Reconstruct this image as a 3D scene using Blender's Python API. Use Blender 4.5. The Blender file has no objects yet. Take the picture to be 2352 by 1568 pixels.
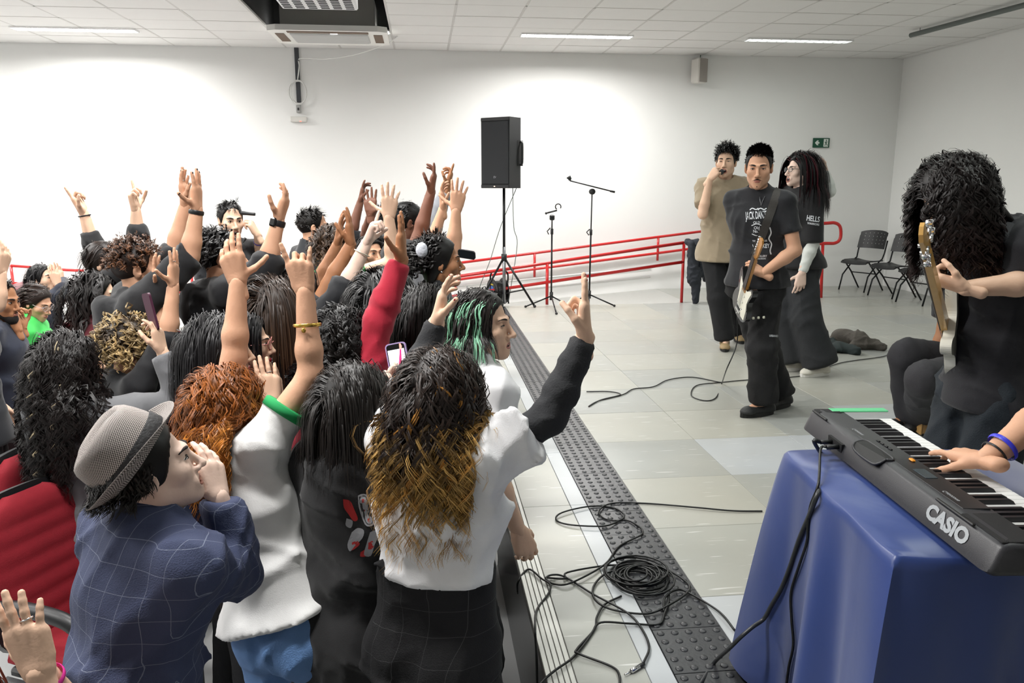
import bpy, math, random
import numpy as np
from mathutils import Vector, Matrix
from mathutils.bvhtree import BVHTree

# ------------------------------------------------------------------ camera, world, exposure
W_PX, H_PX, F_PX = 2352.0, 1568.0, 1800.0
CAM = np.array([0.0, 0.0, 1.52])              # stage floor is z = 0
YAW, PITCH = math.radians(6.4), math.radians(11.37)
FWD = np.array([math.sin(YAW)*math.cos(PITCH), math.cos(YAW)*math.cos(PITCH), -math.sin(PITCH)])
RGT = np.array([math.cos(YAW), -math.sin(YAW), 0.0])
UPV = np.cross(RGT, FWD)
FLOOR = -0.50                                  # audience floor
CEIL = 3.29
YWALL, XRIGHT, XLEFT, YBACK = 11.2, 6.95, -11.0, -4.0
STAGE_X, STAGE_Y = 0.37, 9.80

scene = bpy.context.scene
COL = scene.collection
cam_data = bpy.data.cameras.new('camera')
cam_data.sensor_width = 36.0
cam_data.lens = F_PX / W_PX * 36.0
cam_data.clip_start = 0.02
cam = bpy.data.objects.new('camera', cam_data)
COL.objects.link(cam)
cam.matrix_world = Matrix(((RGT[0], UPV[0], -FWD[0], CAM[0]), (RGT[1], UPV[1], -FWD[1], CAM[1]),
                           (RGT[2], UPV[2], -FWD[2], CAM[2]), (0, 0, 0, 1)))
scene.camera = cam
scene.view_settings.view_transform = 'Standard'
scene.view_settings.look = 'None'
scene.view_settings.gamma = 1.0
scene.view_settings.use_curve_mapping = False
scene.view_settings.exposure = 0.0
scene.cycles.max_bounces = 5
scene.cycles.diffuse_bounces = 3
scene.cycles.glossy_bounces = 2
scene.cycles.transmission_bounces = 2
scene.cycles.transparent_max_bounces = 4
scene.cycles.adaptive_threshold = 0.03
world = bpy.data.worlds.new('room_world')
scene.world = world
world.use_nodes = True
world.node_tree.nodes['Background'].inputs[0].default_value = (0.9, 0.95, 1.0, 1)
world.node_tree.nodes['Background'].inputs[1].default_value = 0.3

# luminaires of the ceiling: x, y, strength (the ones above the stage are mostly off)
LAMPS = [(x, y, p if y > 0 else .05) for y in (9.9, 7.3, 4.7, 2.1, -0.5) for x, p in ((-6.9, 1.0), (-3.97, 1.0), (-1.03, 1.0), (1.9, 1.0 if y > 9 else .20), (4.72, 0.09))]
LAMP_W = 88.0

def ray(px, py):
    return FWD + RGT*((px-W_PX/2)/F_PX) - UPV*((py-H_PX/2)/F_PX)
def pt(px, py, zc):
    """point on the ray of a photo pixel at camera depth zc"""
    return CAM + ray(px, py)*zc
def on_z(px, py, z=0.0):
    r = ray(px, py)
    return CAM + r*((z-CAM[2])/r[2])
def on_y(px, py, y):
    r = ray(px, py)
    return CAM + r*((y-CAM[1])/r[1])
def on_x(px, py, x):
    r = ray(px, py)
    return CAM + r*((x-CAM[0])/r[0])
# ------------------------------------------------------------------ helpers
def V(*a): return np.array(a, dtype=float)
def nrm(v):
    v = np.asarray(v, float); n = np.linalg.norm(v)
    return v/n if n > 1e-9 else v
def srgb(h):
    h = h.lstrip('#'); c = [int(h[i:i+2], 16)/255 for i in (0, 2, 4)]
    return tuple((x/12.92 if x <= .04045 else ((x+.055)/1.055)**2.4) for x in c)

MATS = {}
def mat(name, col, rough=.6, metal=0.0, noise=0.0, nscale=30.0, bump=0.0, bscale=200.0, spec=.5, emit=0.0, sheen=0.0, sss=0.0, attr=False, coat=0.0, stretch=None):
    if name in MATS: return MATS[name]
    m = bpy.data.materials.new(name); m.use_nodes = True
    nt = m.node_tree; b = nt.nodes['Principled BSDF']
    if isinstance(col, str): col = srgb(col)
    b.inputs['Base Color'].default_value = (*col, 1)
    b.inputs['Roughness'].default_value = rough
    b.inputs['Metallic'].default_value = metal
    b.inputs['Specular IOR Level'].default_value = spec
    b.inputs['Coat Weight'].default_value = coat
    if sheen: b.inputs['Sheen Weight'].default_value = sheen
    if sss:
        b.inputs['Subsurface Weight'].default_value = sss
        b.inputs['Subsurface Radius'].default_value = (.012, .005, .003)
        b.inputs['Subsurface Scale'].default_value = 1.0
    if emit:
        b.inputs['Emission Color'].default_value = (*col, 1)
        b.inputs['Emission Strength'].default_value = emit
    tc = nt.nodes.new('ShaderNodeTexCoord')
    src = tc.outputs['Object']
    if stretch:
        mp = nt.nodes.new('ShaderNodeMapping'); mp.inputs['Scale'].default_value = stretch
        nt.links.new(src, mp.inputs[0]); src = mp.outputs[0]
    if attr:
        a = nt.nodes.new('ShaderNodeAttribute'); a.attribute_name = 'Col'
        nt.links.new(a.outputs['Color'], b.inputs['Base Color'])
    elif noise:
        n = nt.nodes.new('ShaderNodeTexNoise'); n.inputs['Scale'].default_value = nscale; n.inputs['Detail'].default_value = 3
        nt.links.new(src, n.inputs['Vector'])
        mx = nt.nodes.new('ShaderNodeMix'); mx.data_type = 'RGBA'
        mx.inputs['A'].default_value = (*[max(0, c*(1-noise)) for c in col], 1)
        mx.inputs['B'].default_value = (*[min(1, c*(1+noise)) for c in col], 1)
        nt.links.new(n.outputs['Fac'], mx.inputs['Factor'])
        nt.links.new(mx.outputs['Result'], b.inputs['Base Color'])
    if bump:
        n2 = nt.nodes.new('ShaderNodeTexNoise'); n2.inputs['Scale'].default_value = bscale; n2.inputs['Detail'].default_value = 2
        nt.links.new(src, n2.inputs['Vector'])
        bp = nt.nodes.new('ShaderNodeBump'); bp.inputs['Strength'].default_value = bump; bp.inputs['Distance'].default_value = .01
        nt.links.new(n2.outputs['Fac'], bp.inputs['Height'])
        nt.links.new(bp.outputs['Normal'], b.inputs['Normal'])
    MATS[name] = m
    return m

def tag(o, label=None, cat=None, group=None, kind=None):
    if label: o['label'] = label
    if cat: o['category'] = cat
    if group: o['group'] = group
    if kind: o['kind'] = kind
    return o
def empty(name, loc, label=None, cat=None, group=None):
    o = bpy.data.objects.new(name, None); COL.objects.link(o)
    o.location = tuple(loc); o.empty_display_size = .1
    return tag(o, label, cat, group)

class MB:
    """collects verts and faces of one mesh"""
    def __init__(s): s.v = []; s.f = []; s.n = 0
    def add(s, v, f):
        v = np.asarray(v, float).reshape(-1, 3)
        s.v.append(v); s.f += [tuple(int(i)+s.n for i in q) for q in f]; s.n += len(v)
        return s
    def box(s, lo, hi, M=None, bev=0.0):
        a_, b_ = np.asarray(lo, float), np.asarray(hi, float); lo, hi = np.minimum(a_, b_), np.maximum(a_, b_)
        if bev > 0: return s.bbox(lo, hi, M, bev)
        v = np.array([[x, y, z] for x in (lo[0], hi[0]) for y in (lo[1], hi[1]) for z in (lo[2], hi[2])])
        f = [(0, 1, 3, 2), (4, 6, 7, 5), (0, 4, 5, 1), (2, 3, 7, 6), (0, 2, 6, 4), (1, 5, 7, 3)]
        if M is not None: v = v @ M[0].T + M[1]
        return s.add(v, f)
    def bbox(s, lo, hi, M=None, b=.005):
        lo = np.asarray(lo, float); hi = np.asarray(hi, float); c = (lo+hi)/2; e = np.abs(hi-lo)/2
        b = min(b, e.min()*.98); idx = {}; vs = []; fs = []
        for sx in (-1, 1):
            for sy in (-1, 1):
                for sz in (-1, 1):
                    for a in range(3):
                        sg = np.array([sx, sy, sz]); off = e-b; p = c+sg*off; p[a] = c[a]+sg[a]*e[a]
                        idx[(sx, sy, sz, a)] = len(vs); vs.append(p)
        for a in range(3):
            o = [i for i in range(3) if i != a]
            for sg in (-1, 1):
                q = []
                for u, w in ((-1, -1), (1, -1), (1, 1), (-1, 1)):
                    t = [0, 0, 0]; t[a] = sg; t[o[0]] = u; t[o[1]] = w; q.append(idx[(*t, a)])
                flip = (sg > 0) == (a == 1)
                fs.append(tuple(q[::-1]) if flip else tuple(q))
        for a in range(3):
            o = [i for i in range(3) if i != a]
            for u in (-1, 1):
                for w in (-1, 1):
                    q = []
                    for sg, ax in ((-1, o[0]), (1, o[0]), (1, o[1]), (-1, o[1])):
                        t = [0, 0, 0]; t[a] = sg; t[o[0]] = u; t[o[1]] = w; q.append(idx[(*t, ax)])
                    fs.append(tuple(q))
        for sx in (-1, 1):
            for sy in (-1, 1):
                for sz in (-1, 1): fs.append(tuple(idx[(sx, sy, sz, a)] for a in range(3)))
        vs = np.array(vs)
        if M is not None: vs = vs @ M[0].T + M[1]
        return s.add(vs, fs)
    def tube(s, pts, r, n=8, cap=True, closed=False):
        v, f = tube_geo(pts, r, n, cap, closed)
        return s.add(v, f)
    def lathe(s, prof, c=(0, 0, 0), n=24, M=None):
        prof = np.asarray(prof, float); a = np.linspace(0, 2*np.pi, n, endpoint=False)
        v = np.stack([prof[:, None, 0]*np.cos(a), prof[:, None, 0]*np.sin(a), np.repeat(prof[:, 1:2], n, 1)], -1).reshape(-1, 3)
        m = len(prof); f = [(i*n+j, i*n+(j+1) % n, (i+1)*n+(j+1) % n, (i+1)*n+j) for i in range(m-1) for j in range(n)]
        f += [tuple(range(n))[::-1], tuple((m-1)*n+j for j in range(n))]
        if M is not None: v = v @ M[0].T + M[1]
        return s.add(v+np.asarray(c), f)
    def prism(s, poly, z0, z1, M=None):
        poly = np.asarray(poly, float); n = len(poly)
        v = np.concatenate([np.c_[poly, np.full(n, z0)], np.c_[poly, np.full(n, z1)]])
        f = [tuple(range(n))[::-1], tuple(range(n, 2*n))]+[(i, (i+1) % n, n+(i+1) % n, n+i) for i in range(n)]
        if M is not None: v = v @ M[0].T + M[1]
        return s.add(v, f)
    def sphere(s, c, r, n=12, M=None):
        r = np.ones(3)*np.asarray(r, float)
        th = np.linspace(0, np.pi, n//2+1)[1:-1]; ph = np.linspace(0, 2*np.pi, n, endpoint=False)
        v = [(0, 0, 1)]+[(math.sin(t)*math.cos(p), math.sin(t)*math.sin(p), math.cos(t)) for t in th for p in ph]+[(0, 0, -1)]
        v = np.array(v)*r; k = len(th); last = 1+k*n; f = []
        for j in range(n):
            f.append((0, 1+j, 1+(j+1) % n)); f.append((last, 1+(k-1)*n+(j+1) % n, 1+(k-1)*n+j))
        for i in range(k-1):
            for j in range(n): f.append((1+i*n+j, 1+(i+1)*n+j, 1+(i+1)*n+(j+1) % n, 1+i*n+(j+1) % n))
        if M is not None: v = v @ np.asarray(M).T
        return s.add(v+np.asarray(c), f)
    def arrays(s): return (np.concatenate(s.v) if s.v else np.zeros((0, 3))), s.f
    def build(s, name, m, parent=None, smooth=False, origin=None, label=None, cat=None, group=None, kind=None, auto=None):
        v, f = s.arrays()
        return mesh_obj(name, v, f, m, parent, smooth, origin, label, cat, group, kind, auto)

def mesh_obj(name, v, f, m, parent=None, smooth=False, origin=None, label=None, cat=None, group=None, kind=None, auto=None, cols=None):
    v = np.asarray(v, float)
    if parent is not None: org = np.array(root_loc(parent))
    elif origin is not None: org = np.asarray(origin, float)
    else: org = np.array([(v[:, 0].min()+v[:, 0].max())/2, (v[:, 1].min()+v[:, 1].max())/2, v[:, 2].min()])
    me = bpy.data.meshes.new(name)
    vv = (v-org).astype(np.float32)
    if isinstance(f, np.ndarray):
        nf, k = f.shape
        me.vertices.add(len(vv)); me.vertices.foreach_set('co', vv.ravel())
        me.loops.add(nf*k); me.loops.foreach_set('vertex_index', f.astype(np.int32).ravel())
        me.polygons.add(nf); me.polygons.foreach_set('loop_start', np.arange(0, nf*k, k, dtype=np.int32))
        me.update(calc_edges=True)
    else:
        me.from_pydata(vv.tolist(), [], f)
    if smooth: me.polygons.foreach_set('use_smooth', np.ones(len(me.polygons), bool))
    if cols is not None:
        a = me.attributes.new('Col', 'FLOAT_COLOR', 'POINT')
        a.data.foreach_set('color', np.c_[cols, np.ones(len(cols))].astype(np.float32).ravel())
    me.update()
    if auto:
        me.set_sharp_from_angle(angle=math.radians(auto))
    o = bpy.data.objects.new(name, me); COL.objects.link(o)
    if m is not None: me.materials.append(m)
    if parent is not None: o.parent = parent
    else: o.location = tuple(org)
    return tag(o, label, cat, group, kind)
def root_loc(o):
    l = np.array(o.location)
    while o.parent is not None:
        o = o.parent; l = l+np.array(o.location)
    return l

def frames_along(p):
    t = np.gradient(p, axis=0); t /= np.linalg.norm(t, axis=1)[:, None]+1e-12
    e = np.zeros_like(p); u = np.array([0, 0, 1.0]) if abs(t[0, 2]) < .9 else np.array([1.0, 0, 0])
    for i in range(len(p)):
        u = u-t[i]*np.dot(u, t[i]); u /= np.linalg.norm(u)+1e-12; e[i] = u
    return t, e, np.cross(t, e)
def tube_geo(pts, r, n=8, cap=True, closed=False):
    p = np.asarray(pts, float); m = len(p); r = np.ones(m)*np.asarray(r, float)
    t, e, b = frames_along(p); a = np.linspace(0, 2*np.pi, n, endpoint=False)
    v = p[:, None]+r[:, None, None]*(np.cos(a)[None, :, None]*e[:, None]+np.sin(a)[None, :, None]*b[:, None])
    f = [(i*n+j, i*n+(j+1) % n, (i+1)*n+(j+1) % n, (i+1)*n+j) for i in range(m-1) for j in range(n)]
    if closed: f += [((m-1)*n+j, (m-1)*n+(j+1) % n, (j+1) % n, j) for j in range(n)]
    elif cap: f += [tuple(range(n))[::-1], tuple((m-1)*n+j for j in range(n))]
    return v.reshape(-1, 3), f
def spline(pts, n=8):
    """Catmull-Rom through the points"""
    P = np.asarray(pts, float); P = np.vstack([2*P[0]-P[1], P, 2*P[-1]-P[-2]]); out = []
    for i in range(1, len(P)-2):
        for t in np.linspace(0, 1, n, endpoint=False):
            a, b, c, d = P[i-1], P[i], P[i+1], P[i+2]
            out.append(.5*((2*b)+(c-a)*t+(2*a-5*b+4*c-d)*t*t+(3*b-a-3*c+d)*t**3))
    out.append(P[-2]); return np.array(out)
def rotz(a): c, s = math.cos(a), math.sin(a); return np.array([[c, -s, 0], [s, c, 0], [0, 0, 1.0]])
def rotx(a): c, s = math.cos(a), math.sin(a); return np.array([[1.0, 0, 0], [0, c, -s], [0, s, c]])
def roty(a): c, s = math.cos(a), math.sin(a); return np.array([[c, 0, s], [0, 1.0, 0], [-s, 0, c]])
def frame(y, zhint):
    """columns x, y, z with y given"""
    y = nrm(y); x = nrm(np.cross(y, zhint)); z = np.cross(x, y); return np.stack([x, y, z], 1)

def text_geo(txt, size, align='CENTER', bold=0.0, sx=1.0):
    cu = bpy.data.curves.new('lettering', 'FONT'); cu.body = txt; cu.size = size; cu.align_x = align; cu.align_y = 'CENTER'
    cu.offset = bold; cu.resolution_u = 3
    o = bpy.data.objects.new('lettering', cu); COL.objects.link(o)
    bpy.context.view_layer.update()
    me = bpy.data.meshes.new_from_object(o.evaluated_get(bpy.context.evaluated_depsgraph_get()))
    v = np.array([x.co[:] for x in me.vertices]).reshape(-1, 3); f = [tuple(p.vertices) for p in me.polygons]
    bpy.data.objects.remove(o); bpy.data.curves.remove(cu); bpy.data.meshes.remove(me)
    if len(v): v[:, 0] *= sx
    return v, f
# ------------------------------------------------------------------ the room
M_WALL = mat('wall_paint', 'F3F3F1', .75, noise=.015, nscale=3, bump=.03, bscale=60)
M_CEIL = mat('ceiling_panel_white', 'E6E5E3', .8, noise=.02, nscale=6, bump=.05, bscale=120)
M_GRID = mat('ceiling_grid', 'CFCDCA', .6)
M_DARK = mat('plenum_dark', '1b1b1b', .9)
M_AFLOOR = mat('audience_floor', '9C9D9D', .35, noise=.06, nscale=4)
def struct(name, mb, m, smooth=False):
    o = mb.build(name, m, None, smooth); o['kind'] = 'structure'; return o
struct('wall_back', MB().box((XLEFT, YWALL, FLOOR), (XRIGHT, YWALL+.15, CEIL+.6)), M_WALL)
struct('wall_right', MB().box((XRIGHT, YBACK, FLOOR), (XRIGHT+.15, YWALL+.15, CEIL+.6)), M_WALL)
struct('wall_left', MB().box((XLEFT-.15, YBACK, FLOOR), (XLEFT, YWALL+.15, CEIL+.6)), M_WALL)
struct('wall_front', MB().box((XLEFT, YBACK-.15, FLOOR), (XRIGHT, YBACK, CEIL+.6)), M_WALL)
struct('floor_audience', MB().box((XLEFT, YBACK, FLOOR-.1), (STAGE_X, YWALL, FLOOR)), M_AFLOOR)

# stage: plinth, tiles, edge nosing
M_STAGE = [mat('stage_tile_'+c, c, .30, noise=.05, nscale=5, spec=.4) for c in ('A9AAA4', 'A3A5A1', 'AEAEA6', 'A8A9A2', 'B7BBBE')]
def scratch(m):
    """fine pale scuffs on the sealed floor"""
    nt = m.node_tree; b = nt.nodes['Principled BSDF']; tc = nt.nodes.new('ShaderNodeTexCoord'); geo = nt.nodes.new('ShaderNodeNewGeometry')
    src = b.inputs['Base Color'].links[0].from_socket
    for rot, sc in ((.5, (2.0, 26, 1)), (2.2, (2.6, 34, 1))):
        mp = nt.nodes.new('ShaderNodeMapping'); mp.inputs['Rotation'].default_value = (0, 0, rot); mp.inputs['Scale'].default_value = sc
        nt.links.new(geo.outputs['Position'], mp.inputs[0])
        n = nt.nodes.new('ShaderNodeTexNoise'); n.inputs['Scale'].default_value = 2.2; n.inputs['Detail'].default_value = 1
        nt.links.new(mp.outputs[0], n.inputs['Vector'])
        r = nt.nodes.new('ShaderNodeValToRGB'); r.color_ramp.elements[0].position = .70; r.color_ramp.elements[1].position = .76
        nt.links.new(n.outputs['Fac'], r.inputs[0])
        mx = nt.nodes.new('ShaderNodeMix'); mx.data_type = 'RGBA'; mx.inputs['B'].default_value = (.82, .82, .80, 1)
        k = nt.nodes.new('ShaderNodeMath'); k.operation = 'MULTIPLY'; k.inputs[1].default_value = .55
        nt.links.new(r.outputs[0], k.inputs[0]); nt.links.new(k.outputs[0], mx.inputs['Factor'])
        nt.links.new(src, mx.inputs['A']); src = mx.outputs['Result']
    # broad warm dust
    n = nt.nodes.new('ShaderNodeTexNoise'); n.inputs['Scale'].default_value = .9; n.inputs['Detail'].default_value = 4
    nt.links.new(geo.outputs['Position'], n.inputs['Vector'])
    r = nt.nodes.new('ShaderNodeValToRGB'); r.color_ramp.elements[0].position = .45; r.color_ramp.elements[1].position = .75
    nt.links.new(n.outputs['Fac'], r.inputs[0]); k = nt.nodes.new('ShaderNodeMath'); k.operation = 'MULTIPLY'; k.inputs[1].default_value = .28
    nt.links.new(r.outputs[0], k.inputs[0]); mx = nt.nodes.new('ShaderNodeMix'); mx.data_type = 'RGBA'; mx.inputs['B'].default_value = (*srgb('B3AA94'), 1)
    nt.links.new(k.outputs[0], mx.inputs['Factor']); nt.links.new(src, mx.inputs['A']); nt.links.new(mx.outputs['Result'], b.inputs['Base Color'])
for m in M_STAGE: scratch(m)
M_BLACK = mat('stage_front_black', '0d0d0e', .25, noise=.2)
plinth = MB().box((STAGE_X, YBACK, FLOOR), (XRIGHT, STAGE_Y, -.022))
plinth.box((3.40, STAGE_Y, FLOOR), (XRIGHT, YWALL, -.022))
stage = struct('floor', plinth, mat('stage_base', '86867f', .6))
rnd = random.Random(4)
TS = .60; tile_me = {}
def tile_obj(x0, y0, x1, y1, mi):
    key = (round(x1-x0, 3), round(y1-y0, 3), mi); z = rnd.choice((0, -.0006, -.0003))
    if key not in tile_me:
        o = MB().bbox((x0+.0012, y0+.0012, -.02), (x1-.0012, y1-.0012, 0), None, .0015).build('floor_tile', M_STAGE[mi], stage, origin=None)
        v = np.zeros(len(o.data.vertices)*3, np.float32); o.data.vertices.foreach_get('co', v); v = v.reshape(-1, 3)
        org = root_loc(stage); c = np.array([x0, y0, 0])-org; v -= c.astype(np.float32); o.data.vertices.foreach_set('co', v.ravel()); o.location = tuple(c)
        tile_me[key] = (o, o.data)
    else:
        o = tile_me[key][0].copy(); COL.objects.link(o); org = root_loc(stage); o.location = tuple(np.array([x0, y0, 0])-org)
    o.location.z += z
xs = [1.005]+[1.005+TS*i for i in range(1, 10)]+[XRIGHT]
ys = [-1.0+TS*i for i in range(0, 19)]
for i in range(len(xs)-1):
    for j in range(len(ys)-1):
        y0, y1 = ys[j], min(ys[j+1], STAGE_Y if xs[i] < 3.4 else YWALL)
        if y1 - y0 < .02 or xs[i+1]-xs[i] < .02: continue
        mi = 4 if (i == 0 and j in (4, 5)) or (i, j) in ((2, 8), (3, 9), (1, 8)) else rnd.randrange(4)
        tile_obj(xs[i], y0, xs[i+1], y1, mi)
for i in range(3, len(xs)-1):
    x0 = max(xs[i], 3.40); tile_obj(x0, ys[-1], xs[i+1], YWALL, rnd.randrange(4)) if xs[i+1]-x0 > .05 else None
yy = [-1.0+.75*i for i in range(0, 15)]
for j in range(len(yy)-1):
    y1 = min(yy[j+1], STAGE_Y)
    if y1-yy[j] < .05: continue
    tile_obj(.445, yy[j], .675, y1, rnd.choice((0, 2, 3))); tile_obj(.675, yy[j], .757, y1, 4)
struct('wall_stage_front', MB().box((STAGE_X-.012, YBACK, FLOOR), (STAGE_X, STAGE_Y, -.02)), M_BLACK)
nos = struct('trim_1', MB().box((STAGE_X-.018, YBACK, -.03), (.445, STAGE_Y, -.004)), mat('nosing_base', '5c5a55', .5))
M_ALU = mat('nosing_aluminium', 'C2C2BC', .35, .3, noise=.06)
for i in range(5):
    x0 = STAGE_X-.018+i*.0185
    MB().bbox((x0+.0014, YBACK, -.006), (x0+.0171, STAGE_Y, .0), None, .001).build('nosing_strip', M_ALU, nos)
# tactile paving: 25 cm rubber tiles with 5 x 5 domes
tact = struct('trim_2', MB().box((.757, -1, -.02), (1.005, STAGE_Y, -.006)), mat('tactile_bed', '222224', .8))
M_RUB = mat('tactile_rubber', '36373A', .32, noise=.12, nscale=20, bump=.1, bscale=80)
tm = MB().bbox((.0012, .0012, -.006), (.2468, .2488, .0012), None, .001)
dome = [(.0135, 0.0), (.0125, .0022), (.0090, .0040), (.0, .0048)]
for a in range(5):
    for b in range(5):
        tm.lathe([(r, z+.0012) for r, z in dome[:3]], (.0248+a*.0496, .025+b*.05, 0), 10)
t0 = tm.build('tactile_tile', M_RUB, tact, False); tl = root_loc(tact)
v = np.zeros(len(t0.data.vertices)*3, np.float32); t0.data.vertices.foreach_get('co', v); v = v.reshape(-1, 3)+tl.astype(np.float32); t0.data.vertices.foreach_set('co', v.ravel())
t0.data.polygons.foreach_set('use_smooth', np.ones(len(t0.data.polygons), bool)); t0.data.set_sharp_from_angle(angle=math.radians(40))
j = 0; y = -.6
while y+.25 <= STAGE_Y:
    o = t0 if j == 0 else t0.copy()
    if j: COL.objects.link(o)
    o.location = tuple(np.array([.757, y, rnd.choice((0, .0004, .0008))])-tl); j += 1; y += .25
# ramp along the back wall, descending to the left
rp = MB(); A = [(3.40, 0), (-2.0, -.42), (-3.2, FLOOR+.06), (-6.5, FLOOR+.02)]
poly = [(x, z) for x, z in A]+[(-6.5, FLOOR-.05), (3.40, FLOOR-.05)]
rp.prism(poly, 0, YWALL-STAGE_Y, (np.array([[1, 0, 0], [0, 0, -1.0], [0, 1, 0]]), np.array([0, YWALL, 0])))
struct('floor_ramp', rp, mat('ramp_concrete', 'B4B4B0', .6, noise=.06))
MBk = MB()
for k, dz in enumerate((.16, .30)):
    MBk.add(*tube_geo([(3.3, YWALL-.012, .02+dz), (-2.0, YWALL-.012, -.42+dz), (-6.4, YWALL-.012, FLOOR+dz)], .012, 4))
struct('wall_shadow_bands', MBk, mat('rail_shadow_grey', 'DDDDDB', .6))  # grey bands standing in for rail and curb shadows on the wall

# ceiling: plenum slab, panels around an open bay with the air conditioner
struct('ceiling', MB().box((XLEFT, YBACK, CEIL+.55), (XRIGHT, YWALL, CEIL+.6)), M_DARK)
ceil = bpy.data.objects['ceiling']
CW, CH = .71, .56; X0 = -1.75-CW*5; HX = (-1.75, -1.75+2*CW+.02); HY = (8.0, 10.35)
grid = MB(); panel_cache = {}
def panel(x0, y0, x1, y1):
    key = (round(x1-x0, 3), round(y1-y0, 3))
    if key not in panel_cache:
        o = MB().bbox((.010, .010, 0), (x1-x0-.010, y1-y0-.010, .018), None, .004).build('ceiling_panel', M_CEIL, ceil)
        vv = np.zeros(len(o.data.vertices)*3, np.float32); o.data.vertices.foreach_get('co', vv); vv = vv.reshape(-1, 3)+root_loc(ceil).astype(np.float32); o.data.vertices.foreach_set('co', vv.ravel()); panel_cache[key] = o
    else:
        o = panel_cache[key].copy(); COL.objects.link(o)
    o.location = tuple(np.array([x0, y0, CEIL-.004+rnd.choice((0, 0, .003))])-root_loc(ceil))
def in_hole(x, y): return HX[0]-.05 < x < HX[1]+.05 and y < HY[1]
nx = 18; lampset = []
yrows = [YWALL-CH*k for k in range(0, 8)]
for i in range(nx):
    x0 = X0+CW*i; x1 = min(x0+CW, XRIGHT)
    if x1-x0 < .05: continue
    for k in range(7):
        y1, y0 = yrows[k], yrows[k+1]
        if in_hole((x0+x1)/2, (y0+y1)/2): continue
        panel(x0, y0, x1, y1)
YV = yrows[-1]
for k in range(8): grid.box((X0, yrows[k]-.012, CEIL-.002), (XRIGHT, yrows[k]+.012, CEIL+.02)) if k > 2 else grid.box((X0, yrows[k]-.012, CEIL-.002), (XRIGHT, yrows[k]+.0, CEIL+.02))
grid2 = MB()
for k in range(8):
    yk = yrows[k]
    segs = [(X0, XRIGHT)] if yk > HY[1] else [(X0, HX[0]), (HX[1], XRIGHT)]
    for a, b in segs: grid2.box((a, yk-.012, CEIL-.003), (b, yk+.012, CEIL+.02))
for i in range(nx+1):
    x = X0+CW*i
    if x > XRIGHT: continue
    inside = HX[0]+.05 < x < HX[1]-.05
    grid2.box((x-.012, HY[1] if inside else YV, CEIL-.003), (x+.012, YWALL, CEIL+.02))
g = grid2.build('ceiling_grid', M_GRID, ceil)
# the rest of the ceiling, out of view: plain boarding left and towards the camera
rest = MB().box((XLEFT, YBACK, CEIL), (X0, YWALL, CEIL+.02)).box((X0, YBACK, CEIL), (HX[0], YV, CEIL+.02)).box((HX[1], YBACK, CEIL), (XRIGHT, YV, CEIL+.02)).box((HX[0], YBACK, CEIL), (HX[1], HY[0], CEIL+.02))
rest.build('ceiling_board', M_CEIL, ceil)
hb = MB()
for x in HX: hb.box((x-.004, HY[0], CEIL), (x+.004, HY[1], CEIL+.5))
hb.box((HX[0], HY[1]-.004, CEIL), (HX[1], HY[1]+.004, CEIL+.5)).box((HX[0], HY[0]-.004, CEIL), (HX[1], HY[0]+.004, CEIL+.5))
hb.build('bay_lining', M_DARK, ceil)

# recessed fluorescent luminaires
M_TUBE = mat('lamp_tube', (1, 1, .98), .4, emit=9.0); M_TUBE_DIM = mat('lamp_tube_dim', (.9, .95, .92), .4, emit=1.4)
M_REFL = mat('lamp_reflector', 'F2F2F2', .25, .6)
def luminaire(x, y, p):
    r = empty('ceiling_light', (x, y, CEIL-.02), 'recessed fluorescent ceiling light with white louvre blades', 'ceiling light', 'recessed ceiling lights in rows')
    w, d = .68, .09
    fr = MB()
    for sy in (-1, 1): fr.box((x-w, y+sy*d-.006, CEIL-.022), (x+w, y+sy*d+.006, CEIL-.003))
    for sx in (-1, 1): fr.box((x+sx*w-.006, y-d, CEIL-.022), (x+sx*w+.006, y+d, CEIL-.003))
    fr.build('frame', M_REFL, r)
    MB().box((x-w+.01, y-d+.01, CEIL-.009), (x+w-.01, y+d-.01, CEIL-.005)).build('reflector', M_TUBE if p > .5 else M_TUBE_DIM, r)
    lv = MB()
    for i in range(11):
        xx = x-w+.06+i*(2*w-.12)/10; lv.box((xx-.004, y-d+.01, CEIL-.02), (xx+.004, y+d-.01, CEIL-.010))
    lv.build('louvre', M_REFL, r, kind='stuff')
    if p < .06: return r
    ld = bpy.data.lights.new('tube_light', 'AREA'); ld.shape = 'RECTANGLE'; ld.size = 1.3; ld.size_y = .16; ld.energy = LAMP_W*p; ld.spread = math.radians(168)
    ld.color = (1.0, .985, .96) if p > .5 else (.93, 1.0, .95)
    lo = bpy.data.objects.new('tube_light', ld); COL.objects.link(lo); lo.parent = r; lo.location = (0, 0, -.012)
    return r
for k, (x, y, p) in enumerate(LAMPS):
    yv = y+.25 if (y > 9.5 and x < -3) else y
    lu = luminaire(x, yv, p)
    if y > 9.5:
        lu['label'] = {-6.9: 'ceiling light strip far left beyond the picture edge', -3.97: 'long bright ceiling light strip at the upper left of the picture', -1.03: 'bright ceiling light strip half hidden behind the air conditioner', 1.9: 'bright ceiling light strip right of the ceiling opening, above the loudspeaker', 4.72: 'dim louvred ceiling light strip near the right wall'}[x]
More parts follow.
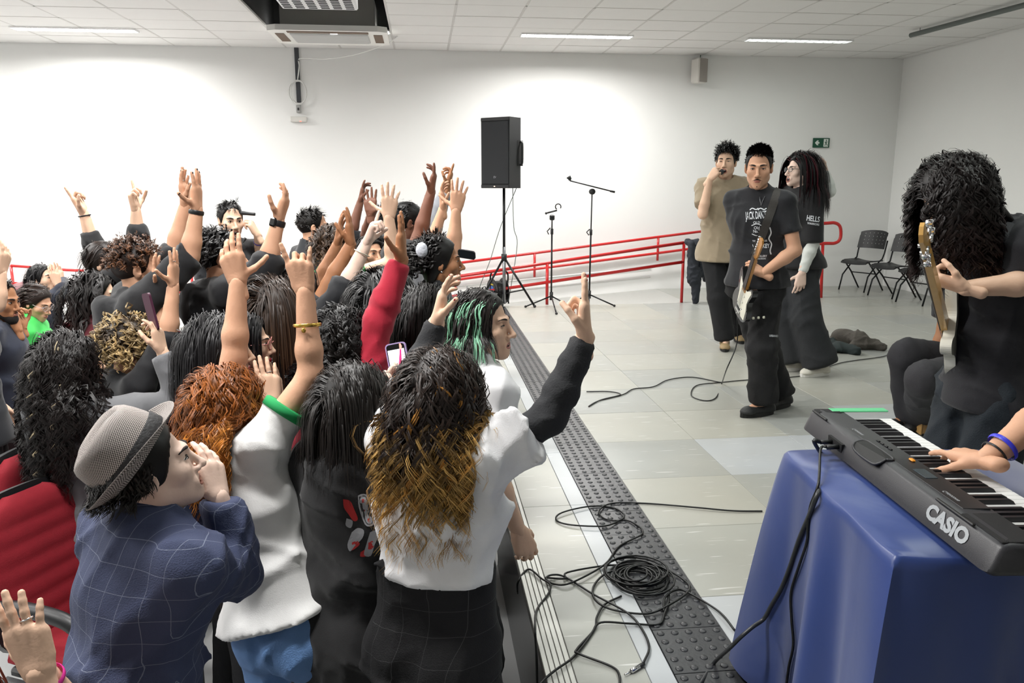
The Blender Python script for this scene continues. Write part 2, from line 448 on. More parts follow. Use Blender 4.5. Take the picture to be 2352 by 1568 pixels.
# ------------------------------------------------------------------ fixtures on wall and ceiling
M_RED = mat('rail_red', 'C61F1F', .3, noise=.04, coat=.3)
M_BLK = mat('black_plastic', '17181a', .45, noise=.1, bump=.05, bscale=300)
M_BLKM = mat('black_metal', '141518', .35, .4)
M_CHR = mat('chrome', 'D8D8DA', .12, 1.0)
M_STEEL = mat('steel_grey', '8d8f92', .3, .8)
M_WPL = mat('white_plastic', 'EDEDEA', .4)
M_CABLE = mat('cable_black', '0d0f0f', .4)
def rail(name, label, tubes, posts, r=.019):
    root = empty(name, (posts[0][0][0], posts[0][0][1], posts[0][0][2]), label, 'handrail')
    for t in tubes: MB().tube(t, r, 10).build('rail', M_RED, root, True)
    for a, b in posts: MB().tube([a, b], r*.95, 10).build('post', M_RED, root, True)
    return root
f = lambda x, y: on_y(x, y, 9.85)
b_ = lambda x, y: on_y(x, y, 11.05)
p1, p2 = f(1571, 557), f(1257, 604); q1, q2 = f(1571, 601), f(1257, 648)
ext = lambda a, b, t: a+(b-a)*t
def base(p, z): return np.array([p[0], p[1], z])
tl, ql = ext(p1, p2, 2.6), ext(q1, q2, 2.6)
rail('handrail', 'front red double handrail of the ramp with a dark jacket on its end', [[p1, tl], [q1, ql]],
     [(base(p1, 0), p1), (base(p2, 0), p2), (base(tl, FLOOR), tl)], .021)
tb = [b_(x, y) for x, y in ((25, 610), (155, 620), (440, 633), (850, 632), (1075, 601), (1512, 544), (1700, 520))]
lb = [b_(x, y) for x, y in ((25, 650), (155, 658), (435, 672), (850, 670), (1226, 618), (1512, 581), (1700, 556))]
dn = lambda p, d: p-np.array([0, 0, d])
rail('handrail', 'red handrail along the white back wall above the ramp', [tb, lb],
     [(dn(b_(1512, 544), .34), b_(1512, 544)), (dn(b_(1228, 581), .34), b_(1228, 581)), (dn(b_(440, 633), .5), b_(440, 633)), (dn(tb[0], .5), tb[0])])
rb = lambda x, y: on_y(x, y, 10.05)
loop = spline([rb(1640, 528), rb(1760, 520), rb(1890, 513), rb(1918, 512), rb(1930, 522), rb(1930, 547), rb(1918, 558), rb(1890, 559), rb(1800, 564)], 5)
rail('handrail', 'short red handrail with a looped end behind the red-streaked singer', [loop], [(np.array([rb(1885, 690)[0], 10.05, 0]), rb(1890, 559))], .022)

# loudspeaker on the wall
c = on_y(1605, 163, 11.08)
r = empty('wall_speaker', c, 'small off-white loudspeaker mounted high on the wall near the corner', 'speaker')
Mx = (rotz(.45), c)
MB().bbox((-.085, -.09, -.165), (.085, .08, .165), Mx, .02).build('cabinet', mat('offwhite_box', 'D9D6D0', .5), r, True, auto=40)
MB().bbox((-.075, -.097, -.155), (.075, -.088, .155), Mx, .004).build('grille', mat('grille_grey', 'A9A29B', .8, bump=.5, bscale=500), r)
MB().tube([c+V(.03, .05, .165), c+V(.05, .1, .24)], .006, 6).build('wire', mat('wire_green', '3c5a48', .6), r)
# exit sign
c = on_y(1886, 328, 11.185); r = empty('exit_sign', c, 'green emergency exit sign with running figure on the back wall', 'sign')
MB().box(c+V(-.125, -.006, -.068), c+V(.125, .006, .068)).build('plate', mat('sign_green', '14503A', .5), r)
MW = mat('sign_white', 'E6ECE6', .5, emit=.0)
MB().box(c+V(.035, -.008, -.055), c+V(.105, -.0055, .055)).build('door_panel', MW, r)
fig = MB(); y = c[1]-.010
for a, b_2, t in (((.070, .02), (.068, -.01), .011), ((.068, -.01), (.052, -.04), .007), ((.068, -.01), (.088, -.022), .007), ((.088, -.022), (.092, -.045), .007), ((.070, .015), (.050, .002), .006), ((.070, .015), (.092, .012), .006)):
    fig.tube([(c[0]+a[0], y, c[2]+a[1]), (c[0]+b_2[0], y, c[2]+b_2[1])], t*.6, 6)
fig.sphere((c[0]+.073, y, c[2]+.036), .009, 8); fig.build('running_figure', mat('sign_green', '14503A'), r, True)
ar = MB(); P = [(-.10, 0), (-.065, .035), (-.04, .030), (-.058, .012), (-.03, .012), (-.03, -.012), (-.058, -.012), (-.04, -.032), (-.065, -.035)]
ar.add([c+V(x, -.008, z) for x, z in P], [tuple(range(len(P)))]); ar.build('arrow', MW, r)
# conduit, coil of white cable and small receiver on the wall
yw = YWALL-.012
top, bot = on_y(683, 119, yw), on_y(685, 236, yw)
MB().box(V(bot[0]-.016, yw-.015, bot[2]), V(top[0]+.016, yw+.012, CEIL)).build('cable_conduit', mat('conduit_dark', '3b3d42', .5), None, label='dark vertical cable conduit on the wall below the ceiling', cat='conduit')
cc = on_y(685, 212, yw-.03); a = np.linspace(0, 2*np.pi, 28, endpoint=False); coil = MB()
for k, (rx, rz, dx) in enumerate(((.115, .150, 0), (.105, .140, .008), (.120, .145, -.006), (.100, .155, .004))):
    coil.tube(np.stack([cc[0]+dx+rx*np.cos(a), cc[1]-.006*k+0*a, cc[2]+rz*np.sin(a)], 1), .005, 5, closed=True)
p = on_y(690, 134, yw-.02)
coil.tube(spline([cc+V(0, 0, .15), p+V(-.02, 0, -.1), p, on_y(750, 135, 11.0), on_y(820, 124, 10.8), on_y(890, 100, 10.5), np.append(on_z(912, 82, CEIL)[:2], CEIL-.01)], 6), .008, 6)
coil.build('white_cable', M_WPL, None, True, label='coiled white cable on the wall running up to the ceiling', cat='cable')
c = on_y(686, 250, yw-.01); r = empty('socket_box', c, 'small grey socket box below the coiled white cable', 'socket')
MB().bbox(c+V(-.03, -.03, -.05), c+V(.03, .02, .05), None, .006).build('box', mat('socket_grey', 'A8A8A6', .5), r)
MB().tube([c+V(0, -.035, .01), c+V(0, -.04, -.02)], .012, 8).build('plug', mat('plug_dark', '3c3c3c'), r, True)
c = on_y(686, 274, yw-.01); r = empty('wall_receiver', c, 'white flat receiver with a red light on the wall', 'receiver')
MB().bbox(c+V(-.11, -.035, -.035), c+V(.11, .02, .035), None, .01).build('case', mat('receiver_white', 'DEDCD6', .45), r)
MB().sphere(c+V(.03, -.037, -.028), (.012, .004, .005), 8).build('red_light', mat('led_red', (1, .08, .05), emit=4.0), r, True)
# air conditioner cassette in the open bay
c = np.array([-1.02, 9.86, CEIL-.07]); r = empty('air_conditioner', c, 'white cassette air conditioner hanging in the open ceiling bay', 'air conditioner')
body = MB(); body.prism([(-.66, -.40), (-.56, -.46), (.56, -.46), (.66, -.40), (.66, .40), (.56, .46), (-.56, .46), (-.66, .40)], c[2]-.03, c[2]+.03, (np.eye(3), np.array([c[0], c[1], 0])))
body.build('fascia', mat('ac_white', 'F0EFEA', .4), r)
MB().bbox(c+V(-.44, -.26, -.045), c+V(.44, .26, -.025), None, .01).build('intake_grille', mat('ac_grille', 'C9C9C8', .5), r)
sl = MB()
for i in range(16): yy_ = c[1]-.24+i*.032; sl.box((c[0]-.42, yy_, c[2]-.05), (c[0]+.42, yy_+.012, c[2]-.045))
sl.build('grille_slats', mat('ac_slat', 'E2E2E0', .5), r, kind='stuff')
fl = MB()
for sx in (-1, 1): fl.box((c[0]+sx*.50, c[1]-.25, c[2]-.036), (c[0]+sx*.60, c[1]+.25, c[2]-.031))
fl.box((c[0]-.45, c[1]-.40, c[2]-.036), (c[0]+.45, c[1]-.31, c[2]-.031)); fl.build('air_outlet', mat('ac_outlet', '6f5d4d', .7), r)
MB().box((c[0]-.52, c[1]-.36, c[2]+.03), (c[0]+.52, c[1]+.36, c[2]+.36)).build('housing', mat('ac_housing', '8d8b86', .5, .5), r)
MB().box((c[0]+.02, c[1]-.30, c[2]-.037), (c[0]+.10, c[1]-.285, c[2]-.03)).build('indicator', mat('led_white', (1, 1, 1), emit=3.0), r)
# projector cage, nearer to the camera
c = on_z(727, -8, CEIL-.30); r = empty('projector', c, 'white perforated projector cage hanging below the open ceiling bay', 'projector')
pb = MB().bbox(c+V(-.31, -.22, -.055), c+V(.31, .22, .10), None, .012); pb.build('case', mat('projector_white', 'EFF0F2', .35), r)
ho = MB()
for i in range(6):
    for j in range(7): x = c[0]-.25+i*.10; y = c[1]-.20+j*.06; ho.box((x-.034, y-.011, c[2]-.058), (x+.034, y+.011, c[2]-.053))
for i in range(6):
    for j in range(2): x = c[0]-.25+i*.10; z = c[2]-.02+j*.04; ho.box((x-.034, c[1]-.223, z-.008), (x+.034, c[1]-.219, z+.008))
ho.build('vent_slots', mat('vent_dark', '25282c', .8), r, kind='stuff')
for sx in (-1, 1): MB().box(c+V(sx*.22-.03, -.03, .10), c+V(sx*.22+.03, .03, .80)).build('bracket', mat('bracket_brown', '6d5a49' if sx < 0 else '4a4c50', .6), r)
# suspended dark rail by the right wall
a, b2 = on_z(2092, 81, CEIL-.06), on_z(2352, 12, CEIL-.06); d = nrm(b2-a)
r = empty('ceiling_rail', a, 'dark grey suspended rail near the right wall', 'rail')
MB().tube([a, a+d*4.5], .028, 10).build('tube', mat('rail_grey', '5d6461', .5), r, True)
for t in (.15, 2.0, 4.0): MB().tube([a+d*t+V(0, 0, .02), a+d*t+V(0, 0, .07)], .004, 5).build('wire', M_STEEL, r)

# ------------------------------------------------------------------ loudspeaker on tripod
bs = np.array([*on_z(1158, 703)[:2], 0]); ptop = on_y(1157, 432, bs[1])
r = empty('speaker_stand', bs, 'black tripod stand carrying the large loudspeaker', 'speaker stand')
MB().tube([bs+V(0, 0, .04), bs+V(0, 0, .75)], .021, 10).build('lower_pole', M_STEEL, r, True)
MB().tube([bs+V(0, 0, .62), np.array([bs[0], bs[1], ptop[2]+.05])], .017, 10).build('pole', M_BLKM, r, True)
hub = bs+V(0, 0, .62); MB().tube([hub-V(0, 0, .04), hub+V(0, 0, .04)], .035, 10).build('hub', M_BLK, r, True)
low = bs+V(0, 0, .16)
feet_ = [np.array([*on_z(1228, 706)[:2], .015]), np.array([*on_z(1096, 706)[:2], .015]), bs+V(.03, -.42, .015)]
feet_[2][1] = bs[1]+.42
for ft in feet_:
    lg = MB().tube([hub, ft], .014, 8).build('leg', M_BLKM, r, True)
    MB().tube([hub+(ft-hub)*.66, low], .008, 6).build('brace', M_BLKM, r, True)
    MB().sphere(ft, .02, 8).build('rubber_foot', M_BLK, r, True)
ch_, cw, cd = .83, .42, .36
sc = np.array([bs[0], bs[1], ptop[2]+ch_/2]); ang = math.radians(-47)
MS = (rotz(ang+.11), sc)
r = empty('loudspeaker', sc-V(0, 0, ch_/2), 'large black loudspeaker on a tripod stand beside the crowd', 'loudspeaker')
prof = [(-cw/2, -cd/2), (cw/2, -cd/2), (cw/2, cd*.15), (cw*.30, cd/2), (-cw*.30, cd/2), (-cw/2, cd*.15)]
MB().prism(prof, -ch_/2, ch_/2, MS).build('cabinet', mat('speaker_black', '202123', .5, bump=.3, bscale=400), r)
MB().bbox((-cw/2+.012, -cd/2-.012, -ch_/2+.05), (cw/2-.012, -cd/2, ch_/2-.045), MS, .006).build('grille', mat('speaker_grille', '2a2c2f', .6, .2, bump=.6, bscale=700), r)
MB().bbox((-cw/2, -cd/2-.016, -ch_/2), (cw/2, -cd/2+.01, -ch_/2+.045), MS, .008).build('lower_lip', M_BLK, r)
MB().bbox((-cw/2, -cd/2-.014, ch_/2-.045), (cw/2, -cd/2+.01, ch_/2), MS, .008).build('upper_lip', M_BLK, r)
hd = MB(); R_, o_ = MS
hp = [np.array([cw/2+.002, .08, z]) for z in (-.13, .13)]
pts = np.array([(cw/2-.01, .04, -.13), (cw/2+.03, .04, -.12), (cw/2+.035, .04, 0), (cw/2+.03, .04, .12), (cw/2-.01, .04, .13)]) @ R_.T+o_
MB().tube(spline(pts, 4), .014, 8).build('handle', M_BLK, r, True)
MB().box((cw/2-.02, -.02, -.15), (cw/2+.002, .10, .15), MS).build('handle_recess', mat('recess_black', '0a0a0a', .7), r)
gv, gf = text_geo('EV', .035); lv = np.array([(x, -cd/2-.0135, y-ch_/2+.13) for x, y, z in gv]) @ R_.T+o_
mesh_obj('badge', lv, gf, mat('badge_grey', 'b0b2b5', .4), r)
MB().sphere(np.array([0, -cd/2-.018, -ch_/2+.022]) @ R_.T+o_, (.012, .004, .005), 8).build('power_light', mat('led_warm', (1, .7, .4), emit=3.0), r, True)
for k, (dx, mid) in enumerate(((.10, (1125, 600)), (.17, (1188, 560)))):
    s0 = np.array([cw*.2, cd/2-.03-.08*k, -ch_/2]) @ R_.T+o_
    pts = [s0, on_y(1180-35*k*0 if k else 1150, 520, bs[1]+.05), on_y(*mid, bs[1]+.06), on_y(1175 if k else 1105, 650, bs[1]+.1), np.array([*on_z(1168 if k else 1092, 694)[:2], .01])]
    MB().tube(spline(pts, 6), .0045, 6).build('speaker_cable', mat('cable_greengrey', '5d6b66', .5), None, True, label=('thin grey cable hanging straight below the loudspeaker' if k else 'thin grey cable slanting from the loudspeaker towards the crowd'), cat='cable')
# cable reel
c = np.array([*on_z(1150, 703)[:2], 0])+V(-.02, .16, .17); r = empty('cable_reel', c-V(0, 0, .17), 'black cable reel with a blue and yellow label behind the tripod', 'cable reel')
RX = rotz(.35) @ roty(math.pi/2)
for z in (-.08, .08): MB().lathe([(.02, z-.006), (.165, z-.006), (.17, z), (.165, z+.006), (.02, z+.006)], (0, 0, 0), 28, (RX, c)).build('flange', M_BLK, r, True, auto=40)
MB().lathe([(.12, -.075), (.135, -.03), (.135, .03), (.12, .075)], (0, 0, 0), 24, (RX, c)).build('wound_cable', mat('reel_cable', '101010', .5, bump=1.0, bscale=60), r, True)
MB().lathe([(.0, -.088), (.075, -.089), (.075, -.086), (.0, -.086)], (0, 0, 0), 20, (RX, c)).build('label_disc', mat('reel_label_blue', '2d62b5', .5), r)
MB().lathe([(.078, -.088), (.125, -.089), (.125, -.086), (.078, -.086)], (0, 0, 0), 20, (RX, c)).build('label_ring', mat('reel_label_dark', '222a2a', .5), r)
MB().bbox((-.10, -.045, -.09), (-.085, .045, -.0875), (RX, c), .001).build('label_arc', mat('reel_label_yellow', 'c9b22c', .5), r)
MB().tube(spline([c+V(-.1, 0, -.165), c+V(-.09, 0, .0), c+V(-.08, 0, .24), c+V(.12, .02, .24), c+V(.12, .02, 0), c+V(.14, .02, -.165)], 5), .011, 8).build('frame', M_BLKM, r, True)

# ------------------------------------------------------------------ microphone stands
def mic_base(px, py, feet, hubz, label, name='microphone_stand'):
    b = np.array([*on_z(px, py)[:2], 0]); r = empty(name, b, label, 'microphone stand')
    hub = b+V(0, 0, hubz); MB().tube([hub-V(0, 0, .05), hub+V(0, 0, .05)], .022, 10).build('hub', M_BLK, r, True)
    for fx, fy in feet:
        p = np.array([*on_z(fx, fy)[:2], .012]); MB().tube([hub, p], .009, 8).build('leg', M_BLKM, r, True); MB().sphere(p, .017, 8).build('rubber_foot', M_BLK, r, True)
    return b, r
b, r = mic_base(1266, 703, ((1207, 706), (1278, 722), (1312, 706)), .13, 'short black microphone stand with a forked clip, second from the loudspeaker')
z = lambda y: on_y(1268, y, b[1])[2]
MB().tube([b+V(0, 0, .10), np.array([b[0], b[1], z(530)])], .011, 10).build('lower_tube', M_BLKM, r, True)
MB().tube([np.array([b[0], b[1], z(540)]), np.array([b[0], b[1], z(493)])], .008, 8).build('upper_tube', M_BLKM, r, True)
MB().tube([np.array([b[0], b[1], z(538)]), np.array([b[0], b[1], z(525)])], .018, 8).build('clutch', M_BLK, r, True)
MB().tube(np.array([(b[0]-.04, b[1], z(538)), (b[0]-.06, b[1], z(531)), (b[0]-.02, b[1], z(523))]), .007, 6).build('lever', M_BLK, r, True)
tp = np.array([b[0], b[1], z(500)])
MB().bbox(tp-V(.03, .025, .03), tp+V(.03, .025, .035), None, .01).build('clamp', M_BLK, r)
MB().tube([tp+V(-.06, 0, .06), tp+V(.06, 0, .09)], .010, 8).build('clip_arm', M_BLK, r, True)
a = np.linspace(-.6, 4.2, 10); MB().tube(np.stack([tp[0]+.075+.035*np.cos(a), tp[1]+0*a, tp[2]+.135+.035*np.sin(a)], 1), .007, 6).build('clip_fork', M_BLK, r, True)
MB().sphere(tp+V(-.075, 0, .055), .016, 8).build('knob', M_BLK, r, True)
b, r = mic_base(1353, 701, ((1298, 704), (1352, 713), (1411, 704)), .14, 'tall black boom microphone stand without a microphone')
zz = lambda y: on_y(1356, y, b[1])[2]
tpx = on_y(1360, 440, b[1])
MB().tube([b+V(0, 0, .10), ext(b, tpx, .5)*V(1, 1, 0)+V(0, 0, zz(535))], .011, 10).build('lower_tube', M_BLKM, r, True)
MB().tube([ext(b, tpx, .5)*V(1, 1, 0)+V(0, 0, zz(545)), tpx], .008, 8).build('upper_tube', M_BLKM, r, True)
MB().tube([ext(b, tpx, .5)*V(1, 1, 0)+V(0, 0, zz(540)), ext(b, tpx, .5)*V(1, 1, 0)+V(0, 0, zz(527))], .018, 8).build('clutch', M_BLK, r, True)
MB().tube(np.array([(b[0]-.02, b[1], zz(540)), (b[0]-.05, b[1], zz(533)), (b[0]-.01, b[1], zz(526))]), .007, 6).build('lever', M_BLK, r, True)
MB().tube([tpx-V(0, .03, 0), tpx+V(0, .03, 0)], .036, 14).build('joint_disc', M_BLK, r, True)
bo0, bo1 = on_y(1309, 415, b[1]-.03), on_y(1412, 441, b[1]-.03)
MB().tube([bo0, bo1], .008, 8).build('boom', M_BLKM, r, True)
MB().tube([bo1-nrm(bo1-bo0)*.06, bo1], .013, 8).build('counterweight', M_BLK, r, True)
MB().tube([bo0, bo0+V(.0, 0, .02), bo0+V(-.02, 0, .05)], [.012, .022, .03], 10).build('clip', M_BLK, r, True)

# ------------------------------------------------------------------ plastic chairs by the right wall
def plastic_chair(pos, heading, label):
    r = empty('stacking_chair', pos, label, 'chair', 'black plastic chairs by the right wall')
    a = math.radians(heading); Fw = V(math.cos(a), math.sin(a), 0); Sd = np.cross(Fw, UP_); Rm = np.stack([Sd, Fw, UP_], 1); Mx = (Rm, np.asarray(pos, float))
    n = 9; g = MB(); vs = []; # curved seat
    for t in (0, 1):
        for i in range(n):
            for j in range(n):
                u, w = i/(n-1)*2-1, j/(n-1)*2-1
                x = u*.215*(1-.06*w*w); y = w*.20; z = .445-.02*(1-u*u)*(1-.3*w)-.03*max(0, w-.6)*2.5-(.018 if t else 0); vs.append((x, y, z))
    f_ = [];
    for i in range(n-1):
        for j in range(n-1):
            q = (i*n+j, (i+1)*n+j, (i+1)*n+j+1, i*n+j+1); f_.append(q); f_.append(tuple(k+n*n for k in q[::-1]))
    for i in range(n-1):
        for e0, e1 in (((i, 0), (i+1, 0)), ((i+1, n-1), (i, n-1)), ((0, i+1), (0, i)), ((n-1, i), (n-1, i+1))):
            a0, a1 = e0[0]*n+e0[1], e1[0]*n+e1[1]; f_.append((a1, a0, a0+n*n, a1+n*n))
    mesh_obj('seat', np.array(vs) @ Rm.T+Mx[1], f_, M_BLK, r, True, auto=50)
    # back shell with rows of holes: a bowed panel made of strips around the openings
    bk = MB(); cols = np.array([-.215, -.175]+[x for c in (-.15, -.09, -.03, .03, .09, .15) for x in (c-.006, c+.006)]+[.175, .215]); rows = np.array([.60, .64]+[z for c in (.67, .72, .77, .82) for z in (c-.006, c+.006)]+[.86]); P = {}
    def bp(x, z, d): return (x*(1-.10*(z-.6)/.26*0), -.215-.07*((z-.6)/.26)+.05*(1-(x/.215)**2)*-1+.045+d, z-.03*(abs(x)/.215)**3*(1 if z > .8 else 0))
    vid = []; faces = []
    for d in (0, .008):
        for z in rows:
            for x in cols: vid.append(bp(x, z, -d))
    nc, nr = len(cols), len(rows)
    for i in range(nr-1):
        for j in range(nc-1):
            hole = (i % 2 == 0 and 2 <= i <= nr-3 and j % 2 == 0 and 2 <= j <= nc-3)
            if hole: continue
            q = (i*nc+j, i*nc+j+1, (i+1)*nc+j+1, (i+1)*nc+j); faces.append(q); faces.append(tuple(k+nc*nr for k in q[::-1]))
    mesh_obj('backrest', np.array(vid) @ Rm.T+Mx[1], faces, M_BLK, r, True)
    for sx in (-1, 1):
        x = sx*.205
        MB().tube(np.array([(x, .19, 0), (x, .13, .22), (x, -.10, .425), (x, -.17, .46), (x*1.04, -.20, .55), (x*1.04, -.245, .72)]) @ Rm.T+Mx[1], .011, 8).build('leg', M_BLKM, r, True)
        MB().tube(np.array([(x*.96, -.26, 0), (x*.96, -.05, .26), (x*.96, .12, .42), (x*.96, .17, .425)]) @ Rm.T+Mx[1], .011, 8).build('leg', M_BLKM, r, True)
    MB().tube(np.array([(-.2, -.05, .25), (.2, -.05, .25)]) @ Rm.T+Mx[1], .008, 8).build('stretcher', M_BLKM, r, True)
    return r
UP_ = V(0, 0, 1)
plastic_chair((6.30, 10.72, 0), 205, 'black plastic chair in the room corner, farthest of the row')
plastic_chair((6.36, 10.05, 0), 196, 'black plastic chair in the middle of the row by the right wall')
plastic_chair((6.38, 9.42, 0), 196, 'black perforated plastic chair partly hidden behind the bass headstock')
# ------------------------------------------------------------------ blended solids: one continuous surface per body / garment
def cone(a, b, ra, rb, k=.02, op=1): return ('c', np.asarray(a, float), np.asarray(b, float), ra, rb, k, op)
def ecap(a, b, w, ra, rb, k=.03, op=1, es=1.0):
    """elliptic tapered capsule; w = direction of the wide radius; ra = (wide, deep) at a"""
    return ('e', np.asarray(a, float), np.asarray(b, float), ra, rb, k, op, nrm(w), es)
def ell(c, r, R=None, k=.02, op=1): return ('l', np.asarray(c, float), np.asarray(r, float), np.eye(3) if R is None else R, None, k, op)

def sdf_grid(prims, h, planes=(), fold=None, seed=0):
    lo = np.full(3, 1e9); hi = np.full(3, -1e9); bb = []
    for p in prims:
        if p[0] == 'c': l = np.minimum(p[1]-p[3], p[2]-p[4]); u = np.maximum(p[1]+p[3], p[2]+p[4])
        elif p[0] == 'e':
            ra, rb = max(p[3]), max(p[4]); l = np.minimum(p[1]-ra, p[2]-rb); u = np.maximum(p[1]+ra, p[2]+rb)
        else: l = p[1]-p[2].max(); u = p[1]+p[2].max()
        bb.append((l, u))
        if p[6] > 0: lo = np.minimum(lo, l); hi = np.maximum(hi, u)
    lo = lo-3*h; hi = hi+3*h
    n = np.ceil((hi-lo)/h).astype(int)+1
    d = np.full(n, .08, np.float32)
    ax = [(lo[i]+h*np.arange(n[i])).astype(np.float32) for i in range(3)]
    for p, (l, u) in zip(prims, bb):
        k = p[5]; m = k+2*h
        i0 = np.maximum(np.floor((l-m-lo)/h).astype(int), 0); i1 = np.minimum(np.ceil((u+m-lo)/h).astype(int)+1, n)
        if (i1 <= i0).any(): continue
        X = ax[0][i0[0]:i1[0], None, None]; Y = ax[1][None, i0[1]:i1[1], None]; Z = ax[2][None, None, i0[2]:i1[2]]
        if p[0] in 'ce':
            a, b = p[1], p[2]; ba = b-a; L2 = float(ba @ ba)+1e-12
            x, y, z = X-a[0], Y-a[1], Z-a[2]
            t = np.clip((x*ba[0]+y*ba[1]+z*ba[2])/L2, 0, 1)
            if p[0] == 'c':
                r = p[3]+(p[4]-p[3])*t
                di = np.sqrt((x-t*ba[0])**2+(y-t*ba[1])**2+(z-t*ba[2])**2)-r
            else:
                w = p[7]; axv = ba/math.sqrt(L2); w = nrm(w-axv*(w @ axv)); v = np.cross(axv, w)
                rw = p[3][0]+(p[4][0]-p[3][0])*t; rd = p[3][1]+(p[4][1]-p[3][1])*t
                x, y, z = x-t*ba[0], y-t*ba[1], z-t*ba[2]
                pw = x*w[0]+y*w[1]+z*w[2]; pv = x*v[0]+y*v[1]+z*v[2]; pl = x*axv[0]+y*axv[1]+z*axv[2]
                q0 = (pw/rw)**2+(pv/rd)**2+(pl/(np.minimum(rw, rd)*p[8]))**2
                q1 = (pw/rw**2)**2+(pv/rd**2)**2+(pl/(np.minimum(rw, rd)*p[8])**2)**2
                k0 = np.sqrt(q0); di = k0*(k0-1)/(np.sqrt(q1)+1e-9)
        else:
            c, r, R = p[1], p[2], p[3]; x, y, z = X-c[0], Y-c[1], Z-c[2]
            q = [(x*R[0, i]+y*R[1, i]+z*R[2, i])/r[i] for i in range(3)]
            k0 = np.sqrt(q[0]**2+q[1]**2+q[2]**2); k1 = np.sqrt((q[0]/r[0])**2+(q[1]/r[1])**2+(q[2]/r[2])**2)
            di = k0*(k0-1)/(k1+1e-9)
        s = (slice(i0[0], i1[0]), slice(i0[1], i1[1]), slice(i0[2], i1[2])); o = d[s]
        if p[6] > 0:
            hh = np.clip(.5+.5*(o-di)/k, 0, 1); d[s] = o+(di-o)*hh-k*hh*(1-hh)
        else:
            di = -di; hh = np.clip(.5-.5*(o-di)/k, 0, 1); d[s] = o+(di-o)*hh+k*hh*(1-hh)
    if fold:
        rnd = np.random.RandomState(seed); amp, fr = fold
        I = np.argwhere(np.abs(d) < .03); P = lo+I*h; s = np.zeros(len(P))
        for _ in range(6):
            kv = rnd.normal(size=3); kv *= fr*(.7+.6*rnd.rand())/np.linalg.norm(kv)
            wv = 1.6*np.sin(P @ (rnd.normal(size=3)*fr*.22)+rnd.rand()*6)+.9*np.sin(P @ (rnd.normal(size=3)*fr*.4)+rnd.rand()*6)
            msk = np.clip(np.sin(P @ (rnd.normal(size=3)*fr*.28)+rnd.rand()*6)*.9+.25, 0, 1)
            s += msk*(1-np.abs(np.sin(.5*(P @ kv)+rnd.rand()*6.28+wv)))**2.2
        d[I[:, 0], I[:, 1], I[:, 2]] -= (amp*(s-.55)).astype(np.float32)
    for (q, nn) in planes:      # keep the side the normal points away from
        q = np.asarray(q, float); nn = nrm(nn)
        pl = (ax[0]-q[0])[:, None, None]*nn[0]+(ax[1]-q[1])[None, :, None]*nn[1]+(ax[2]-q[2])[None, None, :]*nn[2]
        kk = 1.6*h; hh = np.clip(.5-.5*(d-pl)/kk, 0, 1); d = (d+(pl-d)*hh+kk*hh*(1-hh)).astype(np.float32)
    return d, lo

def surface_net(d, lo, h):
    n = d.shape; ins = d < 0
    c = np.zeros([x-1 for x in n], np.int8)
    for a in (0, 1):
        for b in (0, 1):
            for e in (0, 1): c += ins[a:n[0]-1+a, b:n[1]-1+b, e:n[2]-1+e]
    cells = np.argwhere((c > 0) & (c < 8)); m = len(cells)
    if m == 0: return np.zeros((0, 3)), np.zeros((0, 4), int)
    idx = np.full(c.shape, -1, np.int32); idx[cells[:, 0], cells[:, 1], cells[:, 2]] = np.arange(m)
    acc = np.zeros((m, 3)); cnt = np.zeros(m)
    corners = {}
    for a in (0, 1):
        for b in (0, 1):
            for e in (0, 1): corners[a, b, e] = d[cells[:, 0]+a, cells[:, 1]+b, cells[:, 2]+e].astype(float)
    for axn in range(3):
        for u in (0, 1):
            for w in (0, 1):
                p0 = [0, 0, 0]; o = [i for i in range(3) if i != axn]; p0[o[0]] = u; p0[o[1]] = w; p1 = list(p0); p1[axn] = 1
                A, B = corners[tuple(p0)], corners[tuple(p1)]; msk = (A < 0) != (B < 0)
                t = np.where(msk, A/np.where(msk, A-B, 1), 0)
                off = np.tile(np.array(p0, float), (m, 1)); off[:, axn] = t
                acc[msk] += off[msk]; cnt += msk
    v = lo+h*(cells+acc/cnt[:, None])
    quads = []
    for axn in range(3):
        o = [(axn+1) % 3, (axn+2) % 3]
        sl0 = [slice(None)]*3; sl1 = [slice(None)]*3; sl0[axn] = slice(0, -1); sl1[axn] = slice(1, None)
        e = np.argwhere(ins[tuple(sl0)] != ins[tuple(sl1)])
        ok = (e[:, o[0]] > 0) & (e[:, o[1]] > 0) & (e[:, o[0]] < n[o[0]]-1) & (e[:, o[1]] < n[o[1]]-1); e = e[ok]
        q = []
        for du, dw in ((-1, -1), (0, -1), (0, 0), (-1, 0)):
            g = e.copy(); g[:, o[0]] += du; g[:, o[1]] += dw; q.append(idx[g[:, 0], g[:, 1], g[:, 2]])
        q = np.stack(q, 1); fl = ins[e[:, 0], e[:, 1], e[:, 2]]
        q[~fl] = q[~fl][:, ::-1]; quads.append(q)
    f = np.concatenate(quads); return v, f[(f >= 0).all(1)]
def sdf_mesh(prims, h, planes=(), fold=None, seed=0):
    d, lo = sdf_grid(prims, h, planes, fold, seed)
    return surface_net(d, lo, h)
def join(parts):
    vs, fs, n = [], [], 0
    for v, f in parts:
        vs.append(v); fs.append(f+n); n += len(v)
    return np.concatenate(vs), np.concatenate(fs)

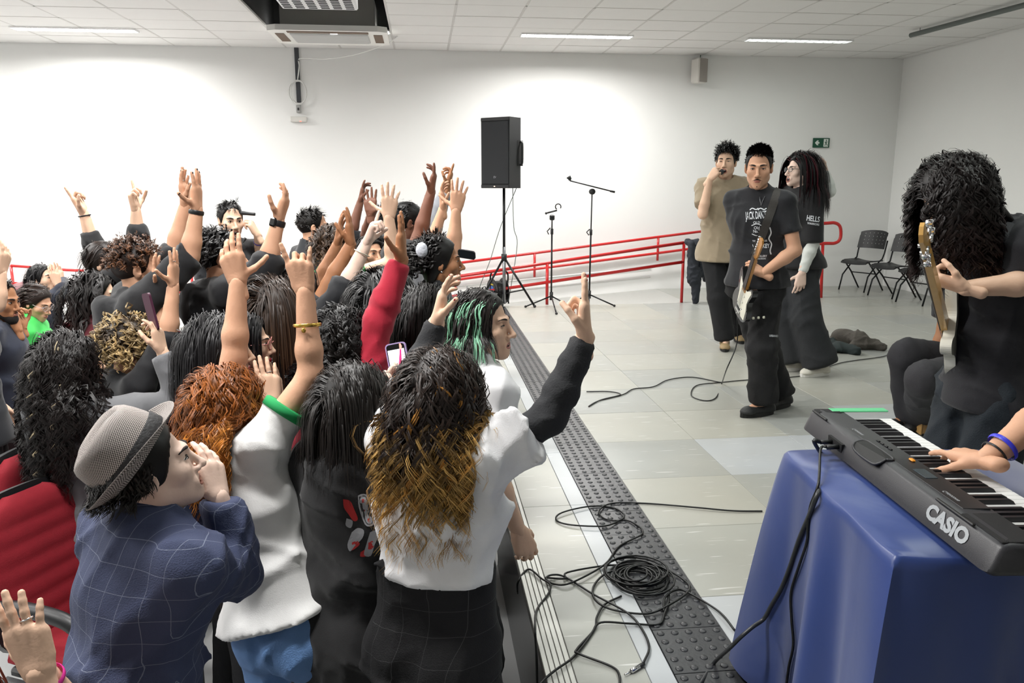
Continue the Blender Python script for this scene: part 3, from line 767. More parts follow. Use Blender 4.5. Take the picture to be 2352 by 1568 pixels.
# ------------------------------------------------------------------ head (local: x right, y forward, z up, origin at head centre, metres of a 1.70 m person)
HEAD_C = {}
def head_prims(fem, mouth, neck=True):
    jw = .9 if fem else 1.0
    P = [ell((0, -.012, .035), (.076, .096, .088)), ell((0, .028, -.035), (.058*jw+.003, .066, .082), k=.03),
         cone((-.047*jw, .004, -.060), (0, .066, -.100), .018, .017, .03), cone((.047*jw, .004, -.060), (0, .066, -.100), .018, .017, .03),
         ell((0, .074, -.104), (.019, .015, .014), k=.02)]
    for s in (-1, 1):
        P += [cone((s*.040, .079, .023), (s*.010, .092, .021), .0085, .009, .014), ell((s*.042, .060, -.022), (.026, .026, .026), k=.02)]
    P += [ell((s*.0325, .098, .004), (.019, .014, .0105), k=.010, op=-1) for s in (-1, 1)]
    P += [ell((s*.0320, .077, .003), (.0135, .0125, .0125), k=.003) for s in (-1, 1)]
    P += [cone((0, .091, .012), (0, .114, -.034), .0074, .0102, .011), ell((0, .116, -.038), (.0115, .0105, .0095), k=.008)]
    P += [ell((s*.0125, .101, -.042), (.0080, .0095, .0075), k=.006) for s in (-1, 1)]
    P += [ell((0, .087, -.072), (.029, .012, .020), k=.015)]
    if mouth > 0: P += [ell((0, .100, -.073-.004*mouth), (.021, .028, .004+.014*mouth), k=.006, op=-1)]
    for s in (-1, 1):
        P += [ell((s*.078, -.006, -.004), (.009, .021, .031), rotz(-s*.35) @ roty(s*.12), k=.006), ell((s*.087, .000, .000), (.006, .010, .016), k=.004, op=-1)]
    if neck: P += [cone((0, -.018, -.055), (0, -.035, -.155), .054 if not fem else .048, .056 if not fem else .050, .03)]
    return P
def head_mesh(fem, mouth, h):
    key = (fem, mouth, h)
    if key not in HEAD_C: HEAD_C[key] = sdf_mesh(head_prims(fem, mouth), h)
    return HEAD_C[key]

# ------------------------------------------------------------------ hand (local: x thumb side, y along the fingers, z back of the hand; side=+1 keeps, -1 mirrors)
def hand_prims(curl, spread=1.0, thumb=(.7, .2), cut=.035):
    """curl = (index, middle, ring, little) 0 straight .. 1 closed; thumb = (out 0..1, bend 0..1)"""
    K = [((.031, .090), .070, .0092, 7), ((.0105, .096), .078, .0094, 1), ((-.011, .091), .072, .0090, -5), ((-.031, .080), .056, .0080, -12)]
    P = [ecap((0, -cut, 0), (0, .008, 0), (1, 0, 0), (.0275, .0205), (.027, .018), .012)]
    tips = []
    for i, ((kx, ky), L, r, sp) in enumerate(K):
        kz = .004 if i in (1, 2) else 0.0
        P.append(cone((kx*.5, .008, 0), (kx, ky, kz), .0165, .0118, .012))
        P.append(cone((kx*.7, .03, -.006), (kx, ky-.008, kz-.004), .014, .011, .012))
        a = math.radians(sp)*spread*(1-.5*curl[i]); p = np.array([kx, ky, kz]); b = -.08; c = curl[i]
        for seg, ang, rr in ((.46, 78, r), (.30, 100, r*.93), (.24, 62, r*.84)):
            b += math.radians(ang)*c
            dv = np.array([math.sin(a)*math.cos(b), math.cos(a)*math.cos(b), -math.sin(b)])
            q = p+dv*L*seg; P.append(cone(p, q, rr, rr*.93, .004)); p = q
        tips.append((p, dv, r*.8))
    o, bnd = thumb
    b0 = np.array([.022, .022, -.008]); P.append(cone((.008, .012, -.004), b0, .0175, .016, .012))
    a = math.radians(12+58*o); z = -.35-.5*(1-o); dv = nrm([math.sin(a), math.cos(a), z*.8]); p = b0
    for i, (seg, rr) in enumerate(((.042, .0135), (.033, .0105), (.026, .0095))):
        q = p+dv*seg; P.append(cone(p, q, rr, rr*.9, .008 if i == 0 else .004)); p = q
        dv = nrm(dv+np.array([-.75, .25, -.35])*bnd*(.7 if i == 0 else 1.0)+np.array([-.12, .12, 0]))
    tips.append((p, dv, .0085))
    return P, tips
# ------------------------------------------------------------------ people
UP = V(0, 0, 1)
def ray_sphere(px, py, c, L, sg):
    r = ray(px, py); oc = CAM-c; a = r @ r; b = 2*(r @ oc); cc = oc @ oc-L*L; D = b*b-4*a*cc
    z = -b/(2*a) if D <= 0 else (-b+sg*math.sqrt(D))/(2*a)
    return CAM+r*z
DIRS = {'cam': -FWD, 'away': FWD, 'left': -RGT, 'right': RGT, 'up': UP, 'down': -UP}
def dirv(d): return DIRS[d] if isinstance(d, str) else nrm(d)

SKIN = {'pale': 'ECCDBC', 'light': 'E2BBA0', 'tan': 'D3A284', 'brown': 'A87553', 'dark': '7A5140'}
def skin_mat(k): return mat('skin_'+k, SKIN[k], .56, noise=.07, nscale=25, bump=.06, bscale=160, spec=.4)

def smooth_tube(name, pts, r, m, parent, n=6, cl=False):
    return MB().tube(pts, r, n, closed=cl).build(name, m, parent, True)

class Body: pass

def solve_arm(B, side, a):
    """fills shoulder, elbow, wrist and the hand frame of one arm"""
    s = B.s; sg = -1 if side == 'L' else 1
    sh = B.nb+B.right*sg*(.150 if B.fem else .168)*B.bw-B.spine*.052*s
    A = Body(); A.side = side; L1, L2 = .285*s, .245*s
    a = dict(a or {})
    if 'el' in a:
        e = a['el']; up = (ray_sphere(e[0], e[1], sh, L1, e[2])-sh)[2]
        if up > 0: sh = sh+B.spine*min(.05, up*.3)*s-B.right*sg*.015
        A.el = ray_sphere(e[0], e[1], sh, L1*(e[3] if len(e) > 3 else 1), e[2])
        if len(e) > 3: pass
        w = a['wr']; A.wr = ray_sphere(w[0], w[1], A.el, L2*(w[3] if len(w) > 3 else 1), w[2])
    elif 'W' in a:   # world-space wrist with elbow hint
        wr = np.asarray(a['W'], float); hint = np.asarray(a.get('hint', -UP), float); dv = wr-sh; D = min(np.linalg.norm(dv), (L1+L2)*.995)
        t = nrm(dv); x = (L1*L1-L2*L2+D*D)/(2*D); y = math.sqrt(max(0, L1*L1-x*x)); hp = nrm(hint-t*(hint @ t))
        A.el = sh+t*x+hp*y; A.wr = sh+t*D
    else:            # relaxed, hanging
        A.el = sh-UP*L1*.97+B.right*sg*.05-B.fwd*.03; A.wr = A.el-UP*L2*.93+B.fwd*.09+B.right*sg*.01
    A.sh = sh
    fdir = nrm(A.wr-A.el)
    if 'tip' in a:
        t = a['tip']; zc = (A.wr-CAM) @ FWD; tp = ray_sphere(t[0], t[1], A.wr, .17*s, t[2] if len(t) > 2 else 0); y = nrm(tp-A.wr)
    elif 'hd' in a: y = nrm(a['hd'])
    else: y = fdir
    palm = dirv(a['palm']) if 'palm' in a else -B.right*sg
    z = -palm; z = nrm(z-y*(z @ y))
    x = np.cross(y, z); A.R = np.stack([x, y, z], 1); A.m = 1 if side == 'L' else -1
    A.curl = a.get('curl', (.25, .3, .35, .4)); A.spread = a.get('spread', 1.0); A.thumb = a.get('thumb', (.5, .3)); A.nail = a.get('nail')
    return A
def hand_world(A, p, s):
    p = np.atleast_2d(np.asarray(p, float))*s; p = p*np.array([A.m, 1, 1]); return p @ A.R.T+A.wr

def torso_prims(B, off, es=1.0, hem=None, bust=True):
    s = B.bw; pe, nb = B.pe, B.nb; ax = nb-pe; R = B.right; Rh = B.rhip; f = B.fem
    wa = pe+ax*.34-B.fwd*.008; ch = pe+ax*.70+B.fwd*.008; tp = pe+ax*.90
    bot = pe-B.spine*(.06 if hem is None else hem)
    P = [ecap(bot, wa, Rh, ((.168 if f else .160)*s+off, .112*s+off), ((.128 if f else .140)*s+off, .092*s+off), .05, 1, es),
         ecap(wa, ch, R, ((.128 if f else .140)*s+off, .092*s+off), ((.148 if f else .165)*s+off, .108*s+off), .06),
         ecap(ch, tp, R, ((.148 if f else .165)*s+off, .108*s+off), ((.12 if f else .135)*s+off, .07*s+off), .06)]
    for A in B.arms: P.append(cone(A.sh, nb-B.spine*.025*s, .055*s+off, .048*s+off, .05))
    if f and bust:
        for g in (-1, 1): P.append(ell(ch-B.spine*.03+B.fwd*.070*s+R*g*.062*s, np.ones(3)*(.056*s+off), k=.07))
    for g in (-1, 1): P.append(ell(pe-B.spine*.05+Rh*g*.075*s-B.fwd*.05*s, np.ones(3)*(.098*s+off), k=.05))
    return P
def arm_prims(A, s, off, t1=2.0, es=1.0, flare=0.0):
    r0, r1, r2 = .053*s+off, .040*s+off, .028*s+off; t1 = min(t1, 2.0); P = []
    a = min(t1, 1.0); ra = r0+(r1-r0)*a+flare*(a if t1 <= 1 else 0)
    w = nrm(np.cross(A.el-A.sh, A.wr-A.el+V(.01, .02, .03)))
    P.append(ecap(A.sh, A.sh+(A.el-A.sh)*a, w, (r0, r0), (ra, ra), .035, 1, es if t1 <= 1 else 1.0))
    if t1 > 1:
        b = t1-1; rb = r1+(r2-r1)*b+flare; q = A.el+(A.wr-A.el)*b; mid = A.el+(A.wr-A.el)*min(.3, b*.5)
        P.append(cone(A.el, mid, r1, r1*.98+.002, .02)); P.append(ecap(mid, q, w, (r1*.98+.002,)*2, (rb, rb), .02, 1, es))
    return P
def leg_prims(B, off, t1=2.0, es=1.0, flare=0.0, k=.03, scale=1.0):
    P = []; s = B.bw*scale
    for g in B.legs:
        r0, r1, r2 = .088*s+off, .057*s+off, .040*s+off
        P.append(cone(g.hip, g.kn, r0-off*.75, r1+flare*.5, k))
        q = g.kn+(g.an-g.kn)*(t1-1); w = B.right
        P.append(ecap(g.kn, q, w, (r1+flare*.5,)*2, (r2+(r1-r2)*max(0, 2-t1)+flare,)*2, k, 1, es))
    return P

def person(label, head, hb=30, hd=None, pitch=0, roll=0, floor=FLOOR, lean=0.0, side=0.0, sit=False, fem=False, skin='tan', L=None, R=None,
           q=.012, hq=.0085, handq=.0045, hair=None, top=None, bottom=None, shoe='111111', mouth=0.0, feet=None, bw=None, eyes=.8, brow='1c1410', lip=None,
           group='people in the crowd', face=True, hs=1.0, knees=None, extra=None, beard=None, sh_turn=0, cat='person', nback=0.0):
    B = Body(); B.fem = fem
    B.C = pt(*head)
    a = math.radians(hb); B.fwd = V(math.cos(a), math.sin(a), 0); B.right = np.cross(B.fwd, UP)
    a2 = math.radians(hb if hd is None else hd); fh = V(math.cos(a2), math.sin(a2), 0)
    B.HR = np.stack([np.cross(fh, UP), fh, UP], 1) @ rotx(math.radians(pitch)) @ roty(math.radians(roll))
    Hs = (B.C[2]-floor+.115) if not sit else 1.68
    B.s = min(1.07, max(.90, Hs/1.70)); B.bw = (bw or 1.0)*B.s; B.hs = hs*(.97 if fem else 1.0)*min(1.04, max(.96, B.s))
    nofs = V(0, -.038, -.150)*B.hs; BB = np.stack([B.right, B.fwd, UP], 1)
    B.nb = B.C+.5*(B.HR @ nofs)+.5*(BB @ nofs)-B.fwd*nback
    if head[2] > 2.9: q, handq, hq = q*(1.32 if floor < 0 else 1.1), handq*1.2, (hq*1.2 if floor < 0 else hq)
    handq *= 1.15
    legz = (B.nb[2]-floor)*.61
    if sit: B.pe = B.nb-B.fwd*lean-B.right*side-UP*math.sqrt(max(.05, .26-lean*lean-side*side))
    else:
        B.pe = B.nb-B.fwd*lean-B.right*side; B.pe[2] = floor+legz
    B.spine = nrm(B.nb-B.pe); B.rhip = B.right
    a3 = math.radians(hb+sh_turn); B.right = np.cross(V(math.cos(a3), math.sin(a3), 0), UP)
    B.right = nrm(B.right-B.spine*(B.right @ B.spine)); B.fwd = np.cross(UP, B.right) if not sit else B.fwd
    B.arms = [solve_arm(B, 'L', L), solve_arm(B, 'R', R)]
    B.legs = []
    for i, g in enumerate((-1, 1)):
        K = Body(); K.hip = B.pe+B.rhip*g*.085*B.bw-B.spine*.02
        if sit:
            K.kn = K.hip+B.fwd*.43*B.s+B.rhip*g*.06; K.kn[2] = floor+.50; K.an = K.kn-B.fwd*.02; K.an = np.array([K.an[0], K.an[1], floor+.08])
            if knees: K.kn = np.array(knees[i][0]); K.an = np.array(knees[i][1])
        else:
            ft = (on_z(feet[i][0], feet[i][1], floor) if feet else None)
            if ft is not None: K.an = ft+UP*.085
            else: K.an = np.array([*(B.pe+B.rhip*g*.11+B.fwd*(.02+.03*g))[:2], floor+.085])
            K.kn = (K.hip+K.an)/2+B.fwd*.035; K.kn[2] = K.an[2]+(K.hip[2]-K.an[2])*.48
            if feet and len(feet[i]) > 2: K.kn = K.kn+B.fwd*feet[i][2]
        K.fd = nrm(B.fwd*1.0+B.rhip*g*.2) if not (feet and len(feet[i]) > 3) else V(math.cos(math.radians(feet[i][3])), math.sin(math.radians(feet[i][3])), 0)
        B.legs.append(K)
    base = np.array([B.pe[0], B.pe[1], floor])
    root = empty('person', base, label, cat, group); B.root = root
    s = B.s
    # ---- body: one continuous skin surface (torso, limbs, head, hands)
    P = torso_prims(B, -.012)+leg_prims(B, -.008)
    P += [cone(B.nb-B.spine*.03, B.C+B.HR @ (V(0, -.022, -.075)*B.hs), .058*s, .048*s if fem else .053*s, .04)]
    for g in B.legs: P += [cone(g.an, g.an+g.fd*.12-UP*.045, .036, .03, .03)]
    parts = [sdf_mesh(P, .029)]
    for A, sp in zip(B.arms, (L, R)): parts.append(sdf_mesh(arm_prims(A, s, 0, 2.0), q*1.05 if sp else .018))
    hv, hf = head_mesh(fem, mouth, hq); parts.append((hv*B.hs @ B.HR.T+B.C, hf))
    tips_all = []
    for A in B.arms:
        hp, tips = hand_prims(A.curl, A.spread, A.thumb, .05); v, f = sdf_mesh(hp, handq if (L if A.side == 'L' else R) else .0075)
        v = hand_world(A, v, s)
        parts.append((v, f if A.m > 0 else f[:, ::-1])); tips_all.append(tips)
    v, f = join(parts)
    sk = skin_mat(skin); body = mesh_obj('body', v, f, sk, root, True); B.body = body
    for A, tips in zip(B.arms, tips_all):
        if A.nail:
            mb = MB()
            for (p, dv, r) in tips:
                up = nrm(np.cross(np.cross(dv, V(0, 0, 1)), dv)) if abs(dv[2]) < .95 else V(0, 1, 0)
                if p is tips[4][0]: up = nrm(np.cross(dv, V(.3, -.3, -1)))*-1 if False else nrm(V(.5, -.2, .8)-dv*(V(.5, -.2, .8) @ dv))
                c = p+up*r*.55-dv*.002; Rm = np.stack([np.cross(dv, up), dv, up], 1)
                mbv = MB().sphere((0, 0, 0), (r*.78, .0068, .0035), 8, Rm).arrays()
                mb.add(hand_world(A, mbv[0]+c, s), mbv[1])
            mb.build('fingernails', mat('nail_'+A.nail, A.nail, .2, coat=.5), body, True)
    # ---- face
    loc = lambda p: (np.atleast_2d(np.asarray(p, float))*B.hs) @ B.HR.T+B.C
    B.loc = loc
    if face: add_face(B, body, mouth, eyes, brow, lip, fem)
    # ---- clothes
    if bottom: add_bottom(B, bottom, q)
    if top: add_top(B, top, q)
    for g in B.legs:
        sp = []
        a0 = g.an+V(0, 0, -.045)-g.fd*.045; a1 = g.an+V(0, 0, -.05)+g.fd*.115
        sp = [ecap(a0, a1, np.cross(g.fd, UP), (.040, .046), (.045, .034), .03), cone(g.an-g.fd*.01+UP*.015, a0, .042, .04, .03), ell(a1+g.fd*.02-UP*.008, (.045, .045, .034), k=.03)]
        v, f = sdf_mesh(sp, .009 if floor == 0 else .015, planes=[((0, 0, floor+.022), (0, 0, -1))])
        sh = mesh_obj('shoe', v, f, mat('shoe_'+shoe, shoe, .6, noise=.1, bump=.2, bscale=90), root, True); g.shoe = sh
        th = np.linspace(0, 2*np.pi, 20, endpoint=False); sd = np.cross(g.fd, UP)
        ln = np.cos(th); wd = np.sin(th); prof = np.stack([ln*.135, wd*(.043+.004*ln)], 1)
        cc = (a0+a1)/2+g.fd*.012
        mb = MB(); mb.prism(prof, floor+.001, floor+.03, None); vv, ff = mb.arrays()
        vv = np.array([cc*V(1, 1, 0)+g.fd*x+sd*y+UP*z for x, y, z in vv]); mesh_obj('sole', vv, ff, mat('sole_dark' if shoe != 'D8D4C8' else 'sole_white', '1a1a1a' if shoe != 'D8D4C8' else 'e8e6e0', .7), sh, False)
    if hair: add_hair(B, hair)
    if beard: add_beard(B, beard)
    if extra: extra(B)
    return B

def add_face(B, body, mouth, eyes, brow, lip, fem):
    loc = B.loc; hs = B.hs
    wm = mat('eye_white', 'EDE8E2', .15); im = mat('eye_iris', '20130c', .08); bm = mat('brow_'+brow, brow, .8); dm = mat('lash', '120c0a', .6)
    for s in (-1, 1):
        if eyes > .15:
            e = MB().sphere((0, 0, 0), (.0130, .0125, .0068*eyes), 14); v, f = e.arrays()
            eo = mesh_obj('eye', loc(v+V(s*.032, .0802, .003)), f, wm, body, True)
            e = MB().sphere((0, 0, 0), (.0056, .0035, min(.0056, .0070*eyes)), 12); v, f = e.arrays()
            mesh_obj('iris', loc(v+V(s*.031, .0905, .0032)), f, im, None if False else body, True)
        zt = .0035+.0062*max(eyes, .1)
        x = np.linspace(-1, 1, 7); pts = np.stack([s*.032+x*.0135, .0918-.0075*x*x, zt-.0065*x*x*max(.3, eyes)], 1)
        smooth_tube('eyelash', loc(pts), (.0012+.0009*(1-x*x))*hs, dm, body, 5)
        x = np.linspace(0, 1, 7); pts = np.stack([s*(.012+.040*x), .0985-.022*x**2, .0215+.008*np.sin(x*2.2)-.004*x], 1)
        smooth_tube('eyebrow', loc(pts), (.0016+.0028*np.sin(np.pi*np.clip(x+.12, 0, 1)**.8))*hs*(.8 if fem else 1.1), bm, body, 6)
    lm = mat('lips_'+(lip or 'n'), lip or 'B0705F', .4)
    if mouth > 0:
        a = np.linspace(0, 2*np.pi, 18, endpoint=False); rz = .0055+.014*mouth
        pts = np.stack([.0225*np.cos(a), .1005-.010*np.cos(a)**2-.004*np.abs(np.sin(a)), -.073-.004*mouth+rz*np.sin(a)], 1)
        MB().tube(loc(pts), .0042*hs, 6, closed=True).build('lips', lm, body, True)
        v, f = MB().sphere((0, .083, -.073-.004*mouth), (.021, .012, .004+.014*mouth), 12).arrays()
        mesh_obj('mouth_cavity', loc(v), f, mat('mouth_dark', '2a0808', .5), body, True)
        x = np.linspace(-1, 1, 7); pts = np.stack([x*.016, .094-.008*x*x, np.full(7, -.073-.004*mouth+rz*.62)], 1)
        smooth_tube('teeth', loc(pts), .0034*hs, mat('teeth', 'EFEAE0', .25), body, 6)
    else:
        x = np.linspace(-1, 1, 9)
        for zz, r in ((-.0690, .0042), (-.0770, .0050)):
            pts = np.stack([x*.0235, .1015-.011*x*x-(.002 if zz < -.07 else 0), zz+(-.0035*x*x if zz > -.07 else .0035*x*x)], 1)
            smooth_tube('lip', loc(pts), r*hs*(1-.75*np.abs(x)**3), lm, body, 6)

def add_top(B, T, q):
    s = B.s; off = T.get('loose', .016); c = T['c']; sl = T.get('sleeve', .62)
    m = mat('cloth_'+T.get('n', c), c, .85, noise=T.get('noise', .10), nscale=18, bump=.10, bscale=T.get('weave', 300), sheen=.15) if 'm' not in T else T['m']
    P = torso_prims(B, off, T.get('es', .35), T.get('hem', .12))
    if not T.get('tuck'):
        bb = B.pe-B.spine*T.get('hem', .12); w_ = B.pe+(B.nb-B.pe)*.30; x_ = .026+T.get('hemx', 0)
        P.append(ecap(bb, w_, B.rhip, ((.172 if B.fem else .164)*B.bw+off+x_, .122*B.bw+off+x_+.012), (.134*B.bw+off, .094*B.bw+off), .05, 1, .2))
        for g_ in (-1, 1): P.append(ell(B.pe-B.spine*.05+B.rhip*g_*.075*B.bw-B.fwd*.05*B.bw, np.ones(3)*(.100*B.bw+off+.018), k=.05))
        cutp = [(bb-B.spine*.012, -B.spine)]
    else: cutp = [(B.pe+(B.nb-B.pe)*T.get('cut', .24), -B.spine)]
    fl = T.get('flare', .012 if sl < 1 else 0.0)
    for A in B.arms: P += arm_prims(A, s, off*.75+.004, sl, .25, fl)
    neckr = .070*s
    P += [cone(B.nb-B.spine*.035*s, B.nb+B.spine*(.012 if not T.get('collar') else .05), .070*s+off*.4, .066*s, .04)]
    P += [cone(B.nb+B.spine*.0+B.fwd*.02, B.nb+B.spine*.12+B.fwd*.03, .05*s, .075*s, .012, -1)]
    if T.get('hood'):
        h0 = B.nb-B.fwd*.02; arc = [h0+(-B.fwd*math.cos(t)*.105+B.right*math.sin(t)*.105)*s+B.spine*(.01-.03*abs(math.sin(t))) for t in np.linspace(-1.9, 1.9, 9)]
        for p0, p1 in zip(arc[:-1], arc[1:]): P.append(cone(p0, p1, .036, .036, .02))
        P.append(ell(B.nb-B.fwd*.125*s-B.spine*.085*s, (.105*s, .05*s, .105*s), np.stack([B.right, B.fwd, B.spine], 1), k=.03))
    v, f = sdf_mesh(P, T.get('q', q), planes=cutp, fold=T.get('fold', (.009, 34)), seed=T.get('seed', 7))
    B.top = mesh_obj(T.get('name', 'shirt'), v, f, m, B.root, True, label=T.get('label'))
    B.topvf = (v, f)
    if T.get('under'):      # long sleeve worn below a short one
        P = []
        for A in B.arms: P += arm_prims(A, s, .007, 1.94, .3, .0)
        v, f = sdf_mesh(P, q, fold=(.004, 60), seed=5)
        mesh_obj('undershirt_sleeves', v, f, mat('cloth_'+T['under'], T['under'], .85, bump=.2), B.root, True)
    if T.get('cuff'):
        mb = MB()
        for A in B.arms:
            if sl > 1: c0 = A.el+(A.wr-A.el)*(sl-1.0); ax = nrm(A.wr-A.el); r = (.040+(.028-.040)*(sl-1))*s+off*.75+.006
            else: c0 = A.sh+(A.el-A.sh)*sl; ax = nrm(A.el-A.sh); r = (.053-.013*sl)*s+off*.75+.006+fl*sl
            MB().tube([c0-ax*.012, c0+ax*.012, c0+ax*.016], [r+.002, r+.002, r-.004], 20).build('cuff', mat('cloth_'+T['cuff'], T['cuff'], .85), B.root, True)

def add_bottom(B, T, q):
    off = T.get('loose', .02); fl = T.get('flare', .012)
    m = mat('cloth_'+T.get('n', T['c']), T['c'], .85, noise=T.get('noise', .12), nscale=14, bump=.25, bscale=260) if 'm' not in T else T['m']
    P = leg_prims(B, off, 1.96, .3, fl)
    s = B.bw; wa = B.pe+(B.nb-B.pe)*T.get('high', .22); hx = T.get('hx', 0)
    P += [ecap(B.pe-B.spine*.07, wa, B.rhip, ((.168 if B.fem else .160)*s+.010, .112*s+.010), ((.134+.0*hx)*s+.008+hx, .096*s+.008+hx), .05, 1, .12 if hx else .3)]
    for g in (-1, 1): P.append(ell(B.pe-B.spine*.05+B.rhip*g*.075*s-B.fwd*.05*s, np.ones(3)*(.100*s+.010), k=.05))
    v, f = sdf_mesh(P, T.get('q', q*2.2), fold=T.get('fold', (.009, 30)), seed=11)
    B.bot = mesh_obj(T.get('name', 'trousers'), v, f, m, B.root, True, label=T.get('label')); B.botvf = (v, f)

# ------------------------------------------------------------------ hair
def hcol(c): return np.array(srgb(c)) if isinstance(c, str) else np.array(c)
def strands_mesh(P, w, cols, cen):
    """P (N,S,3) strand paths -> flat locks of width w lying along the head"""
    N, S, _ = P.shape
    t = np.gradient(P, axis=1); t /= np.linalg.norm(t, axis=2, keepdims=True)+1e-9
    out = P-cen; out /= np.linalg.norm(out, axis=2, keepdims=True)+1e-9
    b = np.cross(t, out); b /= np.linalg.norm(b, axis=2, keepdims=True)+1e-9; o2 = np.cross(b, t)
    v = np.stack([P-b*w[..., None], P+b*w[..., None]], 2)
    q = np.stack([np.arange(S-1)*2, np.arange(S-1)*2+1, np.arange(S-1)*2+3, np.arange(S-1)*2+2], -1)
    f = (q[None]+(np.arange(N)*S*2)[:, None, None]).reshape(-1, 4)
    return v.reshape(-1, 3), f, np.repeat(cols.reshape(N*S, 3), 2, 0)

def add_hair(B, T):
    rnd = np.random.RandomState(T.get('seed', 3)); n = T.get('n', 400); Lh = T.get('len', .3); vol = T.get('vol', .15); S = T.get('steps', 18); zc = (B.C-CAM) @ FWD
    near = zc < 3.1; S = min(S, 22 if near else 15 if zc < 4 else 11); S = S if T.get('curl', 0) > .003 else min(S, 11); n = int(n*(.50 if near else .25 if zc < 4 else .20)*(1 if T.get('curl', 0) > .003 else 1.45)); kfac = 1.1 if near else 1.75
    c0, c1 = hcol(T['c']), hcol(T.get('tip', T['c'])); curl, wl = T.get('curl', 0.0), T.get('wl', .05); rad = T.get('r', .003)*kfac*.46; sides = T.get('sides', 3)
    style = T.get('style', 'long'); hs = B.hs; R = B.HR; C = B.C
    cc = V(0, -.014, .036); cr = V(.079, .099, .091)
    v = rnd.normal(size=(n*6, 3)); v /= np.linalg.norm(v, axis=1)[:, None]
    front = T.get('front', .44)
    low = T.get('low', -.45)
    ok = (v[:, 2] > np.where(v[:, 1] > .30, front, np.where(v[:, 1] > -.1, -.12, low)))
    if style == 'top': ok &= v[:, 2] > T.get('side', .25)
    if 'maxz' in T: ok &= v[:, 2] < T['maxz']
    v = v[ok][:n]; n = len(v)
    loc0 = cc+cr*v
    nor = v/cr; nor /= np.linalg.norm(nor, axis=1)[:, None]
    pos = (loc0*hs) @ R.T+C; nw = nor @ R.T
    x_, y_, z_ = R[:, 0], R[:, 1], R[:, 2]
    ln = Lh*(1-T.get('lvar', .25)*rnd.rand(n))
    if 'sidelen' in T: ln = ln*np.interp(v[:, 2], [.25, .75], [T['sidelen'], 1.0])
    seg = (ln/(S-1))[:, None]
    P = [pos]; g = nrm(np.asarray(T.get('grav', (0, 0, -1.0)), float)+T.get('back', 0)*-y_)
    if style in ('long', 'bob'):
        sgn = np.where(np.abs(v[:, 0]) < .06, rnd.choice([-1, 1], n), np.sign(v[:, 0]))
        d = nw*T.get('lift', .5)+sgn[:, None]*x_[None]*T.get('part', .5)*(v[:, 2:3] > .3)-y_[None]*T.get('swept', .35)*(v[:, 1:2] > -.2)
        layer = rnd.rand(n)**.7; hc = (cc*hs) @ R.T+C; Rr = cr*hs*(1+.02+vol*layer[:, None])
        fk = (V(0, .095, -.035)*hs) @ R.T+C; fr = V(.078, .085, .115)*hs*T.get('facek', 1.0)
        for i in range(S-1):
            d = d/(np.linalg.norm(d, axis=1)[:, None]+1e-9); pos = pos+d*seg
            q = (pos-hc) @ R/Rr; k = np.linalg.norm(q, axis=1)[:, None]; push = k < 1
            # hold a shell of its own layer around the skull, open below it
            tq = np.where(push, q/np.maximum(k, 1e-6), q); ramp = min(1, (i+1)/4); qq = q+(tq-q)*ramp; pos = (qq*Rr) @ R.T+hc
            q = (pos-fk) @ R/fr; k = np.linalg.norm(q, axis=1)[:, None]; qq = np.where(k < 1, q/np.maximum(k, 1e-6)*1.0, q)
            qq[:, 1] = np.where((k[:, 0] < 1), np.minimum(qq[:, 1], q[:, 1]), qq[:, 1]); pos = (qq*fr) @ R.T+fk
            for (a, b, rr) in ((B.arms[0].sh, B.arms[1].sh, .072*B.bw+.02), (B.nb, B.pe, .115*B.bw+.025), (B.nb, B.C, .055)):
                ab = b-a; t = np.clip(((pos-a) @ ab)/(ab @ ab), 0, 1)[:, None]; w = pos-a-t*ab; dist = np.linalg.norm(w, axis=1)[:, None]
                r2 = rr+.03*layer[:, None]*vol*3; pos = np.where(dist < r2, a+t*ab+w/np.maximum(dist, 1e-6)*r2, pos)
            P.append(pos); d = (pos-P[-2])/seg*.55+g*.45*T.get('gs', 1.0)+rnd.normal(size=(n, 3))*.018
    else:
        dirb = np.asarray(T.get('dir', (0, 0, 0)), float)
        d = nw*T.get('lift', 1.0)+(dirb @ R.T)[None]+rnd.normal(size=(n, 3))*T.get('mess', .15)
        for i in range(S-1):
            d = d/(np.linalg.norm(d, axis=1)[:, None]+1e-9); pos = pos+d*seg; P.append(pos); d = d+g*T.get('gs', .12)+rnd.normal(size=(n, 3))*.05
    P = np.stack(P, 1)
    if curl > 0:
        t = np.gradient(P, axis=1); t /= np.linalg.norm(t, axis=2, keepdims=True)+1e-9
        ref = rnd.normal(size=(n, 1, 3)); e = np.cross(t, ref); e /= np.linalg.norm(e, axis=2, keepdims=True)+1e-9; b = np.cross(t, e)
        s_ = np.linspace(0, 1, S)[None]; ph = rnd.rand(n, 1)*6.28+s_*(ln[:, None]/(wl*(.8+.5*rnd.rand(n, 1))))*6.28*rnd.choice([-1, 1], (n, 1))
        am = curl*(.6+.7*rnd.rand(n, 1))*np.clip(s_*4, 0, 1)
        P = P+(am*np.cos(ph))[..., None]*e+(am*np.sin(ph))[..., None]*b
    tt = np.linspace(0, 1, S); kids = T.get('kids', 4 if near else 3); cw = T.get('clump', .006 if T.get('curl', 0) > .003 else .010)
    offs = rnd.normal(size=(n, kids, 1, 3))*cw; offs[:, 0] *= .2
    prof = (1-.45*np.sin(np.pi*np.clip(tt*.9, 0, 1)))[None, None, :, None]
    P = P[:, None]+offs*prof+np.cumsum(rnd.normal(size=(n, kids, S, 3)), 2)*cw*.018
    P[:, :, 0] -= offs[:, :, 0]*.3
    P = P.reshape(n*kids, S, 3); vk = np.repeat(v, kids, 0); N = n*kids
    r = rad*(.65+.6*rnd.rand(N, 1))*(1-.8*np.clip((tt-.65)/.35, 0, 1))[None]*B.hs
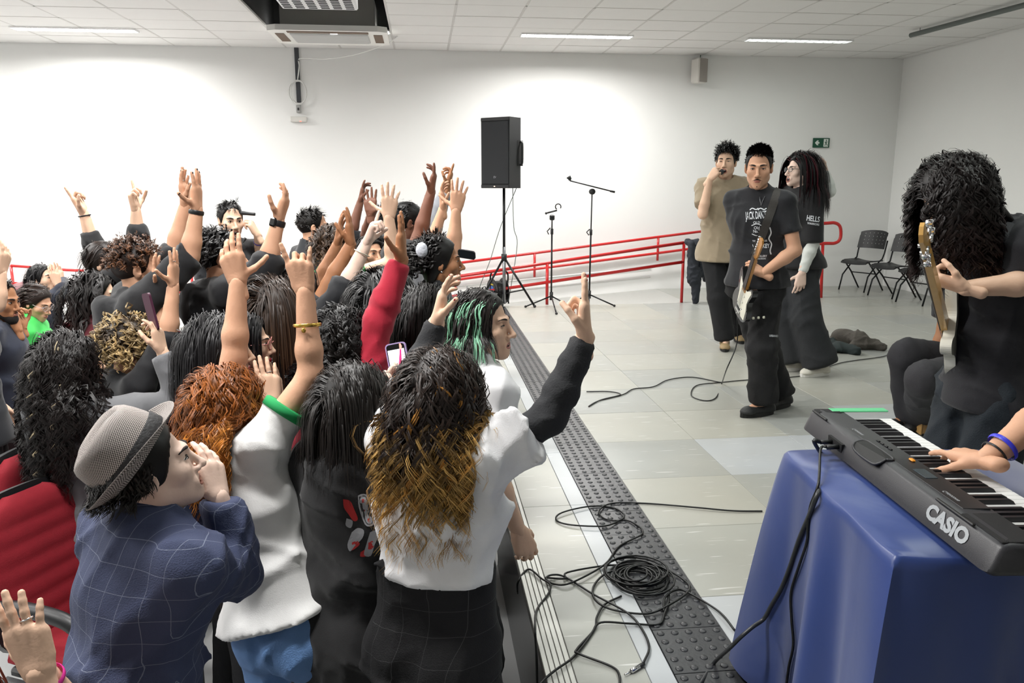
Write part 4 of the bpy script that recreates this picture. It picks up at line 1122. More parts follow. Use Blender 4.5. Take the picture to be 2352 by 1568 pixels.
    var = T.get('var', .35); bright = np.repeat(1+var*(rnd.rand(n, 1, 1)*2-1), kids, 0)*(1+.25*(rnd.rand(N, 1, 1)*2-1))
    mixf = np.clip((tt-T.get('tip0', .35))/.4, 0, 1)[None, :, None]*np.repeat(.5+.5*rnd.rand(n, 1, 1), kids, 0)
    cols = (c0*(1-mixf)+c1*mixf)*bright
    if 'streak' in T:
        sc, frac, fn = T['streak']; pick = (rnd.rand(n) < frac) & (fn(v) if fn else True); pick = np.repeat(pick, kids); cols[pick] = hcol(sc)[None, None]*bright[pick]
    vv, ff, cl = strands_mesh(P, r, np.clip(cols+np.zeros((N, S, 3)), 0, 1), (V(0, 0, -.03)*hs) @ R.T+C)
    parts_v, parts_f, parts_c = [vv], [ff], [cl]
    # scalp cap under the locks
    capk = T.get('cap', .010)
    if capk:
        K = [ell(cc, cr+capk), ell((0, .096, -.046), (.092, .082, .124), k=.012, op=-1)]
        if style == 'top': K = [ell(cc, cr+capk*.4), ell((0, .100, -.030), (.096, .086, .130), k=.010, op=-1)]
        if style in ('long', 'bob') and T.get('curtain', True):
            K = [ell(cc, cr+capk), ecap((0, -.035, .02), (0, -.055, -.02-min(Lh*.42, .16)), (1, 0, 0), (.074+vol*.05, .055+vol*.04), (.068+vol*.06, .03), .03), ell((0, .096, -.046), (.092, .085, .124), k=.012, op=-1)]
        K.append(ell((0, .02, -.20), (.12, .085, .12), k=.02, op=-1))
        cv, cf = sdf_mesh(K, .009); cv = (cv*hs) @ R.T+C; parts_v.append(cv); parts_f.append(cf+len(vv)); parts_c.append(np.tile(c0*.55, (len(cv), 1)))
    v = np.concatenate(parts_v); f = np.concatenate(parts_f); c = np.concatenate(parts_c)
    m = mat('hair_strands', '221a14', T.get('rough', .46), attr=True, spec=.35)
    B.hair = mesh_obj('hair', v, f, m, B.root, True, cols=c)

def add_beard(B, T):
    K = [cone((-.056, .004, -.062), (0, .070, -.102), .024, .026, .03), cone((.056, .004, -.062), (0, .070, -.102), .024, .026, .03),
         ell((0, .080, -.104), (.028, .022, .024), k=.02), ell((0, .11, -.060), (.024, .03, .014), k=.006, op=-1)] if T.get('full') else []
    if T.get('must', True):
        for s in (-1, 1): K.append(cone((s*.003, .1040, -.0590), (s*.031, .089, -.071), .0036, .0018, .005))
    if T.get('goatee'): K.append(ell((0, .086, -.102), (.014, .010, .013), k=.005))
    v, f = sdf_mesh(K, .003 if not T.get('full') else .005); mesh_obj('beard' if T.get('full') else 'moustache', B.loc(v), f, mat('beard_'+T['c'], T['c'], .9, noise=.3, nscale=200, bump=.6, bscale=400), B.body, True)

def add_glasses(B, c='1a1412', r=.020, thin=.0016, metal=0.0):
    loc = B.loc; m = mat('glasses_'+c, c, .3, metal); g = MB()
    a = np.linspace(0, 2*np.pi, 20, endpoint=False)
    for s in (-1, 1):
        pts = np.stack([s*.033+(r*1.12)*np.cos(a), .108-.006*np.abs(np.cos(a))+0*a-.25*(np.abs(s*.033+r*np.cos(a))-.033)*.6, .001+r*.9*np.sin(a)], 1)
        g.tube(loc(pts), thin*B.hs, 6, closed=True)
        g.tube(loc([(s*.055, .104, .006), (s*.072, .085, .008), (s*.079, .0, .008), (s*.078, -.02, -.004)]), thin*B.hs, 6)
    g.tube(loc([(-.012, .112, .005), (0, .117, .008), (.012, .112, .005)]), thin*B.hs, 6)
    o = g.build('glasses', m, B.root, True)
    for s in (-1, 1):
        pts = np.stack([s*.033+(r*1.08)*np.cos(a), .107-.25*(np.abs(s*.033+r*np.cos(a))-.033)*.6, .001+r*.86*np.sin(a)], 1)
        lm = bpy.data.materials.get('lens_glass')
        if lm is None:
            lm = mat('lens_glass', 'ffffff', .02); lm.node_tree.nodes['Principled BSDF'].inputs['Alpha'].default_value = .12
        mesh_obj('lens', loc(pts), [tuple(range(20))], lm, o)
def band(B, A, t, r, c, name='bracelet', w=.006, metal=0.0, rough=.4):
    """a ring around the forearm, t = 0 elbow .. 1 wrist"""
    c0 = A.el+(A.wr-A.el)*t; ax = nrm(A.wr-A.el); fr = frame(ax, UP if abs(ax[2]) < .9 else V(1, 0, 0)); a = np.linspace(0, 2*np.pi, 22, endpoint=False)
    prof = [(r+.002, -w), (r+.004, -w*.5), (r+.004, w*.5), (r+.002, w)]; v = []; f = []
    for i, (rr, h) in enumerate(prof): v += [c0+ax*h+rr*(math.cos(x)*fr[:, 0]+math.sin(x)*fr[:, 2]) for x in a]
    n = 22; f = [(i*n+j, i*n+(j+1) % n, (i+1)*n+(j+1) % n, (i+1)*n+j) for i in range(3) for j in range(n)]
    return mesh_obj(name, np.array(v), f, mat('band_'+c, c, rough, metal), B.root, True)
def decal(B, vf, geo, o, xd, yd, dirn, m, name, off=.0025, label=None, parent=None):
    """lays flat print on a garment: every vertex is dropped along dirn onto the cloth"""
    bv = BVHTree.FromPolygons([tuple(x) for x in vf[0]], [tuple(int(i) for i in q) for q in vf[1]])
    gv, gf = geo; out = []; dirn = nrm(dirn)
    for x, y, z in gv:
        p = o+xd*x+yd*y; h = bv.ray_cast(Vector(p-dirn*.4), Vector(dirn))
        out.append(np.array(h[0])-dirn*off if h[0] is not None else p)
    return mesh_obj(name, np.array(out), gf, m, parent or B.root, False, label=label)
def bvh_of(vf): return BVHTree.FromPolygons([tuple(x) for x in vf[0]], [tuple(int(i) for i in q) for q in vf[1]])
def drop(bv, px, py, off=.003, far=None):
    """photo pixel -> point on a garment (or at depth far if the ray misses)"""
    r = nrm(ray(px, py)); h = bv.ray_cast(Vector(CAM), Vector(r))
    if h[0] is None: return None if far is None else pt(px, py, far)
    return np.array(h[0])+(-r*off)
def ribbon_on(B, vf, path, wpx, m, name, thick=.003, parent=None, n=24, label=None):
    bv = bvh_of(vf); P = spline(np.array([(a, b, 0) for a, b in path], float), 6)[:, :2]; T = np.gradient(P, axis=0); T /= np.linalg.norm(T, axis=1)[:, None]; N = np.stack([-T[:, 1], T[:, 0]], 1)
    rows = []; last = None
    for p, nn in zip(P, N):
        c = drop(bv, p[0], p[1], .004)
        zc = (c-CAM) @ FWD if c is not None else last
        if zc is None: continue
        last = zc; row = []
        for t in (-1, -.33, .33, 1):
            q = p+nn*wpx/2*t; h = drop(bv, q[0], q[1], .004); d = (h-CAM) @ FWD if h is not None else zc
            row.append(pt(q[0], q[1], zc*.5+min(d, zc+.03)*.5-.003))
        rows.append(row)
    rows = np.array(rows); m_, k = rows.shape[:2]; v = np.concatenate([rows.reshape(-1, 3), (rows+FWD*thick).reshape(-1, 3)]); f = []
    for i in range(m_-1):
        for j in range(k-1):
            q = (i*k+j, i*k+j+1, (i+1)*k+j+1, (i+1)*k+j); f.append(q); f.append(tuple(x+m_*k for x in q[::-1]))
    return mesh_obj(name, v, f, m, parent or B.root, True, label=label)
def print_on(B, vf, geo, cx, cy, ux, uy, m, name, label=None, off=.0025, far=None):
    """flat print: geometry (metres-free 2D units) set in photo pixels, dropped onto the cloth"""
    bv = bvh_of(vf); gv, gf = geo; out = []; ok = []
    for x, y, z in gv:
        h = drop(bv, cx+ux[0]*x+uy[0]*y, cy+ux[1]*x+uy[1]*y, off, far); out.append(h if h is not None else np.zeros(3)); ok.append(h is not None)
    keep = [q for q in gf if all(ok[i] for i in q)]
    used = sorted({i for q in keep for i in q}); mp = {i: k for k, i in enumerate(used)}
    if not keep: return None
    return mesh_obj(name, np.array([out[i] for i in used]), [tuple(mp[i] for i in q) for q in keep], m, B.root, False, label=label)
# ------------------------------------------------------------------ the crowd
OPEN = dict(curl=(.06, .04, .06, .10), spread=1.6, thumb=(1.0, 0.0)); ROCK = dict(curl=(.02, .85, .88, .05), thumb=(.3, .7)); POINT = dict(curl=(.0, .75, .8, .85), thumb=(.6, .5))
TWO = dict(curl=(.0, .03, .80, .85), spread=.3, thumb=(.35, .8)); FLAT = dict(curl=(.10, .08, .10, .12), spread=.4, thumb=(.5, .2)); LOOSE = dict(curl=(.15, .30, .35, .30), spread=1.2, thumb=(.8, .2)); CLAW = dict(curl=(.08, .35, .40, .12), spread=1.3, thumb=(.7, .4))
GRIP = dict(curl=(.72, .75, .78, .80), spread=.3, thumb=(.55, .6))
def arm(el, wr, tip=None, palm=None, base=None, **k):
    d = dict(base or LOOSE); d.update(el=el, wr=wr)
    if tip: d['tip'] = tip
    if palm is not None: d['palm'] = palm
    d.update(k); return d
JEANS = dict(c='34445c', noise=.2); BLACKP = dict(c='15161a'); GREYP = dict(c='3b3c3f')
def lo(t, **k): d = dict(t); d.update(k); return d
C = {}
# -- front row
C['hat'] = person('man in checked blue shirt and grey hat shouting through cupped hands', (345, 1078, 1.88), hb=48, hd=20, pitch=17, skin='pale', lean=.10, bw=1.12, q=.009, hq=.005, handq=.0034,
    R=arm((552, 1320, 1), (502, 1140, -1), (462, 1008, 0), palm=V(-.75, .6, 0), base=dict(curl=(.22, .20, .20, .22), spread=.15, thumb=(.15, .3))), L=arm((425, 1195, 1), (440, 1115, 0), (500, 1015, 0), palm=V(.5, -.8, .1), base=dict(curl=(.35, .45, .55, .6), spread=.5, thumb=(.4, .4))),
    hair=dict(style='long', c='15100e', n=700, len=.09, vol=.08, curl=.006, wl=.06, r=.0032, steps=12, curtain=False, maxz=.12, gs=1.4), top=dict(c='39415e', n='check', sleeve=1.90, loose=.026, hem=.24, hemx=.02, collar=True, fold=(.011, 30), q=.0105, seed=3), bottom=GREYP, mouth=.4)
C['redhair'] = person('girl with curly orange hair, white green-trimmed T-shirt and jeans, arms raised', (528, 938, 2.33), hb=58, hd=50, pitch=6, roll=-14, fem=True, skin='tan', lean=-.02, side=-.18, bw=1.08, q=.009, hq=.0085, handq=.0032,
    R=arm((714, 862, 0), (700, 668, 0), (676, 560, 0), palm='away', base=dict(curl=(.02, .62, .66, .10), spread=1.3, thumb=(.2, .8))), L=arm((538, 822, 1), (546, 648, 0), (520, 540, 0), palm='away', base=dict(curl=(.12, .2, .3, .35), spread=.6, thumb=(1.0, 0))),
    hair=dict(style='long', c='8a4c18', tip='cc8436', n=1300, len=.36, vol=.36, curl=.012, wl=.085, r=.0034, steps=24, var=.45, seed=8), top=dict(c='E9E9E8', n='white_tee', sleeve=.50, loose=.020, hem=-.03, hemx=-.022, cuff='1E9A55', fold=(.008, 38), q=.0105, seed=21), bottom=dict(c='5f83b4', n='light_jeans', noise=.25, loose=.034, flare=.02, q=.012))
C['hoodie'] = person('girl with long straight dark hair in black printed hoodie filming with a phone', (826, 932, 2.25), hb=55, hd=38, pitch=8, fem=True, skin='pale', q=.009, hq=.0075, handq=.0036, bw=1.05,
    R=arm((900, 1040, 1), (938, 905, 1), (925, 850, 0), palm='left', base=GRIP), hair=dict(style='long', c='17120f', n=900, len=.25, vol=.08, curl=0, r=.0030, steps=20, var=.3, seed=2, part=.7), top=dict(c='121214', n='black_fleece', sleeve=1.92, loose=.034, hood=True, hem=.20, hemx=.015, fold=(.012, 30), q=.0105), bottom=BLACKP)
C['ombre'] = person('girl with long ombre curls in white T-shirt over black sleeves, both arms up', (1018, 905, 2.08), hb=62, hd=48, pitch=4, fem=True, skin='light', q=.009, hq=.008, handq=.0033, lean=.03, bw=1.06,
    R=arm((1262, 958, 0), (1344, 775, 0), (1338, 665, 0), palm='left', nail='A8122A', base=TWO), L=arm((962, 858, 1), (1002, 742, 0), (1026, 640, 0), palm='right', nail='A8122A', base=dict(curl=(.12, .25, .3, .3), spread=.8, thumb=(.75, .2))),
    hair=dict(style='long', c='241812', tip='dcae62', tip0=.40, n=1500, len=.47, vol=.14, curl=.018, wl=.12, r=.0034, steps=26, var=.35, lvar=.35, seed=5, streak=('9a6a2c', .03, None)),
    top=dict(c='F0F0F2', n='bright_white_tee', sleeve=.62, loose=.028, tuck=True, hem=.02, cut=.36, under='26272a', flare=.02, fold=(.011, 30), q=.0105, seed=30), bottom=dict(c='131316', n='checked_black', loose=.02, q=.010, high=.40, hx=.030))
C['curly'] = person('girl with very long black curly hair in grey hoodie holding up a phone', (165, 838, 3.05), hb=45, hd=35, pitch=5, fem=True, skin='light', q=.010, hq=.007, handq=.0034,
    R=arm((428, 930, -1), (372, 806, 0), (352, 715, 0), palm='left', base=dict(curl=(.25, .45, .55, .6), spread=.6, thumb=(.4, .5))),
    hair=dict(style='long', c='171110', n=1500, len=.60, vol=.44, curl=.016, wl=.065, r=.0036, steps=34, var=.4, seed=12, streak=('b8a888', .004, None)), top=dict(c='6a6b6e', n='grey_fleece', sleeve=1.92, loose=.034, hood=True, hem=.2, fold=(.012, 28)), bottom=BLACKP)
# -- second row
C['blond'] = person('person with short dark-blond curls clapping high above the head', (300, 800, 3.4), hb=40, skin='tan', q=.011, hq=.008, handq=.0036,
    R=arm((386, 782, 0), (398, 655, 0), (402, 555, 0), palm='left', base=OPEN), L=arm((372, 775, 0), (360, 662, 0), (362, 565, 0), palm='right', base=OPEN),
    hair=dict(style='top', c='3a2a18', tip='b59a6a', tip0=.2, n=800, len=.12, lift=.9, curl=.011, wl=.030, r=.0030, steps=22, side=-.4, front=.3, gs=.25, mess=.3, seed=4), top=dict(c='15161a', n='black_cotton', sleeve=1.05), bottom=BLACKP)
C['dark_bob'] = person('girl with straight black hair pressing her palms together at her mouth', (505, 805, 2.75), hb=20, hd=12, pitch=0, fem=True, skin='light', q=.011, hq=.006, handq=.0034,
    R=arm((600, 1010, 0), (628, 920, 0), (606, 835, 0), palm=V(0, 1, 0), base=FLAT), L=arm((560, 1000, 1), (636, 915, 1), (615, 838, 0), palm=V(0, -1, 0), base=FLAT),
    hair=dict(style='long', c='121013', n=520, len=.28, vol=.09, r=.0032, steps=16, var=.3, seed=9), top=dict(c='6b4651', n='mauve_cotton', sleeve=1.9), bottom=BLACKP, lip='b04a48')
C['bangs'] = person('girl with black fringe and pink glasses behind the clasped hands', (563, 790, 3.12), hb=20, hd=5, fem=True, skin='light', q=.013, hq=.006, handq=.005,
    hair=dict(style='long', c='121013', n=420, len=.25, vol=.10, r=.0034, steps=14, seed=10, front=.45, facek=.85), top=dict(c='1a1a1e', n='black_knit', sleeve=1.9), bottom=BLACKP, lip='b02a38')
add_glasses(C['bangs'], 'c77f78', .022, .0016)
C['brown'] = person('girl with long straight brown hair and ruffled black sleeve raising her arm', (640, 705, 3.5), hb=62, hd=55, fem=True, skin='pale', q=.011, hq=.008, handq=.0034,
    R=arm((788, 672, 0), (842, 558, 0), (868, 490, 0), palm='right', base=POINT), hair=dict(style='long', c='33241a', n=750, len=.52, vol=.12, r=.0030, steps=24, var=.35, seed=6, tip='4a3322'),
    top=dict(c='16181d', n='black_jacket', sleeve=1.18, flare=.012, loose=.024, seed=8), bottom=BLACKP)
C['mullet'] = person('tall man with black curly mullet in black hoodie, watch on raised arm', (508, 592, 3.9), hb=35, hd=15, pitch=4, skin='tan', q=.011, hq=.006, handq=.0036,
    R=arm((612, 612, -1), (640, 505, 0), (668, 425, 0), palm='left', base=LOOSE), hair=dict(style='top', c='121010', n=900, len=.13, lift=.7, curl=.010, wl=.06, r=.0032, steps=16, side=-.1, low=-.6, gs=.30, back=.5, mess=.3, seed=14, dir=(0, -.4, .1)), top=dict(c='17181c', n='black_fleece2', sleeve=1.12, hood=True, loose=.032), bottom=BLACKP)
band(C['mullet'], C['mullet'].arms[1], .93, .031, '14151a', 'watch_strap', .014)
def watch(B):
    A = B.arms[1]; c0 = A.el+(A.wr-A.el)*.93; ax = nrm(A.wr-A.el); n = nrm(-FWD+RGT*-.4); n = nrm(n-ax*(n @ ax)); Rm = np.stack([np.cross(ax, n), ax, n], 1)
    MB().bbox((-.018, -.021, .030), (.018, .021, .042), (Rm, c0), .006).build('watch_case', mat('watch_black', '0c0d10', .15), B.root)
watch(C['mullet'])
C['afro'] = person('man with short brown curls in black hoodie, both ringed hands stretched up', (318, 618, 3.65), hb=25, hd=20, pitch=3, skin='tan', q=.011, hq=.006, handq=.0036,
    R=arm((436, 590, 0), (452, 480, 0), (452, 375, 0), palm='left', base=OPEN, nail='1c1414'), L=arm((400, 580, 0), (426, 470, 0), (418, 378, 0), palm='right', base=FLAT, nail='1c1414'),
    hair=dict(style='top', c='2e1c12', tip='6b4326', n=900, len=.055, lift=1, curl=.008, wl=.022, r=.0028, steps=14, side=-.05, mess=.3, seed=15), top=dict(c='15161a', n='black_fleece3', sleeve=1.0, hood=True, loose=.032), bottom=BLACKP)
C['longcurl'] = person('girl with long dark wavy hair and burgundy top beside the red seats', (222, 682, 4.05), hb=30, hd=10, fem=True, skin='light', q=.012, hq=.006, handq=.005,
    hair=dict(style='long', c='140f0e', tip='2c1a16', n=650, len=.42, vol=.24, curl=.012, wl=.08, r=.0040, steps=24, seed=17), top=dict(c='5a1420', n='burgundy', sleeve=1.9), bottom=BLACKP)
C['pointer'] = person('woman in black sweater and brown glasses pointing up with both hands', (243, 606, 4.4), hb=15, hd=-5, pitch=8, fem=True, skin='light', q=.012, hq=.006, handq=.004,
    R=arm((318, 560, 0), (312, 482, 0), (300, 428, 0), palm='right', base=POINT), L=arm((222, 590, 0), (192, 488, 0), (160, 428, 0), palm='right', base=POINT),
    hair=dict(style='bob', c='241711', n=350, len=.10, vol=.06, r=.0032, steps=10, seed=18, swept=.9, back=.5), top=dict(c='131316', n='black_sweater', sleeve=1.55, loose=.020), bottom=BLACKP)
add_glasses(C['pointer'], '4a2c1c', .021, .0028)
C['micman'] = person('man in black jacket singing into a handheld microphone near the back wall', (530, 507, 5.6), hb=320, hd=300, pitch=-3, skin='light', q=.013, hq=.006, handq=.004, mouth=.7,
    L=arm((602, 590, 0), (592, 540, -1), (565, 495, 0), palm='left', base=GRIP), hair=dict(style='top', c='14100f', n=500, len=.045, lift=.4, r=.0034, steps=8, side=-.1, front=.42, low=-.4, sidelen=.35, dir=(.5, .3, 0), seed=19), top=dict(c='14161b', n='black_jacket2', sleeve=.7, collar=True), bottom=BLACKP)
band(C['micman'], C['micman'].arms[0], .72, .034, '4b3aa8', 'bracelet', .006)
C['sideman'] = person('short-haired man in black shirt looking towards the stage by the wall', (720, 522, 5.7), hb=30, hd=12, skin='tan', q=.013, hq=.006, handq=.005, hair=dict(style='top', c='17120f', n=600, len=.05, lift=.4, r=.0034, steps=8, side=-.3, front=.42, low=-.5, sidelen=.5, dir=(.2, .3, 0), seed=20), top=dict(c='181b20', n='black_shirt', sleeve=1.9, collar=True), bottom=BLACKP)
C['green'] = person('person with brown curly hair, glasses and bright green T-shirt raising one arm', (772, 572, 4.35), hb=30, hd=8, fem=True, skin='light', q=.012, hq=.006, handq=.0036,
    R=arm((905, 604, 0), (893, 498, 0), (896, 425, 0), palm='away', base=OPEN), hair=dict(style='long', c='3a2a1e', tip='5a4430', n=550, len=.20, vol=.35, curl=.012, wl=.05, r=.0036, steps=18, seed=22), top=dict(c='23A348', n='green_tee', sleeve=.45, loose=.022), bottom=JEANS)
add_glasses(C['green'], '2a2224', .021, .0018)
C['clapper'] = person('person with dark hair clapping raised brown hands beside the curly head', (690, 668, 3.75), hb=35, fem=True, skin='brown', q=.012, hq=.008, handq=.0036,
    R=arm((758, 652, 0), (806, 560, 0), (800, 480, 0), palm='left', base=FLAT), L=arm((735, 650, 1), (775, 560, 0), (788, 485, 0), palm='right', base=FLAT), hair=dict(style='long', c='171210', n=300, len=.25, vol=.12, r=.004, steps=14, seed=23), top=dict(c='191a1d', n='black_tee3', sleeve=.6), bottom=BLACKP)
C['phoneface'] = person('person holding a pink-cased phone to film, half hidden in the crowd', (628, 632, 4.6), hb=10, hd=-10, pitch=-8, fem=True, skin='tan', q=.013, hq=.006, handq=.004,
    R=arm((700, 690, 0), (664, 622, 0), (648, 590, 0), palm='left', base=GRIP), hair=dict(style='long', c='1a1310', n=320, len=.25, vol=.12, r=.004, steps=12, seed=24), top=dict(c='26272a', n='charcoal', sleeve=.6), bottom=BLACKP)
C['laugher'] = person('laughing woman with open mouth seen between two raised arms', (852, 583, 5.4), hb=330, hd=305, pitch=4, fem=True, skin='tan', q=.014, hq=.006, handq=.005, mouth=.8, hair=dict(style='long', c='191210', n=350, len=.3, vol=.10, r=.004, steps=14, seed=25), top=dict(c='1c1c20', n='black_tee4', sleeve=.6), bottom=BLACKP)
C['redsleeve'] = person('girl with long black curls in crimson long-sleeved top, dark hand raised', (800, 785, 2.8), hb=50, hd=40, fem=True, skin='brown', q=.010, hq=.008, handq=.0033,
    R=arm((868, 742, 0), (922, 596, 0), (922, 492, 0), palm='left', base=dict(curl=(.05, .05, .10, .12), spread=.6, thumb=(.8, 0)), nail='1b1228'), hair=dict(style='long', c='0f0c0c', n=850, len=.34, vol=.32, curl=.015, wl=.06, r=.0040, steps=26, seed=26), top=dict(c='A8122F', n='crimson', sleeve=1.93, loose=.012, fold=(.006, 55), seed=12), bottom=BLACKP)
C['blackhair'] = person('girl with glossy straight black hair behind the crimson sleeve', (890, 690, 3.3), hb=45, hd=40, fem=True, skin='light', q=.012, hq=.009, handq=.005, hair=dict(style='long', c='0f0d0e', n=600, len=.45, vol=.14, r=.0034, steps=20, seed=27), top=dict(c='16171a', n='black_tee5', sleeve=.6), bottom=BLACKP)
C['bowed'] = person('girl with straight dark hair over her face behind the raised left hand', (985, 738, 3.0), hb=25, hd=5, pitch=-12, fem=True, skin='tan', q=.012, hq=.008, handq=.005, hair=dict(style='long', c='130f0e', n=600, len=.32, vol=.12, r=.0032, steps=18, seed=28, facek=.8, front=.4), top=dict(c='16171a', n='black_tee6', sleeve=.6), bottom=BLACKP)
C['greenhair'] = person('girl with green-streaked dark hair and white T-shirt grimacing at the stage edge', (1108, 748, 2.7), hb=25, hd=-22, pitch=4, fem=True, skin='light', q=.010, hq=.0042, handq=.004, mouth=.25, eyes=.35, lean=.10,
    hair=dict(style='long', c='1c1614', n=700, len=.27, vol=.16, curl=.004, wl=.12, r=.0034, steps=18, seed=29, front=.5, swept=.7, streak=('7db595', .30, lambda v: v[:, 2] < .7)), top=dict(c='EDEDEF', n='white_tee3', sleeve=.55, loose=.02), bottom=BLACKP, lip='b5736a')
C['braids'] = person('girl with braided dark hair, white scrunchie and earring singing in profile', (1010, 603, 3.9), hb=12, hd=2, pitch=4, fem=True, skin='brown', q=.011, hq=.0048, handq=.0045, mouth=.5, eyes=.4,
    hair=dict(style='long', c='120e0d', n=650, len=.16, vol=.20, curl=.010, wl=.04, r=.0040, steps=16, seed=31, swept=1.4, back=1.6, gs=1.2), top=dict(c='131419', n='black_tee7', sleeve=.6), bottom=BLACKP, lip='c08070')
C['darkman'] = person('dark-skinned man with hair tied back stretching a bare arm upwards', (940, 512, 5.0), hb=20, hd=10, skin='dark', q=.012, hq=.008, handq=.004, bw=1.1, R=arm((962, 545, 0), (990, 440, 0), (1002, 375, 0), palm='left', base=CLAW), hair=dict(style='top', c='100d0c', n=450, len=.035, lift=.3, r=.0034, steps=7, side=-.2, seed=32, dir=(0, -.8, 0)), top=dict(c='17181b', n='black_tee8', sleeve=.35), bottom=BLACKP)
C['twohands'] = person('person behind the braided girl lifting two open hands', (1000, 590, 4.6), hb=10, skin='tan', q=.013, hq=.009, handq=.004, R=arm((1042, 570, 0), (1048, 482, 0), (1056, 412, 0), palm='away', base=OPEN), L=arm((985, 575, 0), (1018, 478, 0), (1012, 408, 0), palm='right', base=LOOSE), hair=dict(style='top', c='1a1411', n=350, len=.05, r=.004, steps=7, seed=33, side=0), top=dict(c='3a3b40', n='grey_tee', sleeve=.5), bottom=BLACKP)
C['okhand'] = person('person in grey sleeves pointing one finger up at the back', (985, 560, 5.6), hb=15, skin='brown', q=.014, hq=.009, handq=.004, R=arm((1000, 500, 0), (1028, 430, 0), (1042, 372, 0), palm='left', base=dict(curl=(.0, .55, .6, .65), thumb=(.7, .5))), hair=dict(style='top', c='15100e', n=300, len=.05, r=.004, steps=7, seed=34, side=0), top=dict(c='8d9096', n='grey_sweat', sleeve=1.8), bottom=BLACKP)
C['highhands'] = person('person in black hoodie waving two raised brown hands at the back', (885, 515, 6.2), hb=15, skin='dark', q=.013, hq=.008, handq=.004, L=arm((805, 545, 0), (828, 462, 0), (842, 392, 0), palm='right', base=CLAW), R=arm((842, 540, -1), (852, 492, -1), (848, 415, 0), palm='cam', base=OPEN), hair=dict(style='top', c='100d0c', n=400, len=.05, r=.004, steps=8, seed=35, side=0), top=dict(c='131419', n='black_fleece5', sleeve=1.0, hood=True, loose=.03), bottom=BLACKP)
# -- seated at the left and at the picture edge
C['shouter'] = person('seated person with dark bowl haircut shouting through cupped hands', (98, 642, 6.6), hb=5, hd=-15, pitch=12, sit=True, skin='light', q=.014, hq=.007, handq=.0045, R=arm((158, 672, 0), (132, 652, 0), (122, 622, 0), palm='away', base=FLAT), L=arm((150, 660, 0), (140, 645, 1), (132, 618, 0), palm='cam', base=FLAT), hair=dict(style='bob', c='121012', n=420, len=.14, vol=.08, r=.0034, steps=10, seed=36, front=.4, facek=.8), top=dict(c='1f2433', n='navy_sweater', sleeve=1.85), bottom=GREYP, group='people in the red seats')
def bib(B): pass
C['seatedgirl'] = person('seated girl in green T-shirt with glasses and a flower clip looking down', (84, 695, 5.5), hb=10, hd=-15, pitch=-22, sit=True, fem=True, skin='tan', q=.013, hq=.006, handq=.005, hair=dict(style='long', c='2a1b14', n=450, len=.17, vol=.14, r=.0036, steps=12, seed=37, swept=1.2, back=1.0), top=dict(c='3FC456', n='lime_tee', sleeve=.6), bottom=JEANS, group='people in the red seats')
add_glasses(C['seatedgirl'], 'c9b8b8', .021, .0014)
C['beardman'] = person('seated bearded man in dark jacket with clasped hands at the left edge', (2, 690, 4.7), hb=10, hd=-12, pitch=-8, sit=True, skin='brown', q=.012, hq=.006, handq=.0038, beard=dict(c='15100e', full=True), L=arm((10, 800, 0), (42, 758, -1), (30, 722, 0), palm='left', base=GRIP), R=arm((-20, 790, 1), (52, 752, 0), (40, 718, 0), palm='right', base=GRIP), hair=dict(style='top', c='17110f', n=300, len=.03, r=.0036, steps=6, seed=38, side=0), top=dict(c='23293a', n='navy_jacket', sleeve=1.85, loose=.024), bottom=GREYP, group='people in the red seats')
C['edgehand'] = person('person at the left picture edge lifting an open hand', (-75, 660, 3.9), hb=15, skin='light', q=.014, hq=.009, handq=.0036, R=arm((-8, 700, 0), (2, 625, 0), (22, 555, 0), palm='left', base=LOOSE), hair=dict(style='top', c='1a1411', n=300, len=.06, r=.004, steps=8, seed=39, side=0), top=dict(c='2a2d33', n='grey_tee2', sleeve=.6), bottom=BLACKP)
C['nearhand'] = person('person nearest the camera raising a hand with a ring and pink wristband', (-150, 1640, 1.45), hb=60, fem=True, skin='light', q=.011, hq=.008, handq=.0028, R=arm((205, 1700, 0), (92, 1545, -1), (20, 1340, 0), palm='away', base=dict(curl=(.05, .04, .06, .10), spread=1.0, thumb=(.6, .1))), hair=dict(style='long', c='5a2413', n=450, len=.4, vol=.2, r=.0036, steps=20, seed=40), top=dict(c='202226', n='black_tee9', sleeve=.5), bottom=BLACKP)
# ------------------------------------------------------------------ the band on the stage
G = 'musicians on the stage'
C['guitarist'] = person('guitarist with moustache and black quiff in printed black T-shirt', (1743, 386, 5.02), hb=222, hd=243, pitch=-6, floor=0, skin='tan', q=.009, hq=.0036, handq=.0036, eyes=.55, bw=1.0, lean=.02,
    feet=((1752, 952, .02, 195), (1795, 934, .0, 205)), L=arm((1826, 575, -1), (1752, 628, -1), (1722, 612, 0), palm=V(-.5, -.3, .8), base=GRIP), R=arm((1712, 560, 0), (1697, 645, 0), (1692, 678, 0), palm=V(.6, .6, -.2), base=dict(curl=(.55, .5, .55, .6), spread=.5, thumb=(.4, .6))),
    beard=dict(c='1c120d', goatee=True), hair=dict(style='top', c='0f0d0e', n=3600, len=.036, lift=.35, r=.0024, steps=9, side=-.2, low=-.4, sidelen=.22, dir=(.0, .35, .55), mess=.12, seed=41, front=.44, clump=.006, cap=.006), top=dict(c='17181d', n='printed_tee', sleeve=.62, loose=.016, hem=.03, hemx=-.010, fold=(.008, 34)), bottom=dict(c='131315', n='cargo', loose=.034, flare=.018, fold=(.010, 30), q=.013), shoe='222324', group=G, lip='a8685a')
